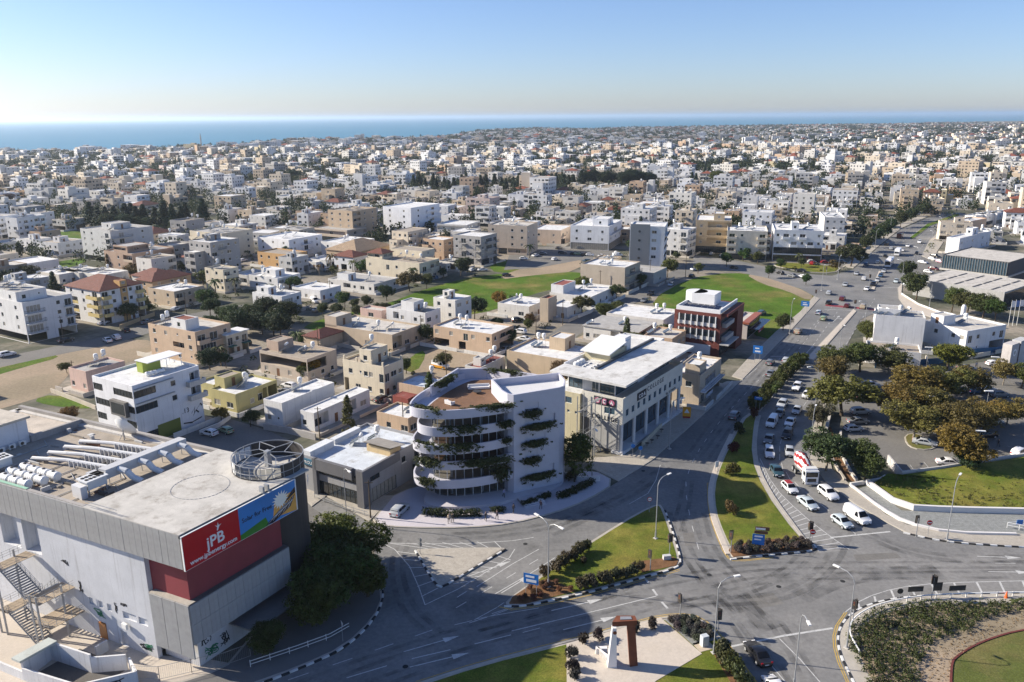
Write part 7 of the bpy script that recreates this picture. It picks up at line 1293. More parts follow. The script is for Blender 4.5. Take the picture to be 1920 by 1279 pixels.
for a in range(len(prof) - 1):
    for i in range(n): j = (i + 1) % n; dr.f.append((a * n + i, a * n + j, (a + 1) * n + j, (a + 1) * n + i)); dr.m.append(((i + a) // 2) % 2)
mk('drum', dr, ['white_print', 'redpaint'], mx_, smooth=60); mk('hopper', MB().box(-4.2, -.5, 2.6, -3.4, .5, 3.5).box(-4.3, -.2, 1.2, -3.9, .2, 2.6), 'metalgrey', mx_)
for x in (3.1, -1.2, -2.6):
    for s in (-1, 1): o = link(bpy.data.objects.new('wheel', CACHE['wheel']), mx_, (x, s * 1.02, .5)); o.scale = (1.55, 1.6, 1.55)
# left carriageway (going away) and upper junction
lane2 = smoothpoly(gl([(1300, 1040), (1280, 950), (1290, 880), (1340, 800), (1420, 715), (1500, 635), (1580, 555), (1640, 480), (1700, 425), (1790, 400)]), 2, False)
for u, v, k, c, lab in ((1377, 783, 'suv', 'grey', 'dark grey car alone on the shaded road before the college'), (1445, 704, 'sedan', 'grey', 'dark car in the shade near the bush median'), (1474, 679, 'hatch', 'silver', 'silver car in the shade opposite the bush median'), (1444, 683, 'hatch', 'grey', 'grey car in the shade beside the low red-edged shop'), (1496, 625, 'suv', 'beige', 'beige-grey car in the turning lane'), (1544, 600, 'hatch', 'green', 'pale green hatchback before the red crossing'), (1535, 589, 'hatch', 'palesilver', 'pale blue car before the red crossing')): car(lab, u, v, lanedir(g(u, v), lane2), k, c)
up = [(1554, 570, 'hatch', 'black', 'dark hatchback on the red crossing', 0), (1579, 563, 'suv', 'maroon', 'maroon car crossing the upper junction', 0), (1588, 576, 'hatch', 'maroon', 'dark maroon hatchback before the stop line', 0), (1618, 578, 'suv', 'beige', 'beige car beside the traffic light on the red crossing', 0), (1554, 552, 'hatch', 'silver', 'silver hatchback turning from the side road', 0), (1585, 536, 'sedan', 'silver', 'silver saloon in the middle of the upper junction', 0), (1625, 544, 'sedan', 'white', 'white saloon entering the upper junction', 1), (1637, 536, 'suv', 'black', 'dark car behind the white saloon at the junction', 1), (1645, 528, 'hatch', 'silver', 'silver car queuing at the median nose', 1), (1651, 519, 'hatch', 'blue', 'dark blue car queuing behind the bus lane', 1), (1657, 511, 'hatch', 'silver', 'silver car just ahead of the bus', 1), (1620, 525, 'hatch', 'white', 'white car leaving the upper junction', 0), (1680, 530, 'hatch', 'palesilver', 'pale blue car waiting in the outer upper lane', 1), (1606, 515, 'sedan', 'silver', 'silver saloon by the big dark tree', 0), (1645, 494, 'hatch', 'silver', 'silver car left of the bus', 0), (1624, 498, 'suv', 'blue', 'dark blue car under the street tree', 0), (1660, 482, 'hatch', 'black', 'black car left of the white truck', 0), (1671, 468, 'hatch', 'silver', 'silver car beyond the white truck', 0), (1662, 460, 'suv', 'black', 'black car farther up the road by the trees', 0), (1692, 471, 'sedan', 'white', 'white car behind the white truck', 1), (1702, 463, 'sedan', 'white', 'white saloon turning behind the queue', 1), (1724, 456, 'suv', 'white', 'white car in the empty lane by the pavement', 1), (1719, 477, 'hatch', 'black', 'dark car in the outer lane near the pavilion', 1)]
lane3 = smoothpoly(gl([(1795, 405), (1740, 440), (1700, 485), (1665, 530), (1640, 560), (1590, 645)]), 2, False)
for u, v, k, c, lab, d_ in up: car(lab, u, v, lanedir(g(u, v), lane3 if d_ else lane2), k, c, detail=False)
def boxtruck(name, label, cat, u, v, path, L, W_, H_, col, bus=True):
    p = g(u, v); t = thing(name, label, cat, p, lanedir(p, path)); q = hull([-L / 2, -L / 2 + .15, L / 2 - .5, L / 2], lambda x: [(W_ / 2 * (.93 if abs(x) > L / 2 - .05 else 1), .35), (W_ / 2, .6), (W_ / 2, H_ - .3 - (.25 if x > L / 2 - .1 else 0)), (W_ / 2 - .25, H_ - (.35 if x > L / 2 - .1 else 0))])
    mk('body', q, 'carpaint', t, color=col, smooth=35)
    if bus:
        for s in (-1, 1): mk('side_window', MB().box(-L / 2 + .5, s * (W_ / 2 + .005) - .01, 1.5, L / 2 - .7, s * (W_ / 2 + .005) + .01, 2.5), 'glass', t)
        mk('windscreen', MB().box(L / 2 - .03, -W_ / 2 + .15, 1.2, L / 2 + .02, W_ / 2 - .15, 2.7), 'carglass', t); mk('roof_unit', MB().box(-1.5, -.7, H_, 1.5, .7, H_ + .25), 'paint', t, color=(.6, .6, .6))
    else: mk('cab', MB().box(L / 2, -W_ / 2 + .1, .5, L / 2 + 1.6, W_ / 2 - .1, 2.3), 'carpaint', t, color=col); mk('windscreen', MB().box(L / 2 + 1.6, -W_ / 2 + .25, 1.35, L / 2 + 1.63, W_ / 2 - .25, 2.2), 'glass', t)
    for x in (-L * .3, L * .33):
        for s in (-1, 1): o = link(bpy.data.objects.new('wheel', CACHE['wheel']), t, (x, s * (W_ / 2 - .12), .48)); o.scale = (1.5, 1.3, 1.5)
boxtruck('bus', 'white coach in the upper queue beside the median', 'bus', 1667, 498, lane3, 11.5, 2.5, 3.3, (.74, .74, .74)); boxtruck('truck', 'white box truck behind the coach', 'truck', 1683, 478, lane3, 6.5, 2.4, 3.2, (.74, .74, .74), False); boxtruck('truck', 'dark red lorry going away up the main road', 'truck', 1687, 446, lane2, 6.5, 2.4, 2.8, (.12, .03, .025), False)
# the black saloon and its neighbour at the bottom
car('black saloon waiting at the lower stop line', 1420, 1232, (1392, 1196), 'sedan', 'black'); car('white car half cut off at the bottom edge', 1452, 1296, (1424, 1256), 'hatch', 'white')
# car park and streets
PK = GRID + radians(0)
park = [(1632, 726, 0.12, 'suv', 'white', 'pale blue-white car at the head of the parked row'), (1631, 738, .12, 'hatch', 'blue', 'dark blue car second in the parked row'), (1626, 752, .12, 'suv', 'black', 'black car third in the parked row'), (1613, 776, .12, 'suv', 'silver', 'silver estate parked beside the olive-brown tree'), (1608, 794, .1, 'sedan', 'grey', 'grey saloon parked above the white one'), (1600, 808, .08, 'hatch', 'silver', 'pale parked car nearest the dark corner tree'), (1733, 834, -.5, 'sedan', 'silver', 'silver car parked on the kerbed island'), (1752, 806, .1, 'hatch', 'white', 'white car parked behind the island trees'), (1779, 872, -.2, 'sedan', 'white', 'white car beside the concrete parapet'), (1911, 853, .6, 'suv', 'white', 'white off-roader at the right edge'), (1862, 794, .1, 'hatch', 'white', 'white car under the small golden trees'), (1812, 694, .0, 'sedan', 'palesilver', 'pale saloon near the blue fence'), (1862, 685, .2, 'hatch', 'white', 'white car beside the sign pillar'), (1784, 736, .1, 'suv', 'silver', 'silver car under the wide brown-green tree'), (1806, 736, .1, 'hatch', 'black', 'black car under the wide brown-green tree'), (1832, 737, .1, 'sedan', 'blue', 'blue car in the shaded upper row'), (1852, 734, .1, 'hatch', 'white', 'white car in the shaded upper row'), (1874, 744, .1, 'suv', 'grey', 'grey car at the end of the upper row'), (1848, 820, .1, 'sedan', 'black', 'black car at the shaded middle row end'), (1815, 762, .1, 'hatch', 'maroon', 'maroon car below the shaded upper row')]
for u, v, a, k, c, lab in park: car(lab, u, v, a, k, c)
stc = [(14, 668, (60, 658), 'suv', 'white', 'white car driving on the left street'), (124, 641, (160, 632), 'sedan', 'black', 'black car parked before the pillared apartment block'), (202, 641, (190, 634), 'sedan', 'white', 'white saloon parked on the dirt edge'), (219, 636, (207, 628), 'suv', 'white', 'white and red van-like car on the dirt edge'), (236, 622, (225, 614), 'suv', 'black', 'dark car parked beside the yellow wall'), (276, 606, (300, 598), 'sedan', 'grey', 'grey saloon on the street before the yellow wall'), (194, 608, (215, 602), 'hatch', 'white', 'white car under the hipped-roof block'), (330, 582, (350, 575), 'hatch', 'white', 'white car by the beige white-roofed house'), (424, 811, (405, 803), 'hatch', 'green', 'pale green hatchback in the yard behind the turret'), (393, 816, (375, 812), 'hatch', 'white', 'pale car half hidden behind the roof edge'), (717, 752, (740, 745), 'sedan', 'black', 'dark car beside the cream terraced house'), (750, 962, (765, 948), 'suv', 'silver', 'silver car parked beside the white tower'), (969, 603, (985, 600), 'suv', 'black', 'black off-roader in the sandy yard'), (950, 518, (965, 516), 'hatch', 'black', 'dark car on the dirt track'), (905, 508, (930, 506), 'sedan', 'white', 'white car on the dirt track edge'), (1219, 600, (1235, 596), 'sedan', 'grey', 'dark grey car parked behind the corner-field bungalow'), (1258, 536, (1240, 548), 'hatch', 'silver', 'silver car driving down the side street'), (1220, 553, (1210, 560), 'suv', 'black', 'black car parked at the corner field'), (1208, 566, (1198, 572), 'sedan', 'grey', 'grey car parked at the corner field'), (1303, 507, (1320, 504), 'sedan', 'silver', 'silver car on the side road'), (1297, 520, (1310, 514), 'hatch', 'black', 'black car beside the corner field edge'), (1485, 519, (1460, 513), 'sedan', 'grey', 'grey saloon on the side road before the grass island'), (1462, 514, (1440, 509), 'hatch', 'black', 'black car on the side road'), (1506, 521, (1485, 517), 'sedan', 'white', 'white car on the side road'), (1522, 493, (1545, 493), 'hatch', 'white', 'white car before the shop windows'), (1547, 494, (1570, 494), 'hatch', 'red', 'red car before the shop windows'), (1579, 494, (1600, 496), 'suv', 'black', 'black car before the shop windows'), (1375, 504, (1350, 499), 'hatch', 'black', 'black car under the round side-road tree')]
for u, v, a, k, c, lab in stc: car(lab, u, v, a, k, c, detail=v > 600)
ln = [(982, 487, 'white'), (1004, 481, 'white'), (1018, 477, 'grey'), (1040, 488, 'white'), (1055, 476, 'black'), (1075, 477, 'black'), (1085, 478, 'green'), (1095, 479, 'black'), (1106, 480, 'white'), (1128, 482, 'white'), (1088, 467, 'grey'), (1048, 467, 'black')]
for i, (u, v, c) in enumerate(ln): car(f'{NTH[i]} {c} car counted along the town car lot', u, v, (u + 12, v - 3) if i % 2 else (u + 12, v + .5), rng.choice(['hatch', 'sedan', 'suv']), c, detail=False, group='cars on the town car lot')
car('white van at the end of the town car lot', 1158, 481, (1172, 480), 'van', 'white', 'van', detail=False); car('white delivery van before the white bungalow porch', 590, 567, (602, 573), 'van', 'white', 'van', detail=False)
t = car('white and orange camper van in the dirt yard', 826, 690, (845, 694), 'van', 'white', 'van'); mk('orange_band', MB().box(-2.45, -.99, .3, 2.2, .99, .95), 'paint', t, color=(.6, .28, .02))
for i, (u, v, c) in enumerate(((1280, 458, 'red'), (1290, 461, 'white'), (1300, 463, 'white'), (1312, 461, 'silver'), (1322, 458, 'white'), (1297, 470, 'white'), (1335, 478, 'silver'), (1355, 481, 'white'), (1398, 486, 'white'))): car(f'{NTH[i]} car from the office tower along the shop forecourt, {c}', u, v, (u + 9, v - 3), 'hatch', c, detail=False, group='cars on the shop forecourt')
for i, (u, v, c) in enumerate(((1730, 494, 'white'), (1749, 488, 'white'), (1753, 482, 'black'), (1763, 493, 'pink'), (1775, 508, 'white'), (1741, 512, 'white'), (1751, 506, 'maroon'), (1703, 537, 'silver'))): car(f'{c} car parked beside the glass pavilion, {NTH[i]} counted from the road', u, v, (u + 12, v + 2), 'hatch' if i % 2 else 'sedan', c, detail=False, group='cars beside the glass pavilion')
car('dark green pickup truck on the corner field edge', 1428, 590, (1440, 584), 'suv', 'teal')
# ------------------------------------------------------------------ street furniture
def lampmesh(h, arm, double):
    def f():
        mb = MB(); mb.tube((0, 0, 0), (0, 0, 1.2), .14, n=8); mb.tube((0, 0, 1.2), (0, 0, h - 1.2), .085, .06, n=8)
        hd = MB()
        for s in ((1, -1) if double else (1,)):
            p = [(0, 0, h - 1.2), (s * .15 * arm, 0, h - .5), (s * .5 * arm, 0, h - .08), (s * arm, 0, h)]
            for a, b in zip(p[:-1], p[1:]): mb.tube(a, b, .055, n=6)
            hd.box(s * arm - .1, -.16, h - .07, s * arm + s * .75 + (.1 if s < 0 else 0), .16, h + .06) if s > 0 else hd.box(-arm - .75, -.16, h - .07, -arm + .1, .16, h + .06)
        return mb.mesh('pole', ['metalgrey'], 40), hd.mesh('lamp_head', ['frame_white'])
    return cached(('lamp', h, arm, double), f)
def lamp(label, u, v, tip=None, h=10.5, arm=2.0, double=False):
    p = g(u, v); q = None
    if tip: q = g(*tip, h); a = atan2(q.y - p.y, q.x - p.x); 
    else: a = 0
    t = thing('street_lamp', label, 'street lamp', (p.x, p.y, .1), a, 'street lamps along the roads'); m1, m2 = lampmesh(h, arm, double); link(bpy.data.objects.new('pole', m1), t); link(bpy.data.objects.new('lamp_head', m2), t); mk('base', cached('lbase', lambda: MB().box(-.3, -.3, -.1, .3, .3, .12).mesh('base', ['concrete'])), [], t, color=(.5, .48, .45))
for lab, u, v, tip, dbl in (('double-armed street lamp on the mulch tip of the grass triangle', 1028, 1102, (1047, 988), True), ('street lamp at the far point of the grass triangle', 1229, 1011, (1268, 884), False), ('street lamp on the sculpture lawn beside the junction', 1338, 1226, (1386, 1080), False), ('street lamp on the roundabout kerb leaning over the road', 1587, 1216, (1558, 1058), False), ('street lamp cut by the bottom edge beside the stop line', 1488, 1290, (1540, 1216), False), ('street lamp before the gravel bed', 1775, 1014, (1796, 896), False), ('street lamp at the plaza end beside the white wall', 1110, 897, (1134, 832), False), ('street lamp on the college pavement', 1255, 842, (1262, 750), False), ('street lamp before the grey corner shop', 651, 984, (678, 906), False), ('street lamp beside the cement mixer queue', 1517, 863, (1530, 760), False), ('street lamp at the car park edge by the roadside olive tree', 1528, 770, (1500, 690), False), ('street lamp on the right of the main road near bushes', 1572, 676, (1585, 612), False), ('street lamp beside the blank whitewashed house', 1620, 620, (1600, 566), False), ('street lamp at the field edge with blue sign', 1480, 626, (1500, 552), False), ('street lamp on the paved bend corner', 1742, 578, (1730, 530), False), ('street lamp on the grass of the far island', 1540, 545, (1550, 494), False), ('street lamp by the big dark tree', 1570, 524, (1585, 474), False), ('street lamp right of the coach', 1690, 533, (1678, 486), False), ('street lamp near the outer upper lane', 1718, 505, (1712, 462), False), ('street lamp by the road bend pavement', 1745, 470, (1738, 430), False), ('street lamp farther round the bend', 1762, 440, (1755, 405), False), ('street lamp left of the upper road', 1640, 466, (1652, 428), False), ('street lamp far up the left pavement', 1668, 440, (1676, 404), False)): lamp(lab, u, v, tip, 10.5 if v > 620 else 9.5, 2.2, dbl)
for lab, u, v in (('square lamp post in the middle of the car park', 1735, 800), ('square lamp post by the orange-brown tree', 1828, 872), ('square lamp post near the sign pillar', 1858, 720), ('square lamp post beside the annex trees', 1735, 700), ('square lamp post at the right side of the car park', 1845, 790)):
    p = g(u, v); t = thing('car_park_lamp', lab, 'lamp post', (p.x, p.y, 0), rng.uniform(-.3, .3), 'car park lamp posts'); mk('pole', cached('cpl', lambda: MB().tube((0, 0, 0), (0, 0, 7), .07, .05, n=6).mesh('pole', ['metalgrey'])), [], t); mk('lamp_head', cached('cplh', lambda: MB().box(-.9, -.25, 6.95, .9, .25, 7.1).mesh('lamp_head', ['frame_white'])), [], t)
for i, (u, v, h) in enumerate(((600, 826, 7.5), (497, 598, 8), (790, 632, 7), (598, 664, 8), (1005, 632, 8), (1125, 545, 8), (1218, 528, 9), (1285, 520, 10), (837, 704, 7), (757, 812, 7), (140, 718, 6), (695, 972, 7), (265, 606, 8), (120, 640, 8), (620, 560, 7), (350, 590, 8), (1055, 610, 8))):
    p = g(u, v); t = thing('utility_pole', f"brown wooden utility pole {['beside the white porch wing', 'above the dark grove', 'beside the green field track', 'by the brown veranda house', 'in the sandy yard', 'by the curved stair house', 'by the bare beige block', 'on the side street', 'behind the tower terrace', 'by the peach low house', 'at the dirt lot corner', 'before the grey corner shop', 'before the hipped-roof block', 'before the pillared block', 'by the white bungalow', 'by the beige house', 'by the white modern house'][i]}", 'utility pole', p, 0, 'wooden utility poles'); mk('pole', cached(('up', h), lambda: MB().tube((0, 0, 0), (0, 0, h), .13, .09, n=7).mesh('pole', ['bark'])), [], t); mk('cross_arm', cached(('uc', h), lambda: MB().box(-.7, -.05, h - .5, .7, .05, h - .4).mesh('cross_arm', ['bark'])), [], t)
def tlight():
    pole = MB().tube((0, 0, 0), (0, 0, 3.3), .07, n=8).mesh('pole', ['metalgrey'], 40); hd = MB().box(.02, -.2, 2.35, .28, .2, 3.55).box(.28, -.32, 2.25, .3, .32, 3.65).mesh('signal_head', ['frame_dark'])
    lens = [MB().tube((.3, 0, 2.62 + .33 * i), (.33, 0, 2.62 + .33 * i), .12, n=10).mesh('lens', [m]) for i, m in enumerate(('frame_dark', 'frame_brown', 'brickred'))]; return pole, hd, lens
tl_ = tlight()
def signal(label, u, v, to, two=False):
    p = g(u, v); q = g(*to); t = thing('traffic_light', label, 'traffic light', (p.x, p.y, .12), atan2(q.y - p.y, q.x - p.x), 'traffic lights at the junctions'); link(bpy.data.objects.new('pole', tl_[0]), t)
    for r_ in ((0, 2.2) if two else (0,)):
        h = link(bpy.data.objects.new('signal_head', tl_[1]), t, (0, 0, 0), r_)
        for m in tl_[2]: link(bpy.data.objects.new('lens', m), h)
    return t
for lab, u, v, to, two in (('traffic light on the mulch end of the grass triangle', 1219, 1072, (1150, 1110), False), ('traffic light at the corner of the grass triangle', 1255, 1043, (1300, 980), True), ('traffic light beside the sculpture plaza bed', 1275, 1158, (1180, 1190), False), ('traffic light beside the sculpture lawn street lamp', 1345, 1190, (1400, 1260), True), ('traffic light at the left of the median bed', 1370, 1037, (1330, 970), True), ('traffic light above the no-entry sign on the median tip', 1517, 1019, (1560, 960), True), ('traffic light on the pavement before the gravel bed', 1717, 1008, (1660, 950), False), ('double traffic light behind the roundabout barrier', 1746, 1124, (1850, 1080), True), ('traffic light on the roundabout kerb', 1598, 1170, (1540, 1260), True), ('traffic light on the red crossing median', 1602, 582, (1570, 610), True), ('traffic light at the field corner', 1529, 562, (1500, 590), False), ('traffic light at the median nose', 1630, 532, (1650, 510), True), ('traffic light on the far grass island', 1549, 516, (1520, 530), False), ('second traffic light on the far grass island', 1571, 523, (1600, 500), False)): signal(lab, u, v, to, two)
def disc(t, z, r, m, x=0., th=.03, name='sign_disc'): return mk(name, MB().tube((x, -.06, z), (x, -.06 - th, z), r, n=20), m, t)
def sign(name, label, u, v, rz, cat='road sign', posts=(0,), h=2.4):
    p = g(u, v); t = thing(name, label, cat, (p.x, p.y, .1), rz)
    for x in posts: mk('post', MB().tube((x, 0, 0), (x, 0, h), .04, n=6), 'metalgrey', t)
    return t
mat('sign_blue', (.02, .16, .48), rough=.4, var=.05); mat('sign_brown', (.12, .05, .03), rough=.5, var=.05)
t = sign('round_sign', 'twin grey round signs one above the other on the concrete triangle', 788, 1040, 2.6, h=2.7); disc(t, 2.45, .38, 'metalgrey'); disc(t, 1.65, .38, 'metalgrey')
t = sign('direction_sign', 'blue direction sign at the tip of the grass triangle', 996, 1118, radians(-20), posts=(-.8, .8), h=3.4); mk('panel', MB().box(-1.1, -.1, 1.9, 1.1, -.05, 3.5), 'sign_blue', t); mk('panel_text', MB().box(-.8, -.12, 2.9, .5, -.1, 3.2).box(-.7, -.12, 2.2, .8, -.1, 2.6), 'white_print', t)
t = sign('direction_sign', 'tall direction sign with brown and blue panels on the median', 1420, 1034, radians(-12), posts=(-.5, .5), h=4.2); mk('panel', MB().box(-.9, -.1, 1.1, .9, -.05, 2.9), 'sign_blue', t); mk('panel', MB().box(-.7, -.1, 3.0, 1.3, -.05, 3.5).box(-.6, -.1, 3.6, 1.5, -.05, 4.2), 'sign_brown', t); mk('panel_text', MB().box(-.6, -.12, 2.4, .6, -.1, 2.65).box(-.6, -.12, 1.9, .4, -.1, 2.1).box(-.5, -.12, 3.7, .9, -.1, 4.0), 'white_print', t)
for lab, u, v in (('red no-entry sign on the median tip', 1521, 1024), ('red no-entry sign on the pavement before the gravel bed', 1739, 1006)): t = sign('no_entry_sign', lab, u, v, radians(-5)); disc(t, 2.4, .42, 'red_print'); mk('sign_bar', MB().box(-.3, -.11, 2.32, .3, -.09, 2.48), 'white_print', t)
t = sign('round_sign', 'red-rimmed white round sign above the grass triangle', 1217, 962, radians(0), h=2.6); disc(t, 2.5, .42, 'red_print'); disc(t, 2.5, .32, 'white_print', 0, .05); mk('sign_bar', MB().box(-.25, -.13, 2.46, .25, -.112, 2.54), 'ink', t)
for lab, u, v, s in (('blue round arrow sign at the college corner', 1186, 858, 1), ('small blue round sign beside the college plinth', 1200, 862, 1)): t = sign('round_sign', lab, u, v, radians(10)); disc(t, 2.4, .42, 'sign_blue')
for lab, u, v, w_, hh in (('large blue road sign by the low red-edged shop', 1419, 682, 1.8, 2.0), ('large blue road sign at the field edge', 1508, 590, 1.9, 1.6), ('small blue street name sign above the bush median', 1420, 772, 1.2, .5)): t = sign('direction_sign', lab, u, v, radians(-25), posts=(-w_ * .35, w_ * .35), h=3.0); mk('panel', MB().box(-w_ * .7, -.1, 3.0 - .2, w_ * .7, -.05, 3.0 + hh), 'sign_blue', t); mk('panel_text', MB().box(-w_ * .4, -.12, 3.2, w_ * .4, -.1, 3.2 + hh * .2).box(-w_ * .4, -.12, 3.0 + hh * .55, w_ * .2, -.1, 3.0 + hh * .7), 'white_print', t)
t = sign('warning_sign', 'orange roadworks board with white triangle on the college pavement', 1287, 786, radians(-10), posts=(-.5, .5), h=1.2); mk('panel', MB().box(-.9, -.1, .5, .9, -.05, 2.8), 'paint', t, color=(.75, .32, .02)); mk('sign_triangle', MB().face([(-.6, -.11, 1.4), (.6, -.11, 1.4), (0, -.11, 2.4)]), 'white_print', t); mk('sign_base', MB().box(-.8, -.12, .2, .8, 0, .6), 'redpaint', t)
t = sign('white_board', 'white board on two legs at the edge of the median lawn', 1343, 884, radians(30), posts=(-.3, .3), h=1.0); mk('panel', MB().box(-.45, -.08, .8, .45, -.03, 2.0), 'white_print', t)
t = sign('give_way_sign', 'triangular give-way sign on the pavement below the dark trees', 643, 1204, radians(120), h=2.4); mk('sign_triangle', MB().face([(-.45, -.06, 2.9), (0, -.06, 2.1), (.45, -.06, 2.9)]).face([(-.45, -.03, 2.9), (.45, -.03, 2.9), (0, -.03, 2.1)]), 'frame_white', t)
# guard rail of the roundabout
gr_ = thing('guard_rail', 'white guard rail along the roundabout hatching', 'barrier', (0, 0, 0)); rp_ = smoothpoly(gl([(1610, 1230), (1590, 1195), (1596, 1168), (1640, 1142), (1720, 1125), (1830, 1120), (2000, 1118)]), 2, False); q = MB()
for a, b in zip(rp_[:-1], rp_[1:]): q.tube((*a, .75), (*b, .75), .09, n=4)
mk('rail', q, 'frame_white', gr_)
for x, y, a in walkpath(rp_, 2.2): link(bpy.data.objects.new('rail_post', cached('rpost', lambda: MB().box(-.05, -.05, 0, .05, .05, .75).mesh('rail_post', ['frame_white']))), gr_, (x, y, .1))
for lab, u, v, w_, hh in (('black backed warning board left of the double traffic light', 1714, 1122, 2.2, .8), ('black backed warning board right of the double traffic light', 1792, 1120, 2.4, .8)): t = sign('warning_board', lab, u, v, radians(4), posts=(-w_ * .4, w_ * .4), h=1.0); mk('panel', MB().box(-w_ / 2, -.08, 1.0, w_ / 2, -.03, 1.0 + hh), 'frame_dark', t)
t = sign('warning_board', 'square black backed board behind the double traffic light', 1755, 1121, radians(4), posts=(-.5, .5), h=1.0); mk('panel', MB().box(-.7, .03, 1.0, .7, .08, 2.3), 'frame_dark', t)
t = sign('round_sign', 'dark backed round sign on the roundabout barrier', 1685, 1127, radians(0), h=1.4); disc(t, 1.5, .42, 'frame_dark')
p = g(1886, 1122); t = thing('traffic_cone', 'orange traffic cone behind the guard rail', 'traffic cone', p); mk('cone', MB().lathe([(.28, .05), (.2, .3), (.04, 1.1)], 14), 'paint', t, color=(.75, .12, .02), smooth=40); mk('base', MB().box(-.35, -.35, 0, .35, .35, .06), 'paint', t, color=(.7, .12, .02))
p = g(1320, 1212); t = thing('utility_cabinet', 'pale grey utility cabinet beside the lavender bed', 'cabinet', (p.x, p.y, .13), radians(20)); mk('cabinet', MB().box(-.45, -.35, 0, .45, .35, 1.5), 'paint', t, color=(.5, .53, .55)); mk('door_panel', MB().box(-.38, -.38, .1, .38, -.352, 1.4), 'paint', t, color=(.47, .5, .52)); mk('plinth', MB().box(-1.2, -1.0, -.05, 1.0, .8, .06), 'concrete', t, color=(.5, .42, .32))
p = g(1250, 1050); t = thing('utility_cabinet', 'low pale cabinet on the grass triangle corner', 'cabinet', (p.x, p.y, .13), radians(10)); mk('cabinet', MB().box(-.6, -.3, 0, .6, .3, .7), 'paint', t, color=(.5, .5, .5))
# sculpture
S1, S2 = g(1147, 1251), g(1187, 1249); sc = thing('sculpture', 'rusty steel and white stone gateway sculpture on the pale plaza', 'sculpture', (0, 0, .2))
q = MB(); x, y = S1.x, S1.y; b_ = [(x - .55, y - .4), (x + .55, y - .4), (x + .55, y + .6), (x - .55, y + .6)]; t_ = [(x - .1, y - .3), (x + .4, y - .3), (x + .4, y + .4), (x - .1, y + .4)]
for i in range(4): j = (i + 1) % 4; q.face([(*b_[i], 0), (*b_[j], 0), (*t_[j], 5.5), (*t_[i], 5.5)])
q.face([(*p, 5.5) for p in t_]); mk('white_leg', q, 'paint', sc, color=(.74, .72, .7)); mk('white_foot', MB().face([(x - .5, y + .6, 0), (x - 1.6, y + 2.6, 0), (x - 1.6, y + 2.6, .8), (x - .5, y + .6, 1.2)]).box(x - 1.7, y + 2.2, 0, x - .3, y + 2.7, .8).prism([(x - .5, y + .6), (x - 1.6, y + 2.6), (x - 1.4, y + 2.7), (x - .3, y + .7)], 0, .8), 'paint', sc, color=(.74, .72, .7)); mk('round_plaque', MB().tube((x + .2, y - .34, 4.9), (x + .2, y - .37, 4.9), .24, n=16), 'rust', sc)
x2, y2 = S2.x, S2.y; q = MB(); b_ = [(x2 - .45, y2 - .4), (x2 + .55, y2 - .2), (x2 + .45, y2 + .5), (x2 - .45, y2 + .3)]; t_ = [(p[0] - .45, p[1] + .5) for p in b_]
for i in range(4): j = (i + 1) % 4; q.face([(*b_[i], 0), (*b_[j], 0), (*t_[j], 5.5), (*t_[i], 5.5)])
mk('rusty_leg', q, 'rust', sc); mk('rusty_beam', MB().prism([(x - .1, y + .1), (x2 + .3, y2 + .2), (x2 + .2, y2 + 1.2), (x + .6, y + 1.4)], 5.45, 6.1), 'rust', sc); mk('beam_plate', MB().prism([(x + .9, y + .5), (x2 - .3, y2 + .4), (x2 - .35, y2 + .95), (x + 1.0, y + 1.1)], 6.12, 6.17), 'metalgrey', sc)
# white pedestrian railing at the right edge
t = thing('hand_railing', 'white tubular railing at the right edge by blue board', 'railing', g(1888, 990)); q = MB()
for a, b in (((0, 0, 1), (3.0, -1.5, 1)), ((0, 0, .5), (3.0, -1.5, .5)), ((0, 0, 0), (0, 0, 1)), ((3, -1.5, 0), (3, -1.5, 1)), ((1.5, -.75, 0), (1.5, -.75, 1)), ((0, 0, 1), (4, .6, 1)), ((0, 0, .5), (4, .6, .5)), ((4, .6, 0), (4, .6, 1))): q.tube(a, b, .05, n=6)
mk('rail', q, 'frame_white', t); mk('board', MB().box(1.6, .2, .4, 2.6, .28, 1.3), 'sign_blue', t)
# low railings before the grey shop and along the dark trees
for lab, pp, m in (('low metal railing before the grey corner shop', [(590, 935), (640, 955), (690, 970)], 'metalgrey'), ('white guard rail under the dark trees', [(470, 1252), (560, 1222), (620, 1200), (655, 1180)], 'frame_white')):
    t = thing('hand_railing', lab, 'railing', (0, 0, 0)); pts = gl(pp); q = MB()
    for a, b in zip(pts[:-1], pts[1:]):
        for zz in (.5, .95): q.tube((*a, zz), (*b, zz), .05, n=4)
    mk('rail', q, m, t)
    for x, y, a in walkpath(pts, 2.4): mk('rail_post', cached(('hrp', m), lambda: MB().tube((0, 0, 0), (0, 0, 1.0), .045, n=5).mesh('rail_post', [m])), [], t, (x, y, .1))
# cafe terrace and umbrellas at the college
for i, (u, v) in enumerate(((1262, 775), (1276, 768))): p = g(u, v); t = thing('parasol', f"{['nearer', 'farther'][i]} closed white parasol on the college terrace", 'parasol', (p.x, p.y, .1)); mk('pole', MB().tube((0, 0, 0), (0, 0, 3), .04, n=6), 'frame_white', t); mk('canopy', MB().lathe([(.1, 1.2), (.28, 1.5), (.1, 2.9), (.02, 3.1)], 10), 'frame_white', t, smooth=40)
for i, (u, v) in enumerate(((1213, 838), (1222, 832), (1233, 824), (1240, 812))):
    p = g(u, v); t = thing('cafe_table', f'{NTH[i]} dark terrace table from the college corner', 'table', (p.x, p.y, .13), .4, 'college terrace tables'); mk('table_top', MB().lathe([(.45, .7), (.45, .74)], 12), 'frame_dark', t); mk('leg', MB().tube((0, 0, 0), (0, 0, .7), .05), 'frame_dark', t)
pwall('garden_wall', 'cream low wall of the college terrace', [(1204, 838), (1240, 802)], 1.1, .25, 'paint', (.55, .5, .38))
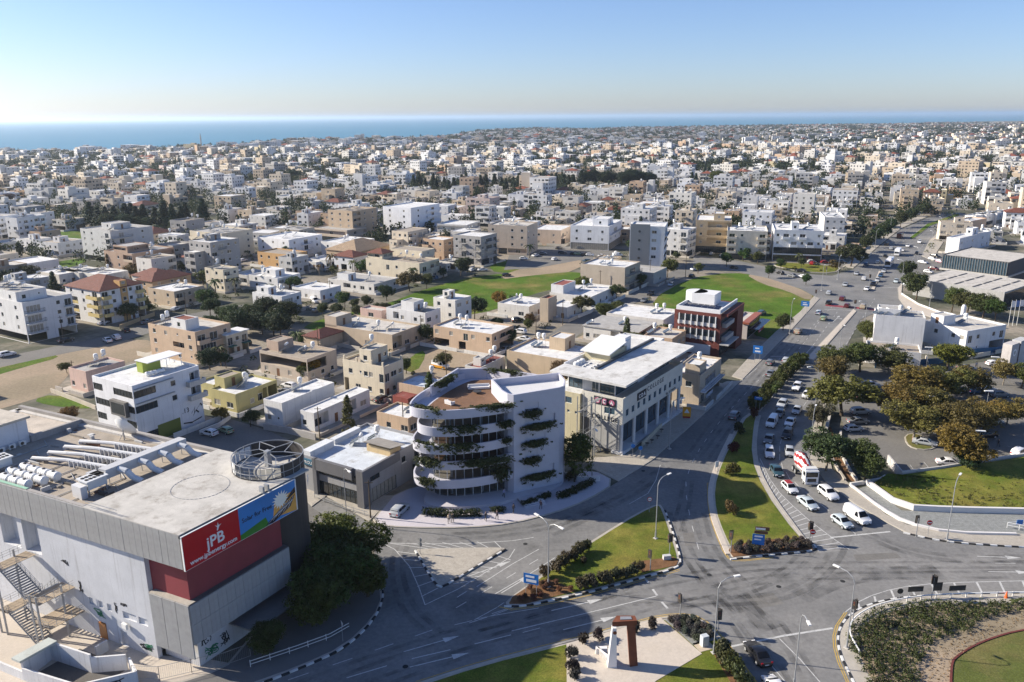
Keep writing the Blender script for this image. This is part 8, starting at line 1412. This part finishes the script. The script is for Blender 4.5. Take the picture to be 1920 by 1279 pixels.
# ------------------------------------------------------------------ people
def personmesh(seed):
    rd = random.Random(seed); s = .12 + rd.random() * .12
    V = [(0, 0, .95), (0, 0, 1.2), (0, 0, 1.42), (0, 0, 1.54), (0, 0, 1.68), (.1, 0, .9), (.12, s, .5), (.12, s * .6, .08), (.12, s * .6 + .14, .04), (-.1, 0, .9), (-.12, -s, .5), (-.12, -s * 1.6, .1), (-.12, -s * 1.6 + .14, .04), (.2, 0, 1.4), (.26, -.04, 1.12), (.25, .1, .88), (-.2, 0, 1.4), (-.26, .04, 1.12), (-.25, .12, .9)]
    E = [(0, 1), (1, 2), (2, 3), (3, 4), (0, 5), (5, 6), (6, 7), (7, 8), (0, 9), (9, 10), (10, 11), (11, 12), (2, 13), (13, 14), (14, 15), (2, 16), (16, 17), (17, 18)]
    RR = [.15, .14, .15, .055, .105, .1, .07, .05, .04, .1, .07, .05, .04, .07, .05, .035, .07, .05, .035]
    me = bpy.data.meshes.new('person'); me.from_pydata(V, E, []); o = bpy.data.objects.new('tmp', me); COL.objects.link(o); md = o.modifiers.new('s', 'SKIN'); o.modifiers.new('d', 'SUBSURF').render_levels = 1
    for i, r in enumerate(RR): me.skin_vertices[0].data[i].radius = (r, r)
    me.skin_vertices[0].data[0].use_root = True
    dg = bpy.context.evaluated_depsgraph_get(); out = bpy.data.meshes.new_from_object(o.evaluated_get(dg)); bpy.data.objects.remove(o)
    for m in ('skin', 'paint', 'frame_dark'): out.materials.append(MATS[m])
    for p in out.polygons: z = p.center.z; p.material_index = 0 if z > 1.5 else (1 if z > .92 else 2); p.use_smooth = True
    return out
PM = [personmesh(s) for s in range(2)]; hairm = MB().lathe([(.1, 1.66), (.118, 1.72), (.1, 1.79), (.03, 1.83)], 10).mesh('hair', ['frame_dark'], 60)
for i, (u, v, c, lab) in enumerate(((842, 981, (.5, .4, .3), 'person in light clothes walking on the tower pavement'), (849, 980, (.03, .03, .03), 'person in black walking beside one in light clothes'), (911, 977, (.04, .04, .05), 'person in dark coat before the small hedge'), (932, 974, (.05, .04, .05), 'person in dark clothes with bag near the steps'), (963, 962, (.06, .05, .05), 'person in dark clothes climbing from the pavement'), (1014, 955, (.12, .08, .08), 'person on the pavement by the tower end wall'), (945, 938, (.25, .25, .4), 'person in grey-blue at the tower entrance'), (1871, 838, (.03, .03, .03), 'person in dark clothes walking in the car park'), (1830, 690, (.6, .6, .6), 'person in white beside the blue fence'))):
    p = g(u, v, .14 if i < 7 else 0); t = thing('person', lab, 'person', (p.x, p.y, .7 if i == 6 else (.14 if i < 6 else 0)), rng.uniform(0, 6.28), 'pedestrians'); link(bpy.data.objects.new('body', PM[i % 2]), t, color=c); link(bpy.data.objects.new('hair', hairm), t)
# ------------------------------------------------------------------ the rest of the town
import numpy as np
rt_ = random.Random(77)
PAL = [(WHITE, 'white', 27), ((.66, .67, .69), 'white', 8), (OFFW, 'off-white', 20), ((.60, .52, .41), 'cream', 19), ((.47, .38, .28), 'beige', 12), ((.52, .37, .25), 'peach', 5), (GREY, 'grey', 4), ((.55, .47, .30), 'yellow', 1), ((.52, .42, .38), 'pinkish', 2), ((.36, .28, .21), 'brown', 3), (LGREY, 'pale grey', 6)]
PW = [p[2] for p in PAL]
ROADB = [(min(p[0] for p in q) - 4, max(p[0] for p in q) + 4, min(p[1] for p in q) - 4, max(p[1] for p in q) + 4, q) for q in ROADS]
HASH = {}
def hput(x, y, r):
    HASH.setdefault((int(x // 40), int(y // 40)), []).append((x, y, r))
for f_ in FOOT: hput(f_[0], f_[1], f_[2] * .88)
def clear(x, y, r):
    for i in (-1, 0, 1):
        for j in (-1, 0, 1):
            for a, b, q in HASH.get((int(x // 40) + i, int(y // 40) + j), ()):
                if hypot(a - x, b - y) < r + q: return False
    for x0, x1, y0, y1, q in ROADB:
        if x0 - r < x < x1 + r and y0 - r < y < y1 + r:
            for dx, dy in ((0, 0), (r, 0), (-r, 0), (0, r), (0, -r)):
                if inside((x + dx * .8, y + dy * .8), q): return False
    return True
keep = [gl([(150, 428), (410, 428), (410, 400), (150, 400)]), gl([(760, 366), (1240, 356), (1240, 340), (760, 346)]), gl([(1500, 1300), (2600, 1300), (2600, 700), (1900, 620), (1690, 690), (1640, 700), (1500, 760)]), gl([(0, 1400), (1200, 1400), (1200, 880), (600, 860), (0, 800)]), gl([(1000, 945), (1030, 800), (1290, 660), (1450, 600), (1560, 560), (1560, 700), (1200, 945)]), gl([(-120, 800), (-120, 640), (300, 605), (420, 690), (370, 760), (190, 800)]), gl([(1590, 700), (1600, 560), (1690, 490), (1900, 450), (2100, 600), (2100, 720)])]
CX = [(x, y) for x, y in coast_full]
def onland(x, y, m=0):
    for (a, b), (c, d) in zip(CX[:-1], CX[1:]):
        if a <= x <= c: return y < b + (d - b) * (x - a) / max(1e-6, c - a) - m
    return x > CX[-1][0]
cand = []; trees_ = []
def zone(y0, y1, cw, ch, ang, jit, skip, smin, smax):
    ca, sa = cos(ang), sin(ang); R0 = int(y1 * 1.3 / cw)
    for i in range(-R0, R0):
        for j in range(-R0, R0):
            a, b = i * cw + (i // 2) * 6 + rt_.uniform(-jit, jit), j * ch + (j // 3) * 5 + rt_.uniform(-jit, jit); x, y = a * ca - b * sa, a * sa + b * ca
            d = hypot(x, y)
            if y < 120 or not (y0 <= d < y1) or abs(x) > y * .69 + 25 or not onland(x, y, 8): continue
            nv = mnoise.noise((x * .006, y * .006, 3.3))
            if rt_.random() < skip + max(0, nv - .12) * 1.3: trees_.append((x, y, d)); continue
            w, dd = rt_.uniform(smin, smax), rt_.uniform(smin, smax); cand.append((d, x, y, w, dd, ang + rt_.choice([0, 0, 0, rt_.uniform(-.12, .12)]), nv))
zone(150, 420, 17.5, 17, GRID, 1.5, .13, 8, 13.5); zone(420, 900, 18, 18, GRID + .12, 3, .2, 8, 15.5); zone(900, 1800, 22, 21, GRID - .2, 5, .22, 10, 17); zone(1800, 6500, 40, 36, GRID + .3, 10, .24, 14, 26)
cand.sort()
allv, allf, allc, nind = [], [], [], 0
def put(vs, c): 
    k = len(allv); allv.extend(vs); allf.append(tuple(range(k, k + len(vs)))); allc.extend([c] * len(vs))
lab_list = []
def rspec(L, n, big, r):
    k = max(2, int(L / 3.2)); row = ''.join(r.choice('wwwW.bsl' if not big else 'wwbrlw') for _ in range(k)); row2 = ''.join(r.choice('wwW.wb') for _ in range(k)); g_ = ''.join(r.choice('wwDlo' if not big else 'ggow') for _ in range(k)); return [g_] + [row if r.random() < .8 else row2 for _ in range(n - 1)]
NUM = ['', 'one', 'two', 'three', 'four', 'five', 'six']
for d, x, y, w, dd, ang, nv in cand:
    rad = hypot(w, dd) / 2 * .92
    if d < 1800:
        if any(inside((x, y), q) for q in keep) or not clear(x, y, rad * .92): continue
    hput(x, y, rad)
    col, cname, _ = rt_.choices(PAL, PW)[0]; q = rt_.random()
    n = 1 if q < (.32 if d < 420 else .16) else 2 if q < .70 else 3 if q < .90 else 4 if q < .97 else 5
    if d > 2600: n = min(n, 2)
    if n >= 4: w, dd = w * 1.15, dd * 1.15
    h = n * 3.15; z0 = hz(x, y); tile = rt_.random() < .08 and n < 4; head = rt_.random() < .45 and not tile
    kf = rt_.uniform(.86, 1.08); v = tuple(min(.78, c * kf) for c in col); rc = rt_.choice([RW, RW, RW, RC, RG, RB]); X = (cos(ang), sin(ang))
    fx, fy = x - (X[0] * w - X[1] * dd) / 2, y - (X[1] * w + X[0] * dd) / 2
    u_, v_ = px((x, y, h / 2))
    if nind < 225 and -20 < u_ < 1940:
        nind += 1; t = thing('house' if n < 4 else 'apartment_block', '', 'house' if n < 4 else 'apartment block', (fx, fy, z0), ang, 'houses of the town'); t['group'] = 'houses of the town'
        zr = blk(t, 0, 0, w, dd, 0, [3.15] * n, {'R': rspec(w, n, n > 3, rt_), 'L': rspec(dd, n, n > 3, rt_)}, v, rc, rt_.choice([.25, .5, .9]), tile=REDT if tile else None)
        plot(t, w, dd); ft = []
        if rt_.random() < .45: p = bpy.data.objects.new('wing', None); k_ = rt_.uniform(2.5, 5); link(p, t, (-k_, dd * .3, 0)); blk(p, 0, 0, k_ + .02, dd * .5, 0, [3.0] * max(1, n - 1), {'L': rspec(dd * .5, max(1, n - 1), False, rt_), 'R': ['w'] * max(1, n - 1)}, v, rc, .3); ft.append('side wing')
        if tile: ft.append('red tiled roof')
        if head:
            p = bpy.data.objects.new('stair_head', None); link(p, t, (w * rt_.uniform(.1, .4), dd * rt_.uniform(.2, .5), zr)); blk(p, 0, 0, w * .35, dd * .3, 0, [2.4], {'L': ['w'], 'R': ['D']}, v, rc, .2); ft.append('stair head')
        if not tile:
            nh = rt_.randrange(0, 4)
            for _ in range(nh): heater(t, w * rt_.uniform(.15, .85), dd * rt_.uniform(.1, .9), zr, None, -ang)
            if nh: ft.append(['', 'one solar tank', 'two solar tanks', 'three solar tanks'][nh])
        lm = min(LAND, key=lambda l: hypot(l[0] - x, l[1] - y)); lu, lv = px((lm[0], lm[1], 4))
        rel = 'behind' if v_ < lv - 14 else 'in front of' if v_ > lv + 14 else 'beside'
        lab_list.append((t, (lambda s_: s_ if len(s_.split()) < 15 else f"{cname} {NUM[n]}-storey {'house' if n < 4 else 'block'} {rel} {lm[2]}")(f"{cname} {NUM[n]}-storey {'house' if n < 4 else 'block'} {('with ' + ' and '.join(ft[:2]) + ' ') if ft else ''}{rel} {lm[2]}"), u_))
        continue
    C = lambda a, b, z: (fx + X[0] * a - X[1] * b, fy + X[1] * a + X[0] * b, z0 + z)
    def bx(a0, b0, a1, b1, za, zb, c, ctop):
        p = [(a0, b0), (a1, b0), (a1, b1), (a0, b1)]
        for k in range(4): m_ = (k + 1) % 4; put([C(*p[k], za), C(*p[m_], za), C(*p[m_], zb), C(*p[k], zb)], c)
        put([C(*k, zb) for k in p], ctop)
    bx(0, 0, w, dd, -1, h, v, v if d < 1100 else rc)
    if tile:
        m = min(w, dd) / 2; put([C(-.4, -.4, h), C(w + .4, -.4, h), C(w - m, dd / 2, h + m * .45), C(m, dd / 2, h + m * .45)], REDT); put([C(w + .4, dd + .4, h), C(-.4, dd + .4, h), C(m, dd / 2, h + m * .45), C(w - m, dd / 2, h + m * .45)], REDT); put([C(-.4, dd + .4, h), C(-.4, -.4, h), C(m, dd / 2, h + m * .45)], REDT); put([C(w + .4, -.4, h), C(w + .4, dd + .4, h), C(w - m, dd / 2, h + m * .45)], REDT)
    elif d < 1100:   # parapet: a sunk roof seen over its edge
        put([C(.3, .3, h + .015), C(w - .3, .3, h + .015), C(w - .3, dd - .3, h + .015), C(.3, dd - .3, h + .015)], rc)
        for a0, b0, a1, b1 in ((0, 0, w, .22), (0, .22, .22, dd), (w - .22, .22, w, dd), (.22, dd - .22, w - .22, dd)): bx(a0, b0, a1, b1, h, h + .6, v, v)
    if rt_.random() < .45: k_ = rt_.uniform(2.5, 5.5); hw_ = max(3.15, h + rt_.choice([-3.15, -3.15, 3.15])); bx(*((-k_, dd * .25, .01, dd * .8) if rt_.random() < .5 else (w * .2, -k_, w * .75, .01)), -1, hw_, v, rc)
    if head: a, b = w * rt_.uniform(.1, .45), dd * rt_.uniform(.1, .5); bx(a, b, a + w * .35, b + dd * .35, h, h + 2.5, v, rc)
    if d < 2200:
        for _ in range(rt_.randrange(0, 4)): a, b = rt_.uniform(.1, .85) * w, rt_.uniform(.1, .85) * dd; bx(a, b, a + 1.1, b + 1.0, h + .9, h + 2.0, (.72, .72, .72), (.75, .75, .75)); put([C(a - 1.4, b - .3, h + .3), C(a - 1.4, b + 1.6, h + .3), C(a, b + 1.6, h + 1.3), C(a, b - .3, h + 1.3)][::-1], (.06, .07, .09))
    if d < 2600:
        dark = (.04, .042, .045); st = 3.0 if d < 1100 else 4.2
        for side in (0, 1):
            L = w if side == 0 else dd; kk = max(1, int(L / st)); bal = rt_.random() < .35 and n > 1
            for fl in range(n):
                zb_ = fl * 3.15 + .9; b0 = rt_.randrange(0, kk) if bal else -1
                for k in range(kk):
                    if rt_.random() < .18: continue
                    s = (k + .5) * L / kk; ww = rt_.choice([.55, .65, .95]); e = -.05; zt_ = zb_ + 1.3; zl = zb_
                    if k == b0 or (bal and k == (b0 + 1) % kk): ww, zl = L / kk * .42, zb_ - .85; zt_ = zb_ + 1.45
                    P2 = (lambda s_, z_: C(s_, e, z_)) if side == 0 else (lambda s_, z_: C(e, dd - s_, z_))
                    put([P2(s - ww, zl), P2(s + ww, zl), P2(s + ww, zt_), P2(s - ww, zt_)], dark)
                if bal and fl and d < 1300:
                    s0, s1 = b0 * L / kk, min(L, (b0 + 2) * L / kk); bx(*((s0, -1.2, s1, -.06) if side == 0 else (-1.2, dd - s1, -.06, dd - s0)), fl * 3.15 - .2, fl * 3.15 + .85, v, v)
# labels: order the ones that look alike
from collections import defaultdict
same = defaultdict(list)
for t, lab, u_ in lab_list: same[lab].append((u_, t))
ORD = ['leftmost', 'second', 'third', 'fourth', 'fifth', 'sixth', 'seventh', 'eighth', 'ninth', 'tenth']
for lab, L in same.items():
    L.sort(key=lambda k: k[0])
    for i, (u_, t) in enumerate(L): t['label'] = lab if len(L) == 1 else f'{NTH[i]} {lab}' if i else f'leftmost {lab}'
me = bpy.data.meshes.new('town_houses'); me.from_pydata(allv, [], allf); at_ = me.color_attributes.new('Col', 'FLOAT_COLOR', 'POINT')
arr = np.ones((len(allv), 4), dtype=np.float32); arr[:, :3] = np.array(allc, dtype=np.float32); at_.data.foreach_set('color', arr.ravel()); me.materials.append(MATS['plaster_far']); me.update()
o = link(bpy.data.objects.new('town_houses', me)); o['kind'] = 'stuff'; o['label'] = 'far white and cream houses of the town'
# trees between the houses
NT = 0; far_ = []
for x, y, d in trees_:
    for _ in range(2 if d < 420 else 4 if d < 1800 else 7): far_.append((x + rt_.uniform(-7, 7), y + rt_.uniform(-7, 7), d))
for d, x, y, w, dd, ang, nv in cand:
    if rt_.random() < (.62 if d < 1800 else .8): far_.append((x + rt_.uniform(-1, 1) * (w * .5 + 4), y + rt_.uniform(-1, 1) * (dd * .5 + 4), d))
for _ in range(420):   # a wooded belt near the coast
    u, v = rt_.choice([(rt_.uniform(0, 300), rt_.uniform(290, 300)), (rt_.uniform(480, 760), rt_.uniform(268, 278)), (rt_.uniform(1150, 1260), rt_.uniform(247, 252)), (rt_.uniform(1600, 1800), rt_.uniform(246, 262)), (rt_.uniform(1380, 1560), rt_.uniform(249, 255)), (rt_.uniform(1850, 1930), rt_.uniform(232, 262))]); p = g(u, v); far_.append((p.x, p.y, p.length))
far_.sort(key=lambda k: k[2]); rows = []
lt = defaultdict(int)
for x, y, d in far_:
    if d < 1800 and not clear(x, y, -2.2 if d > 330 else .8): continue
    if not onland(x, y, 5): continue
    if any(inside((x, y), q) for q in keep[2:]): continue
    u_, v_ = px((x, y, 3))
    if not (-30 < u_ < 1950): continue
    k = rt_.random()
    if NT < 70 and d < 640:
        NT += 1; hput(x, y, 2); lm = min(LAND, key=lambda l: hypot(l[0] - x, l[1] - y)); kd = 'palm' if k < .1 else 'cypress' if k < .2 else 'broad' if d < 330 else 'far'; c = rt_.choice([GR, GR, DG, OL, OL, (.06, .085, .03), YG, BR]); cn = {GR: 'green', DG: 'dark', OL: 'olive', YG: 'yellow-green', BR: 'brownish'}.get(c, 'green'); key = f"{cn} {'palm' if kd == 'palm' else 'slim cypress' if kd == 'cypress' else 'garden tree'} near {lm[2]}"; lt[key] += 1
        tree((key if lt[key] == 1 else f'{NTH[lt[key] - 1]} {key}'), 0, 0, kd, rt_.uniform(3.6, 7.2) if kd != 'cypress' else 9, 1.1, c, 'garden trees of the town', (x, y)); continue
    rows.append((x, y, hz(x, y), rt_.uniform(2.4, 4.8) * (1.6 if d > 1500 else 1), rt_.uniform(6, 11.5) * (1 if k > .12 else 1.35), k < .14, d))
npr = np.random.RandomState(5); V = []; 
for x, y, z, r, h, cyp, d in rows:
    n = 90 if d < 900 else 50 if d < 2000 else 20; s = .62 if d < 900 else 1.0 if d < 2000 else 2.0
    if cyp: r *= .4
    p = npr.normal(size=(n, 3)); p /= np.linalg.norm(p, axis=1)[:, None]; p *= (npr.rand(n, 1) ** .4); c = np.stack([x + p[:, 0] * r, y + p[:, 1] * r, z + h * .55 + p[:, 2] * h * .42], 1)
    a = npr.normal(size=(n, 3)); a /= np.linalg.norm(a, axis=1)[:, None]; b = np.cross(a, npr.normal(size=(n, 3))); b /= np.linalg.norm(b, axis=1)[:, None] + 1e-9; V.append(np.stack([c - a * s, c - b * s * .7, c + a * s, c + b * s * .7], 1).reshape(-1, 3))
V = np.concatenate(V); nf = len(V) // 4; me = bpy.data.meshes.new('town_trees'); me.vertices.add(len(V)); me.vertices.foreach_set('co', V.astype(np.float32).ravel()); me.loops.add(nf * 4); me.loops.foreach_set('vertex_index', np.arange(nf * 4, dtype=np.int32)); me.polygons.add(nf); me.polygons.foreach_set('loop_start', np.arange(0, nf * 4, 4, dtype=np.int32)); me.update(); me.materials.append(MATS['leaves_dark'])
o = link(bpy.data.objects.new('town_trees', me), color=(.034, .05, .02)); o['kind'] = 'stuff'; o['label'] = 'far dark trees between the town houses'
p = g(378, 278); t = thing('minaret', 'slim distant minaret near the coast', 'minaret', (p.x, p.y, 0)); mk('shaft', MB().lathe([(1.6, 0), (1.4, 22), (2.0, 22.5), (2.0, 23.5), (1.1, 24), (1.0, 29), (.1, 34)], 12), 'plaster', t, color=(.4, .38, .36)); mk('balcony', MB().lathe([(1.7, 21.8), (2.2, 22.4), (2.2, 23.2)], 12), 'plaster', t, color=(.4, .38, .36))

# small garden plants and parked cars between the near houses
V = []; nc = 0; seen_c = defaultdict(int)
for d, x, y, w, dd, ang, nv in cand:
    if d > 560: break
    for _ in range(6):
        bx_, by_ = x + rt_.uniform(-1, 1) * (w * .5 + 5), y + rt_.uniform(-1, 1) * (dd * .5 + 5)
        if not clear(bx_, by_, -1.2) or any(inside((bx_, by_), q) for q in keep): continue
        if nc < 40 and d < 430 and rt_.random() < .12 and clear(bx_, by_, 1.2):
            nc += 1; lm = min(LAND, key=lambda l: hypot(l[0] - bx_, l[1] - by_)); cc = rt_.choice(['white', 'white', 'silver', 'grey', 'black', 'red', 'blue', 'beige']); key = f'{cc} car parked near {lm[2]}'; seen_c[key] += 1; hput(bx_, by_, 2.4)
            car(key if seen_c[key] == 1 else f'{NTH[seen_c[key] - 1]} {key}', 0, 0, ang + rt_.choice([0, pi / 2]), rt_.choice(['hatch', 'sedan', 'suv']), cc, detail=False, group='cars parked between the houses', pos=(bx_, by_, 0)); continue
        r = rt_.uniform(.4, 1.3); n = 34; p = npr.normal(size=(n, 3)); p /= np.linalg.norm(p, axis=1)[:, None]; c = np.stack([bx_ + p[:, 0] * r, by_ + p[:, 1] * r, np.abs(p[:, 2]) * r * 1.3], 1)
        a = npr.normal(size=(n, 3)); a /= np.linalg.norm(a, axis=1)[:, None]; b = np.cross(a, npr.normal(size=(n, 3))); b /= np.linalg.norm(b, axis=1)[:, None] + 1e-9; s = .26; V.append(np.stack([c - a * s, c - b * s * .7, c + a * s, c + b * s * .7], 1).reshape(-1, 3))
V = np.concatenate(V); nf = len(V) // 4; me = bpy.data.meshes.new('garden_plants'); me.vertices.add(len(V)); me.vertices.foreach_set('co', V.astype(np.float32).ravel()); me.loops.add(nf * 4); me.loops.foreach_set('vertex_index', np.arange(nf * 4, dtype=np.int32)); me.polygons.add(nf); me.polygons.foreach_set('loop_start', np.arange(0, nf * 4, 4, dtype=np.int32)); me.update(); me.materials.append(MATS['leaves'])
o = link(bpy.data.objects.new('garden_plants', me), color=(.075, .09, .028)); o['kind'] = 'stuff'; o['label'] = 'low garden plants between the near houses'
# ------------------------------------------------------------------ haze
hm = bpy.data.materials.new('haze_air'); hm.use_nodes = True; hn = hm.node_tree; hn.nodes.clear()
ho = hn.nodes.new('ShaderNodeOutputMaterial'); hv = hn.nodes.new('ShaderNodeVolumePrincipled')
hv.inputs['Color'].default_value = (.80, .90, 1.0, 1); hv.inputs['Density'].default_value = 6.5e-5; hv.inputs['Anisotropy'].default_value = .55
hn.links.new(hv.outputs[0], ho.inputs['Volume']); MATS['haze_air'] = hm
hb = mk('haze', MB().box(-72000, -800, -4, 72000, 92000, 112), 'haze_air'); hb['kind'] = 'stuff'
